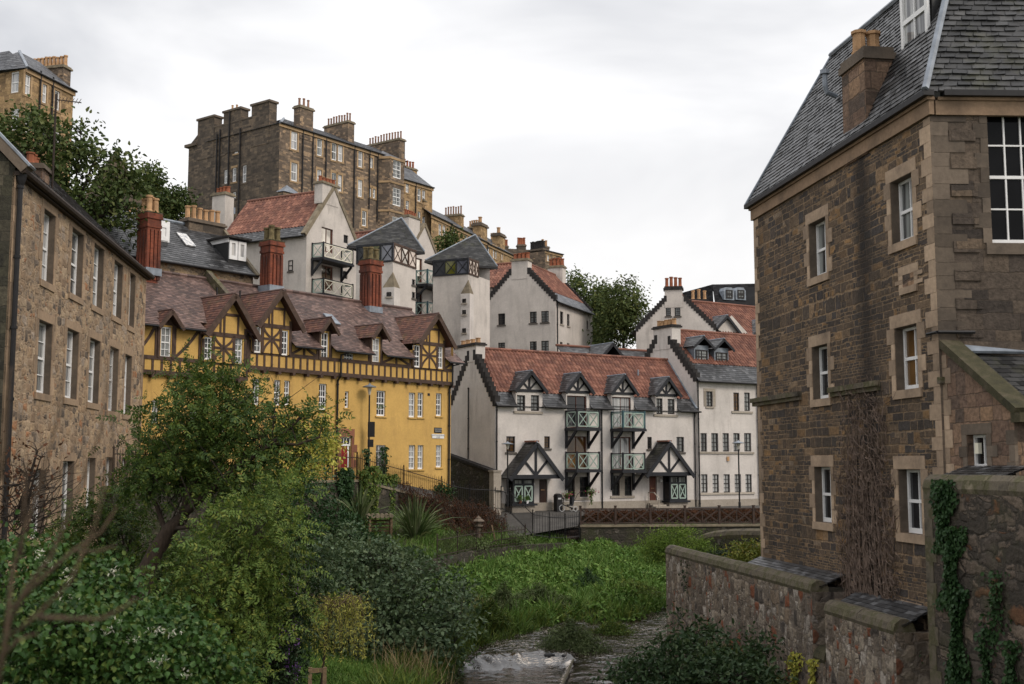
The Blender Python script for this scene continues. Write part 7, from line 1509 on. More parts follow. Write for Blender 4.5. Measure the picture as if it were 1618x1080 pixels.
# ---------------------------------------------------------------- foliage: thousands of single folded leaves on real twigs
def leafmesh(name, C, D, Nn, Ln, Wd, mat, parent=None, fold=.18, droop=.15, wide=.5, strip=False):
    n = len(C); D = D/np.linalg.norm(D, axis=1)[:, None]; S = np.cross(D, Nn); S /= (np.linalg.norm(S, axis=1)[:, None]+1e-9); Nv = np.cross(S, D)
    L_ = Ln[:, None]; W_ = Wd[:, None]; off = np.array(OFF[parent.name]) if parent is not None else 0
    pts = np.empty((n, 6, 3)); pts[:, 0] = C; pts[:, 1] = C+D*L_*.3+S*W_*wide+Nv*W_*fold; pts[:, 2] = C+D*L_*.7+S*W_*wide*.72+Nv*(W_*fold*.6-L_*droop*.4)
    pts[:, 3] = C+D*L_-Nv*L_*droop; pts[:, 4] = C+D*L_*.7-S*W_*wide*.72+Nv*(W_*fold*.6-L_*droop*.4); pts[:, 5] = C+D*L_*.3-S*W_*wide+Nv*W_*fold
    v = (pts.reshape(-1, 3)-off).astype(np.float32); b = np.arange(n)[:, None]*6
    if strip: li = np.concatenate([b+0, b+5, b+1, b+1, b+5, b+4, b+2, b+2, b+4, b+3], 1).astype(np.int32).ravel(); lt = np.tile([3, 4, 3], n).astype(np.int32)
    else: li = np.concatenate([b+0, b+3, b+2, b+1, b+0, b+5, b+4, b+3], 1).astype(np.int32).ravel(); lt = np.full(n*2, 4, dtype=np.int32)
    ls_ = np.concatenate([[0], np.cumsum(lt)[:-1]]).astype(np.int32)
    me = bpy.data.meshes.new(name); me.vertices.add(n*6); me.vertices.foreach_set('co', v.ravel()); me.loops.add(len(li)); me.loops.foreach_set('vertex_index', li)
    me.polygons.add(len(lt)); me.polygons.foreach_set('loop_start', ls_); me.polygons.foreach_set('loop_total', lt); me.update(calc_edges=True)
    me.materials.append(mat); o = bpy.data.objects.new(name, me); link(o)
    if parent is not None: o.parent = parent
    OFF[o.name] = V(off) if parent is not None else V((0, 0, 0)); return o
def unit(n, up=0.0):
    a = RNG.normal(size=(n, 3)); a[:, 2] += up; return a/np.linalg.norm(a, axis=1)[:, None]
def leaves_at(name, P, L_, ratio, mat, parent, mode='leaf', out_from=None, hang=0.0, upn=.85, vary=.4, pairs=5):
    """P: points where a leaf (or a compound leaf) hangs"""
    n = len(P); D = unit(n, .15-hang)
    if out_from is not None: o_ = P-out_from; o_ /= (np.linalg.norm(o_, axis=1)[:, None]+1e-6); D = D*.9+o_*.8; D[:, 2] -= hang
    D /= np.linalg.norm(D, axis=1)[:, None]; Nn = unit(n, upn); Ls = L_*(1+vary*(RNG.random(n)*2-1))
    if mode == 'leaf': return leafmesh(name, P, D, Nn, Ls, Ls*ratio, mat, parent)
    S = np.cross(D, Nn); S /= np.linalg.norm(S, axis=1)[:, None]; Nv = np.cross(S, D); C, DD, NN, LL = [], [], [], []
    ll = Ls*.27
    for k in range(pairs):
        f = .22+.7*k/(pairs-1); base = P+D*(Ls*f)[:, None]-Nv*(Ls*.12*f*f)[:, None]
        for sg in (-1, 1): C.append(base); DD.append(D*.55+S*sg-Nv*.12+.15*RNG.normal(size=(n, 3))); NN.append(Nv+.25*RNG.normal(size=(n, 3))); LL.append(ll*(1-.35*f*f))
    C.append(P+D*(Ls*.92)[:, None]-Nv*(Ls*.12)[:, None]); DD.append(D-Nv*.2); NN.append(Nv); LL.append(ll)
    return leafmesh(name, np.concatenate(C), np.concatenate(DD), np.concatenate(NN), np.concatenate(LL), np.concatenate(LL)*ratio, mat, parent)
def blob(px, py, Y, rx, ry, rd=None):
    c = np.array(at(px, py, Y)); k = c[1]/FPX; return c, np.array([rx*k, (rd if rd else (rx+ry)/2*k), ry*k])
def clumps_in(blobs, n, lo=.35, wexp=.75):
    w_ = np.array([np.prod(b[1])**wexp for b in blobs]); w_ /= w_.sum(); ids = RNG.choice(len(blobs), n, p=w_); U = unit(n); r = (lo**3+(1-lo**3)*RNG.random(n))**(1/3)
    ph = RNG.random((len(blobs), 4))*6.28; a = ph[ids]; r = r*(1+.16*np.sin(4.1*U[:, 0]+a[:, 0])*np.sin(3.7*U[:, 2]+a[:, 1])+.14*np.sin(7*U[:, 1]+a[:, 2])*np.sin(6.3*U[:, 2]-5*U[:, 0]+a[:, 3]))
    return np.array([blobs[i][0] for i in ids])+U*r[:, None]*np.array([blobs[i][1] for i in ids]), np.array([blobs[i][0] for i in ids])
def crown(parent, blobs, nc, per, cr, L_, ratio, mat, mode='leaf', hang=.0, lo=.35, stems=None, stemmat=None, name='crown', twig=.35, thick=.02, flat=.7, pairs=5, squash=None, upn=.85):
    C, B0 = clumps_in(blobs, nc, lo); sz = cr*(.6+.8*RNG.random(nc)); P = np.repeat(C, per, 0)+RNG.normal(size=(nc*per, 3))*np.repeat(sz, per)[:, None]*np.array([1, 1, flat])
    if squash is not None: P = squash(P)
    leaves_at(name, P, L_, ratio, M[mat], parent, mode, np.repeat(C-np.array([0, 0, cr]), per, 0), hang, upn, pairs=pairs)
    if stems is not None:
        nodes = np.array([list(s) for s in stems]); m = MB()
        for i in range(nc):
            if random.random() > twig: continue
            d = np.linalg.norm((nodes-C[i])*np.array([1, 1, 1.3]), axis=1)+(nodes[:, 2] > C[i][2])*1.0; a = V(nodes[d.argmin()]); b = V(C[i]); ln = (b-a).length
            mid = a.lerp(b, .5)+V((random.gauss(0, .08), random.gauss(0, .08), .12))*ln; m.tube([a, a.lerp(mid, .6)+UP*.02*ln, mid, b], [thick, thick*.7, thick*.5, thick*.18], 4, False)
        if m.v: m.build('twigs', M[stemmat or 'bark'], parent, uv=False)
    return C
def limb(parent, pts, r0, r1, mat='bark', name='trunk', n=8):
    pts = [V(p) for p in pts]; fine = []
    for i in range(len(pts)-1):
        for q in range(4): fine.append(pts[i].lerp(pts[i+1], q/4)+V((random.gauss(0, .03), random.gauss(0, .03), 0))*(r0*3))
    fine.append(pts[-1]); k = len(fine); m = MB(); m.tube(fine, [r0+(r1-r0)*i/(k-1) for i in range(k)], n); return m.build(name, M[mat], parent, uv=False, smooth=True), [tuple(p) for p in fine]
def plant(name, label, cat, base, group=None): return thing(name, label, cat, V(base), group)
def ground_at(px, py, Y): p = at(px, py, Y); return V((p.x, p.y, gz(p.x, p.y)))
# --- the leaning tree in the left foreground
Y1 = 25.0; tr = plant('tree', 'large leaning dark leafy tree with forked brown trunk in front of the ochre building', 'tree', at(200, 1010, Y1))
nodes = []
o, n1 = limb(tr, [at(196, 1040, Y1), at(214, 960, Y1), at(240, 880, Y1), at(268, 838, Y1), at(290, 812, Y1)], .24, .13); nodes += n1
for pts, r0 in (([at(288, 815, Y1), at(305, 760, Y1), at(318, 700, Y1+.3), at(322, 640, Y1+.4), at(330, 590, Y1+.3)], .10), ([at(290, 812, Y1), at(330, 775, Y1-.3), at(372, 740, Y1-.5), at(430, 700, Y1-.6), at(480, 655, Y1-.3)], .10),
                ([at(262, 845, Y1), at(248, 800, Y1+.4), at(232, 770, Y1+.6), at(215, 740, Y1+.8)], .07), ([at(275, 835, Y1), at(318, 830, Y1-.8), at(360, 842, Y1-1.4), at(420, 850, Y1-1.6)], .05), ([at(318, 780, Y1), at(290, 765, Y1+.3), at(245, 745, Y1+.7), at(215, 730, Y1+1)], .07), ([at(322, 700, Y1+.3), at(360, 655, Y1), at(400, 620, Y1-.2)], .05),
                ([at(430, 700, Y1-.6), at(470, 702, Y1-.6), at(505, 690, Y1-.5)], .04)):
    o, n1 = limb(tr, pts, r0, .025, name='branch', n=6); nodes += n1
bl = [blob(340, 655, Y1, 75, 70), blob(265, 690, Y1+.5, 65, 60), blob(430, 685, Y1-.3, 70, 52), blob(330, 600, Y1+.3, 50, 34), blob(230, 745, Y1+.8, 45, 42), blob(360, 735, Y1, 105, 45), blob(490, 668, Y1-.2, 36, 30), blob(300, 760, Y1+.5, 85, 40)]
crown(tr, bl, 350, 9, .21, .33, .42, 'lf_tree', 'pinnate', .35, .25, nodes, 'bark', thick=.014, twig=.75)
m = MB()
for k in range(16):   # bare twigs that stick out above the leaves
    a = V(nodes[random.randrange(len(nodes)-60, len(nodes))]); x, y = random.choice([(425, 590), (445, 575), (410, 560), (455, 605), (500, 610), (230, 610), (215, 650), (190, 700), (240, 640)]); b = at(x+random.gauss(0, 10), y+random.gauss(0, 14), Y1)
    m.tube([a, a.lerp(b, .5)+UP*.15, b], [.018, .012, .003], 4, False)
m.build('bare_twigs', M['barkdark'], tr, uv=False)
# --- lower bright foliage at its foot and the other shrubs along the left bank
def shrub(label, blobs, nc, per, cr, L_, ratio, mat, mode='leaf', hang=.1, base=None, name='shrub', cat='shrub', twig=.5, lo=.3, thick=.012, stemmat='barkdark', **k):
    c0 = np.mean([b[0] for b in blobs], 0); zmin = min(b[0][2]-b[1][2] for b in blobs); bp = V(base) if base is not None else V((c0[0], c0[1], zmin)); p = plant(name, label, cat, bp)
    nd = [tuple(bp+V((random.gauss(0, .15), random.gauss(0, .15), 0)))]; m = MB()
    for b in blobs:
        for q in range(3):
            e = V(b[0])+V((random.gauss(0, .25)*b[1][0], random.gauss(0, .25)*b[1][1], random.gauss(0, .2)*b[1][2])); s = bp+V((random.gauss(0, .12), random.gauss(0, .12), 0)); mid = s.lerp(e, .5)+UP*.1*(e-s).length
            m.tube([s, mid, e], [thick*3, thick*2, thick], 5, False); nd += [tuple(mid), tuple(e)]
    m.build('stems', M[stemmat], p, uv=False); crown(p, blobs, nc, per, cr, L_, ratio, mat, mode, hang, lo, nd, stemmat, 'foliage', twig, thick, **k); return p
shrub('bright feathery sapling thicket under the leaning tree', [blob(400, 830, 23, 75, 62), blob(340, 900, 22.5, 80, 60), blob(410, 930, 23, 75, 65), blob(300, 960, 22, 60, 50), blob(350, 1020, 22, 80, 55), blob(445, 775, 24, 45, 40)], 300, 9, .20, .30, .42, 'lf_under', 'pinnate', .45)
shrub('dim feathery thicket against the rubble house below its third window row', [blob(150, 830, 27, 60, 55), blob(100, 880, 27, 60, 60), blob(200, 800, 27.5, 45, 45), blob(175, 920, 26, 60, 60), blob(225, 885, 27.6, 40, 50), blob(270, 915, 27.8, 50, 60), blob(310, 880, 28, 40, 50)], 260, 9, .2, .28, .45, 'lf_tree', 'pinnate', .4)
shrub('broad leaved creeper bank with white flower tassels filling the bottom left corner', [blob(60, 1010, 15, 90, 75), blob(170, 1030, 15.5, 90, 60), blob(270, 1040, 16.5, 80, 55), blob(40, 900, 17, 70, 45), blob(135, 935, 17, 70, 45), blob(230, 985, 17, 55, 40), blob(330, 1070, 17, 50, 40)], 440, 32, .21, .082, .80, 'lf_knot', 'leaf', .55, name='creeper', cat='creeper', lo=.45)
cp = sc.objects['creeper']; P = []
for k in range(17):
    x, y = random.choice([(178, 985), (208, 1010), (110, 950), (245, 1050), (75, 880), (262, 1000), (160, 990), (180, 885), (145, 985), (300, 1050), (98, 905)]); c = np.array(at(x+random.gauss(0, 9), y+random.gauss(0, 9), 14.9)); P.append(c+RNG.normal(size=(14, 3))*np.array([.045, .045, .03]))
leaves_at('flower_tassels', np.concatenate(P), .05, .18, M['whiteflower'], cp, 'leaf', None, .5)
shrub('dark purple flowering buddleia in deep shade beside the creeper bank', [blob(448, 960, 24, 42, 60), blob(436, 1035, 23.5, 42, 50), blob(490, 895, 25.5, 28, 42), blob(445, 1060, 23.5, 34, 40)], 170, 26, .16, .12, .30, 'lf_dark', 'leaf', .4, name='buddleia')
bd = sc.objects['buddleia']; P = []
for k in range(26):
    x, y = random.choice([(430, 925), (470, 935), (455, 985), (438, 1010), (462, 1005), (466, 1015), (445, 955), (462, 1048), (425, 1060), (430, 985)]); c = np.array(at(x+random.gauss(0, 8), y+random.gauss(0, 8), 23.3)); P.append(c+RNG.normal(size=(24, 3))*np.array([.03, .03, .07]))
leaves_at('flower_spikes', np.concatenate(P), .035, .6, M['purple'], bd, 'leaf')
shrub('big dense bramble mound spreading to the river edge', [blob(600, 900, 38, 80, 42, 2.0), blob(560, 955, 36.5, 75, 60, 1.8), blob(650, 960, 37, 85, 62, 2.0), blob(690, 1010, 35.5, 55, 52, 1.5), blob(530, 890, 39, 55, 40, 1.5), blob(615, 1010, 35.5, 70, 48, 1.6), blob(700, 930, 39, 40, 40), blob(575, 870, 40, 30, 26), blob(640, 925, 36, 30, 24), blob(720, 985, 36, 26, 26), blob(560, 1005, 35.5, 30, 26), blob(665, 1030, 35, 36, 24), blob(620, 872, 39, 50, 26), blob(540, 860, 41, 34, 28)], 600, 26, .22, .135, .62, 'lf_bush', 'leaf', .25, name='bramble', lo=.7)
shrub('mixed green thicket climbing the bank below the terrace wall', [blob(480, 800, 44, 60, 55, 2), blob(440, 860, 42, 60, 50, 2), blob(520, 850, 44, 50, 50, 2), blob(420, 780, 44, 55, 45), blob(560, 860, 46, 45, 40)], 330, 24, .3, .14, .5, 'lf_vine', 'leaf', .3, lo=.6)
shrub('golden leaved shrub on the terrace wall at the end of the railings', [blob(495, 720, 48, 40, 38), blob(470, 690, 48, 40, 30), blob(515, 700, 49, 22, 40), blob(450, 745, 47, 45, 32)], 190, 22, .22, .13, .55, 'lf_yellow', 'leaf', .3, lo=.3)
# --- young weeping willow on its stake
wl2 = plant('willow_sapling', 'young yellowish weeping willow above the wooden tree guard', 'tree', ground_at(506, 1080, 29.8)); o, nd = limb(wl2, [ground_at(506, 1080, 29.8), at(513, 1030, 29.8), at(518, 985, 29.8), at(528, 955, 29.8)], .035, .02, 'bark')
C = []; m = MB()
for k in range(120):
    top = V(nd[-1])+V((random.gauss(0, .28), random.gauss(0, .28), random.uniform(-.1, .1))); an = random.uniform(0, 6.28); R_ = random.uniform(.2, .98); ln = random.uniform(.4, 1.35); e1 = top+V((math.cos(an)*R_*.6, math.sin(an)*R_*.6, .18)); e2 = top+V((math.cos(an)*R_, math.sin(an)*R_, -.1)); e3 = e2+V((math.cos(an)*.08, math.sin(an)*.08, -ln)); m.tube([top, e1, e2, e3], [.008, .006, .004, .002], 3, False)
    for q in range(26): f = q/25; p = (e1.lerp(e2, f*3) if f < .33 else e2.lerp(e3, (f-.33)/.67)); C.append(list(p+V((random.gauss(0, .03), random.gauss(0, .03), random.gauss(0, .03)))))
m.build('weeping_twigs', M['twig'], wl2, uv=False); leaves_at('crown', np.array(C), .09, .17, M['lf_willow'], wl2, 'leaf', None, .9)
# --- green bed across the river bend
def bed_points(n, xr, yr, cond):
    x = RNG.uniform(*xr, n*3); y = RNG.uniform(*yr, n*3); k = cond(x, y); return x[k][:n], y[k][:n]
def bedcond(x, y):
    d = -in_river(x, y); return (d > .05) & (y > 42) & (y < np.interp(x, [-9, -4.3, -1.8, 1, 3.9, 30], [50, 52, 58.3, 62, 65.8, 66])) & (x > -7) & (x < 13)
x, y = bed_points(52000, (-7, 13), (42, 66), bedcond); lump = np.zeros(len(x))
for _ in range(260): cx_, cy_, r_ = RNG.uniform(-7, 13), RNG.uniform(42, 66), RNG.uniform(.35, 1.0); lump = np.maximum(lump, RNG.uniform(.25, .95)*np.exp(-((x-cx_)**2+(y-cy_)**2)/r_**2))
hgt = .12+(.75*lump+.10)*RNG.random(len(x))**.35; z = ground_z(x, y)+hgt*np.clip(-in_river(x, y)/3.0+.15, .15, 1)
nb_ = leaves_at('nettle_bed', np.stack([x, y, z], 1), .17, .55, M['lf_bed'], None, 'leaf', None, .15, 1.6, .5); nb_['kind'] = 'stuff'
def tuftmesh(name, bx, by, bz, n_per, h, wd, mat, parent=None, lean=.5, hv=.4, droop=.35, spread=.06):
    n = len(bx)*n_per; P = np.repeat(np.stack([bx, by, bz], 1), n_per, 0)+RNG.normal(size=(n, 3))*np.array([spread, spread, 0]); D = unit(n, 0); D[:, 2] = np.abs(D[:, 2])+lean; Ls = h*(1-hv+2*hv*RNG.random(n)); return leafmesh(name, P, D, unit(n, .2), Ls, np.full(n, wd), mat, parent, .1, droop, .5, True)
x, y = bed_points(1100, (-7, 13), (42, 66), bedcond); z = ground_z(x, y); gb = tuftmesh('grass', x, y, z, 11, .75, .03, M['lf_bed'], None, 1.0); gb['kind'] = 'stuff'
def bankcond(x, y):
    d = -in_river(x, y); return (d > -.1) & (d < 1.6) & (y < 49)
x, y = bed_points(1500, (-4.5, 8), (30, 49), bankcond); gb = tuftmesh('bank_grass', x, y, ground_z(x, y), 10, .5, .028, M['lf_under'], None, .7); gb['kind'] = 'stuff'
def lawncond(x, y): return (x < -2.6) & (in_river(x, y) < -.5)
x, y = bed_points(5200, (-8.5, -1.8), (26, 39), lawncond); gb = tuftmesh('lawn_grass', x, y, ground_z(x, y), 14, .2, .026, M['lf_bed'], None, .7); gb['kind'] = 'stuff'
def ledgecond(x, y): return y > np.interp(x, [-5, -1.8, 1.2, 3.9], [53, 59, 63, 66])
Q = []
for _ in range(1500): i = random.choice([0, 1, 1, 2, 2, 3]); s_, t_ = random.random(), random.random(); Q.append(list(fr_[i].lerp(fr_[i+1], s_).lerp(back[i].lerp(back[i+1], s_), t_)))
Q = np.array(Q); gb = tuftmesh('ledge_grass', Q[:, 0], Q[:, 1], Q[:, 2]-.02, 11, .34, .03, M['lf_bed'], None, .8); gb['kind'] = 'stuff'
dg = plant('dry_grass', 'tall straw coloured seeding grass at the foot of the bramble mound', 'grass clump', at(660, 1075, 32.5)); q = [at(random.gauss(665, 36), 1085, random.uniform(32, 33.5)) for _ in range(15)]; tuftmesh('blades', np.array([p.x for p in q]), np.array([p.y for p in q]), np.array([gz(p.x, p.y) for p in q]), 12, .9, .016, M['lf_dry'], dg, 2.2, spread=.3)
dg = plant('dry_grass', 'straw coloured dead stems on the river bank beside the bramble', 'grass clump', at(748, 985, 43)); q = [at(random.gauss(748, 10), 985, random.uniform(42, 44)) for _ in range(9)]; tuftmesh('blades', np.array([p.x for p in q]), np.array([p.y for p in q]), np.array([gz(p.x, p.y) for p in q]), 12, 1.1, .016, M['lf_dry'], dg, 2.6, spread=.22)
# shrubs at the water's edge
def fine_willow(label, cx, cy, Y, rx, ry, n, mat='lf_reed', ln=.13, ratio=.2, rd=None):
    b = ground_at(cx, cy+ry, Y); p = plant('willow_bush', label, 'shrub', b); C = []; m = MB(); k_ = Y/FPX
    for k in range(n):
        an = random.uniform(0, 6.28); R_ = random.random()**.6; t = V((math.cos(an)*rx*k_*R_, math.sin(an)*(rd or rx*k_*.8)*R_, ry*k_*(1.9*(1-R_*.62)*random.uniform(.7, 1.05)))); e = b+t; mid = b+V((t.x*.4, t.y*.4, t.z*.75)); tip = e+V((t.x*.22, t.y*.22, -.12*random.random())); m.tube([b+V((t.x*.12, t.y*.12, 0)), mid, e, tip], [.012, .009, .005, .002], 3, False)
        for q in range(22): f = .25+.75*q/21; pp = mid.lerp(e, (f-.25)/.5) if f < .75 else e.lerp(tip, (f-.75)/.25); C.append(list(pp+V((random.gauss(0, .05), random.gauss(0, .05), random.gauss(0, .05)))))
    m.build('stems', M['barkdark'], p, uv=False); leaves_at('foliage', np.array(C), ln, ratio, M[mat], p, 'leaf', None, .25); return p
fine_willow('rounded narrow leaved willow bush standing in the river shallows', 900, 988, 39.4, 62, 40, 420)
fine_willow('low bright green willow clump behind the rounded river willow', 968, 975, 43.4, 46, 24, 240, 'lf_under')
fine_willow('tall tawny sedge clump on the green bed near the wall end', 1000, 915, 49.5, 46, 22, 120, 'lf_under')
fine_willow('small upright bush in the middle of the nettle bed', 930, 915, 51, 22, 26, 60, 'lf_vine')
fine_willow('dull brown green bush at the left water edge of the nettle bed', 850, 940, 47, 52, 24, 130)
fine_willow('upright dark bush on the far bank beside the open water', 795, 948, 45, 22, 32, 110)
fine_willow('bright grassy clump drooping over the left water edge', 770, 985, 41.5, 34, 30, 170, 'lf_under')
fine_willow('yellow green cushion plant on the left water edge', 752, 1005, 39.5, 18, 14, 80, 'lf_under')
# --- flax, heath, ivy by the terrace
def flax(label, cx, cy, Y, h, n, sp):
    b = at(cx, cy, Y); p = plant('flax_plant', label, 'plant', b); N_ = n; an = RNG.uniform(0, 2*np.pi, N_); el = np.abs(RNG.normal(.0, .33, N_)); D0 = np.stack([np.cos(an)*np.sin(el)*sp, np.sin(an)*np.sin(el)*sp, np.cos(el)], 1); m = MB()
    for k in range(N_):
        ln = h*random.uniform(.6, 1.1); d = V(D0[k]); s = b+V((math.cos(an[k]), math.sin(an[k]), 0))*.25*random.random(); sd = d.cross(V((random.gauss(0, 1), random.gauss(0, 1), .3))).normalized(); pv = None; w0 = .05*random.uniform(.7, 1.2); lst = []
        for q in range(6):
            f = q/5; c = s+d*ln*f+V((d.x, d.y, -1.0*math.sin(el[k]+.1)))*ln*.5*f**3*1.2; wd = w0*(1-f**2.5)+.002; lst.append((c-sd*wd, c+sd*wd))
        i0 = len(m.v)
        for a, c in lst: m.v += [a, c]
        for q in range(5): m.f.append((i0+2*q, i0+2*q+1, i0+2*q+3, i0+2*q+2))
    m.build('blades', M['lf_flax'], p, uv=False); return p
flax('big spiky flax clump with arching grey green blades by the garden wall', 655, 862, 57, 2.6, 230, 1.15); flax('smaller shaded flax clump below the ivy hung terrace wall', 568, 828, 58, 2.2, 90, 1.2)
ht = plant('dead_heath', 'mound of dead red brown drooping foliage on the slope below the ochre building', 'shrub', at(700, 835, 63)); bl = [blob(660, 790, 63, 38, 22), blob(700, 800, 63.5, 42, 24), blob(740, 812, 64, 40, 26), blob(720, 830, 62.5, 45, 24), blob(775, 815, 65, 26, 18), blob(690, 835, 61, 40, 22), blob(640, 770, 62.5, 18, 14)]
C, _b = clumps_in(bl, 1500, .6); m = MB(); P = []
for c in C:
    a = V(c); e = a+V((random.gauss(.12, .12), -.15, -random.uniform(.35, .9))); m.tube([a, a.lerp(e, .5)+V((.06, -.08, .08)), e], [.010, .008, .003], 3, False)
    for q in range(10): P.append(list(a.lerp(e, q/9)+V((random.gauss(0, .05), random.gauss(0, .05), random.gauss(0, .05)))))
m.build('drooping_stems', M['barkdark'], ht, uv=False); leaves_at('dead_foliage', np.array(P), .12, .3, M['deadheath'], ht, 'leaf', None, 1.2)
def ivy(label, fr, rects, n, L_, mat, name='ivy', cat='ivy', o=.0, depth=.16, base=None):
    """leaves lapped over a wall face; rects: (px0,px1,py0,py1,weight)"""
    p = plant(name, label, cat, base if base is not None else fr.P(*fr.uz((rects[0][0]+rects[0][1])/2, rects[0][3], o), o)); W_ = np.array([r[4] for r in rects], float); W_ /= W_.sum(); ids = RNG.choice(len(rects), n, p=W_); C = []
    for i in ids:
        r = rects[i]; t = random.random(); cx = (r[0]+r[1])/2; hw = (r[1]-r[0])/2*(.62+.38*math.sin(t*7+i)); px = cx+hw*max(-1, min(1, random.gauss(0, .55))); u, z = fr.uz(px, r[2]+(r[3]-r[2])*t, o); C.append(list(fr.P(u, z, o+depth*random.random()**1.5*(1-abs(px-cx)/(hw+1)*.6)+.012)))
    C = np.array(C); nn = np.array(fr.n); D = unit(n)*.7+np.array([0, 0, -.75])+nn*.25; Nn = unit(n)*.55+nn; Ls = L_*RNG.uniform(.6, 1.3, n); leafmesh('leaves', C, D, Nn, Ls, Ls*.8, M[mat], p, .12, .2); m = MB()
    for r in rects:
        for k in range(4):
            x0 = r[0]+(r[1]-r[0])*(.3+.4*random.random()); m.tube([fr.P(*fr.uz(x0+random.gauss(0, (r[1]-r[0])*.1), r[3]+(r[2]-r[3])*q/7, o), o+.02) for q in range(8)], [.016-.0016*q for q in range(8)], 4, False)
    m.build('stems', M['barkdark'], p, uv=False); return p
d_ = tp[2]-tp[1]; Ft = Fr(V((tp[1].x, tp[1].y, 0)), (d_.x, d_.y)); d_ = tp[3]-tp[2]; Ft2 = Fr(V((tp[2].x, tp[2].y, 0)), (d_.x, d_.y))
ivy('bluish ivy curtain hanging from the terrace wall under the spiked railing', Ft, [(532, 556, 738, 830, 3)], 2600, .13, 'lf_vine', o=.06, depth=.4)
ivy('bright green climbers and dark ivy draping the terrace wall near the street lamp', Ft, [(572, 600, 735, 825, 3), (594, 628, 748, 830, 4), (560, 582, 742, 800, 1)], 4200, .13, 'lf_under', o=.06, depth=.45)
ivy('climbing sprigs twisting up the spiked railing', Ft, [(596, 614, 705, 775, 2), (572, 584, 708, 750, 1), (505, 530, 690, 745, 1)], 800, .14, 'lf_vine', name='climber', cat='climbing plant', o=-.1, depth=.2)
shrub('blue green creeper heap at the foot of the ochre wall corner', [blob(697, 776, 65, 14, 12), blob(706, 786, 65.3, 12, 9)], 50, 22, .16, .12, .6, 'lf_vine')
shrub('rough brown shrub mass at the left end of the garden wall', [blob(700, 858, 59, 30, 16), blob(735, 868, 58.5, 30, 15), blob(675, 870, 56, 26, 16), blob(820, 850, 62, 24, 10), blob(770, 862, 59.5, 20, 9)], 130, 24, .2, .10, .5, 'lf_reed', lo=.5)
# --- right bank planting
shrub('rounded bright green conifer-like shrub behind the end of the river wall', [blob(1062, 862, 47, 44, 26), blob(1088, 872, 46.5, 40, 24), blob(1040, 868, 47, 26, 20)], 220, 34, .22, .13, .2, 'lf_conifer', 'leaf', .25, lo=.55)
shrub('dark twiggy shrub spilling over the river wall coping', [blob(1118, 893, 40.6, 36, 20, .7), blob(1105, 905, 40, 22, 26, .4), blob(1150, 885, 40.5, 30, 16, .6)], 120, 26, .14, .085, .55, 'lf_dark', 'leaf', .5)
shrub('golden green azalea-like bush against the stone house corner', [blob(1182, 882, 38.5, 32, 24, 1.0), blob(1196, 870, 38.8, 18, 16), blob(1165, 895, 38, 22, 16)], 110, 24, .16, .11, .45, 'lf_azalea', 'leaf', .1)
shrub('dark elder thicket under the river wall at the bottom right', [blob(1090, 1045, 31, 70, 40, 1.3), blob(1150, 1075, 29.5, 70, 40, 1.2), blob(1020, 1070, 31, 60, 32, 1.2), blob(1180, 1030, 31, 40, 30, .7), blob(1100, 1005, 34, 30, 22, .7), blob(1066, 975, 39, 10, 18, .4)], 290, 22, .2, .14, .5, 'lf_elder', 'leaf', .35, lo=.45)
fine_willow('thin green weed sprays leaning over the right water edge', 1000, 1020, 36, 30, 18, 60, 'lf_under')
ivy('dark ivy column climbing the tall garden wall below the lean-to', Rw, [(1474, 1516, 757, 870, 3), (1484, 1530, 830, 960, 4), (1498, 1536, 930, 1090, 4)], 5200, .085, 'lf_vine', o=.0, depth=.16)
ivy('sparse ivy patches low on the tall garden wall at the right edge', Rw, [(1545, 1580, 990, 1090, 2), (1585, 1618, 1010, 1090, 2), (1555, 1600, 900, 1000, 1)], 1000, .08, 'lf_vine', o=.0, depth=.12)
ivy('yellow variegated ivy strands at the foot of the short rubble wall', Rw, [(1246, 1272, 1030, 1090, 3), (1278, 1296, 1040, 1090, 2)], 900, .075, 'lf_yellow', o=.0, depth=.12)
ivy('ivy clinging beside the last low doorway', Rw, [(1442, 1458, 1020, 1090, 3)], 500, .075, 'lf_vine', o=-.6, depth=.12)
hd = plant('hedge', 'low reddish hedge behind the crossed timber fence', 'hedge', Rf.P(5, zf, -1.3)); n = 9000; u = RNG.uniform(.5, fe, n); o_ = RNG.uniform(-2.5, -.6, n); z = zf+RNG.random(n)**.6*.75; C = np.array([list(Rf.P(a, b, c)) for a, b, c in zip(u, z, o_)]); leaves_at('foliage', C, .10, .5, M['deadheath'], hd, 'leaf', None, .1); m = MB()
for k in range(120): a = random.uniform(.5, fe); b = random.uniform(-2.4, -.7); m.tube([Rf.P(a, zf, b), Rf.P(a+random.gauss(0, .1), zf+.6, b)], [.012, .004], 3, False)
m.build('stems', M['barkdark'], hd, uv=False)
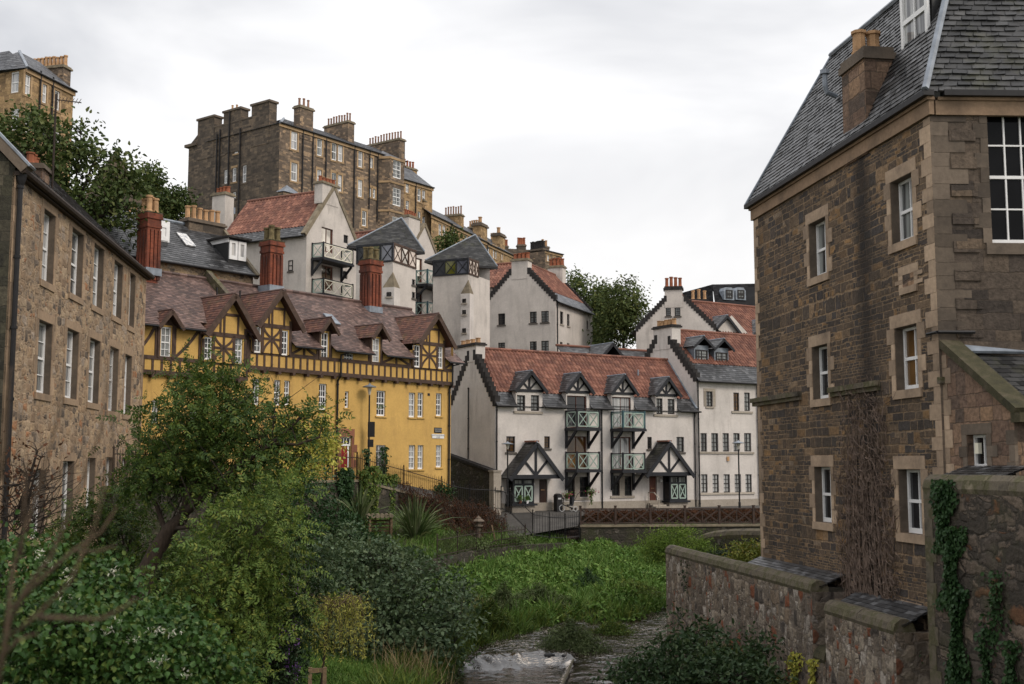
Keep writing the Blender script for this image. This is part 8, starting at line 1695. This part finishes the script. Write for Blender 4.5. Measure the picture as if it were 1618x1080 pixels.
# flower baskets by the balconies
for x, y, lab in ((896, 782, 'round hanging basket with pink flowers left of the lower window'), (934, 776, 'hanging basket with trailing greens and red flowers under the first balcony')):
    u, z = Wf.uz(x, y, .45); b = thing('flower_basket', lab, 'flower basket', Wf.P(u, z-.2, .45)); c = np.array(Wf.P(u, z, .45)); m = MB(); m.lathe(Wf.P(u, z-.22, .45), [(0, .06), (.08, .17), (.2, .22)], 9); m.build('bowl', M['fencewood'], b, uv=False); P = c+RNG.normal(size=(170, 3))*np.array([.17, .17, .12]); leaves_at('greenery', P, .09, .5, M['lf_bed'], b, 'leaf', None, .6)
    if x > 900: P = c+np.stack([RNG.normal(0, .05, 90), RNG.normal(0, .05, 90), -RNG.uniform(.1, .75, 90)], 1); leaves_at('trailing_greens', P, .1, .5, M['lf_under'], b, 'leaf', None, 1.0)
    P = c+RNG.normal(size=(34, 3))*np.array([.24, .2, .1]); leaves_at('flowers', P, .08, .9, M['pink'], b, 'leaf'); m = MB(); m.tube([Wf.P(u, z+.1, .45), Wf.P(u, z+.75, .1)], .012, 4); m.build('hanger', M['iron'], b, uv=False)
for x, lab in ((822, 'small terracotta potted plant on the left bay ledge'), (833, 'white pot with bright leaves on the left bay ledge')):
    u = Wf.u(x, 795, .8); b = thing('potted_plant', lab, 'potted plant', Wf.P(u, -2.29, .8)); m = MB(); m.lathe(Wf.P(u, -2.29, .8), [(0, .07), (.16, .1), (.18, .11)], 8); m.build('pot', M['potred' if x < 830 else 'sash'], b, uv=False); leaves_at('leaves', np.array(Wf.P(u, -1.98, .8))+RNG.normal(size=(60, 3))*.07, .13, .4, M['lf_bed'], b, 'leaf', None, -.5)
# --- trees on the slopes behind
def bigtree(label, base, tops, blobs, nc, per, cr, L_, mat, r0=.25, ratio=.6, hang=.3, lo=.4, thick=.03, twig=.6, name='tree', group=None, bark='barkdark'):
    t = plant(name, label, 'tree', base, group); nodes = []; o, n1 = limb(t, [base]+tops[:1], r0, r0*.6, bark); nodes += n1
    for e in tops[1:]: o, n1 = limb(t, [tops[0], V(tops[0]).lerp(V(e), .5)+UP*.4, e], r0*.5, .03, bark, 'branch', 6); nodes += n1
    for b in blobs: o, n1 = limb(t, [tops[0], V(b[0])+UP*.1*b[1][2]], r0*.35, .02, bark, 'branch', 5); nodes += n1
    crown(t, blobs, nc, per, cr, L_, ratio, mat, 'leaf', hang, lo, nodes, bark, 'crown', twig, thick); return t
Yb = 54; bigtree('tall leafy tree spilling over the roof of the rubble house', at(110, 470, Yb), [at(110, 380, Yb), at(150, 250, Yb), at(60, 240, Yb), at(200, 330, Yb)],
        [blob(60, 250, Yb, 80, 70), blob(130, 290, Yb, 75, 85), blob(30, 215, Yb, 50, 50), blob(180, 355, Yb, 48, 60), blob(195, 290, Yb+1, 34, 40), blob(10, 290, Yb, 60, 60), blob(90, 350, Yb, 70, 50), blob(128, 215, Yb, 26, 40), blob(70, 190, Yb, 28, 26)], 400, 24, .36, .24, 'lf_hill', lo=.55)
bigtree('round leafy tree between the forked aerial and the sooty tenement', at(262, 400, 112), [at(262, 350, 112), at(250, 310, 112), at(285, 310, 112)], [blob(255, 325, 112, 26, 26), blob(280, 325, 112, 24, 28), blob(235, 290, 100, 18, 26), blob(222, 330, 100, 22, 30)], 190, 34, .5, .34, 'lf_hill')
bigtree('feathery birch-like tree right of the crow-stepped middle house', at(935, 600, 112), [at(935, 540, 112), at(920, 460, 112), at(950, 470, 112)], [blob(912, 460, 112, 22, 28), blob(940, 500, 112, 26, 50), blob(955, 470, 110, 20, 32), blob(905, 440, 113, 12, 14), blob(930, 540, 112, 24, 30)], 230, 34, .55, .30, 'lf_far', .22, .5, .5)
bigtree('yellow tinged tree before the left slope of the back crow-stepped house', at(985, 600, 104), [at(985, 540, 104), at(985, 470, 104)], [blob(980, 480, 104, 26, 36), blob(998, 510, 104, 22, 34), blob(965, 520, 105, 20, 36), blob(1000, 475, 106, 10, 16)], 210, 34, .5, .28, 'lf_far', .2, .5, .4)
bigtree('small tree clinging to the terrace wall left of the second tower', at(676, 440, 124), [at(676, 415, 124), at(685, 400, 124)], [blob(676, 398, 124, 13, 18), blob(690, 408, 124, 12, 10)], 50, 26, .4, .3, 'lf_hill', .15)
bigtree('bushy tree before the terrace houses above the olive tower', at(716, 420, 122), [at(716, 390, 122), at(720, 375, 122)], [blob(706, 382, 122, 10, 9), blob(716, 372, 123, 9, 9)], 34, 26, .4, .28, 'lf_hill', .15)
# --- bare twigs close to the lens on the left
bt_ = plant('bare_bush', 'blurred leafless mossy twigs close to the viewer at the left', 'bush', at(10, 1150, 3.1))
Yt = 3.0; G_ = [([(-5, 1090), (10, 1000), (20, 900), (45, 820), (70, 740), (92, 660), (98, 600)], .010), ([(10, 1000), (40, 930), (80, 880), (130, 760), (160, 680), (172, 590)], .009), ([(20, 960), (70, 910), (115, 870), (160, 840), (185, 800)], .011), ([(115, 870), (150, 872), (182, 862)], .008), ([(10, 1010), (60, 970), (110, 920), (150, 830), (175, 730), (180, 560), (178, 545)], .007),
      ([(60, 975), (110, 977), (160, 978), (195, 960), (215, 945)], .010), ([(0, 760), (8, 700), (14, 600), (18, 580)], .008), ([(35, 880), (38, 800), (42, 720)], .006), ([(0, 1040), (30, 1010), (60, 1000)], .011), ([(130, 735), (100, 745), (60, 770)], .004)]
m = MB()
for pts, r in G_: Yk = Yt*random.uniform(.9, 1.15); n = len(pts); m.tube([at(x, y, Yk) for x, y in pts], [r*.62*(1.15-.75*i/(n-1)) for i in range(n)], 7)
m.build('twigs', M['twig'], bt_, uv=False, smooth=True)
db_ = shrub('bare black tangled bush against the downpipe of the rubble house', [blob(30, 760, 24, 40, 60, .6), blob(55, 720, 24, 34, 40, .5)], 40, 5, .25, .10, .5, 'deadheath', 'leaf', .2, twig=1.0, thick=.012)
m = MB(); b0_ = at(25, 860, 24)
for k in range(70):
    p = b0_+V((random.gauss(0, .25), random.gauss(0, .2), random.uniform(0, 1.2))); an = random.uniform(-.6, 2.2); pts = [p]
    for q in range(6): an += random.gauss(0, .5); p = p+V((math.cos(an)*.2, random.gauss(0, .06), abs(math.sin(an))*.22)); pts.append(p)
    m.tube(pts, [.014, .012, .010, .008, .006, .004, .002], 4, False)
m.build('tangled_stems', M['barkdark'], db_, uv=False)
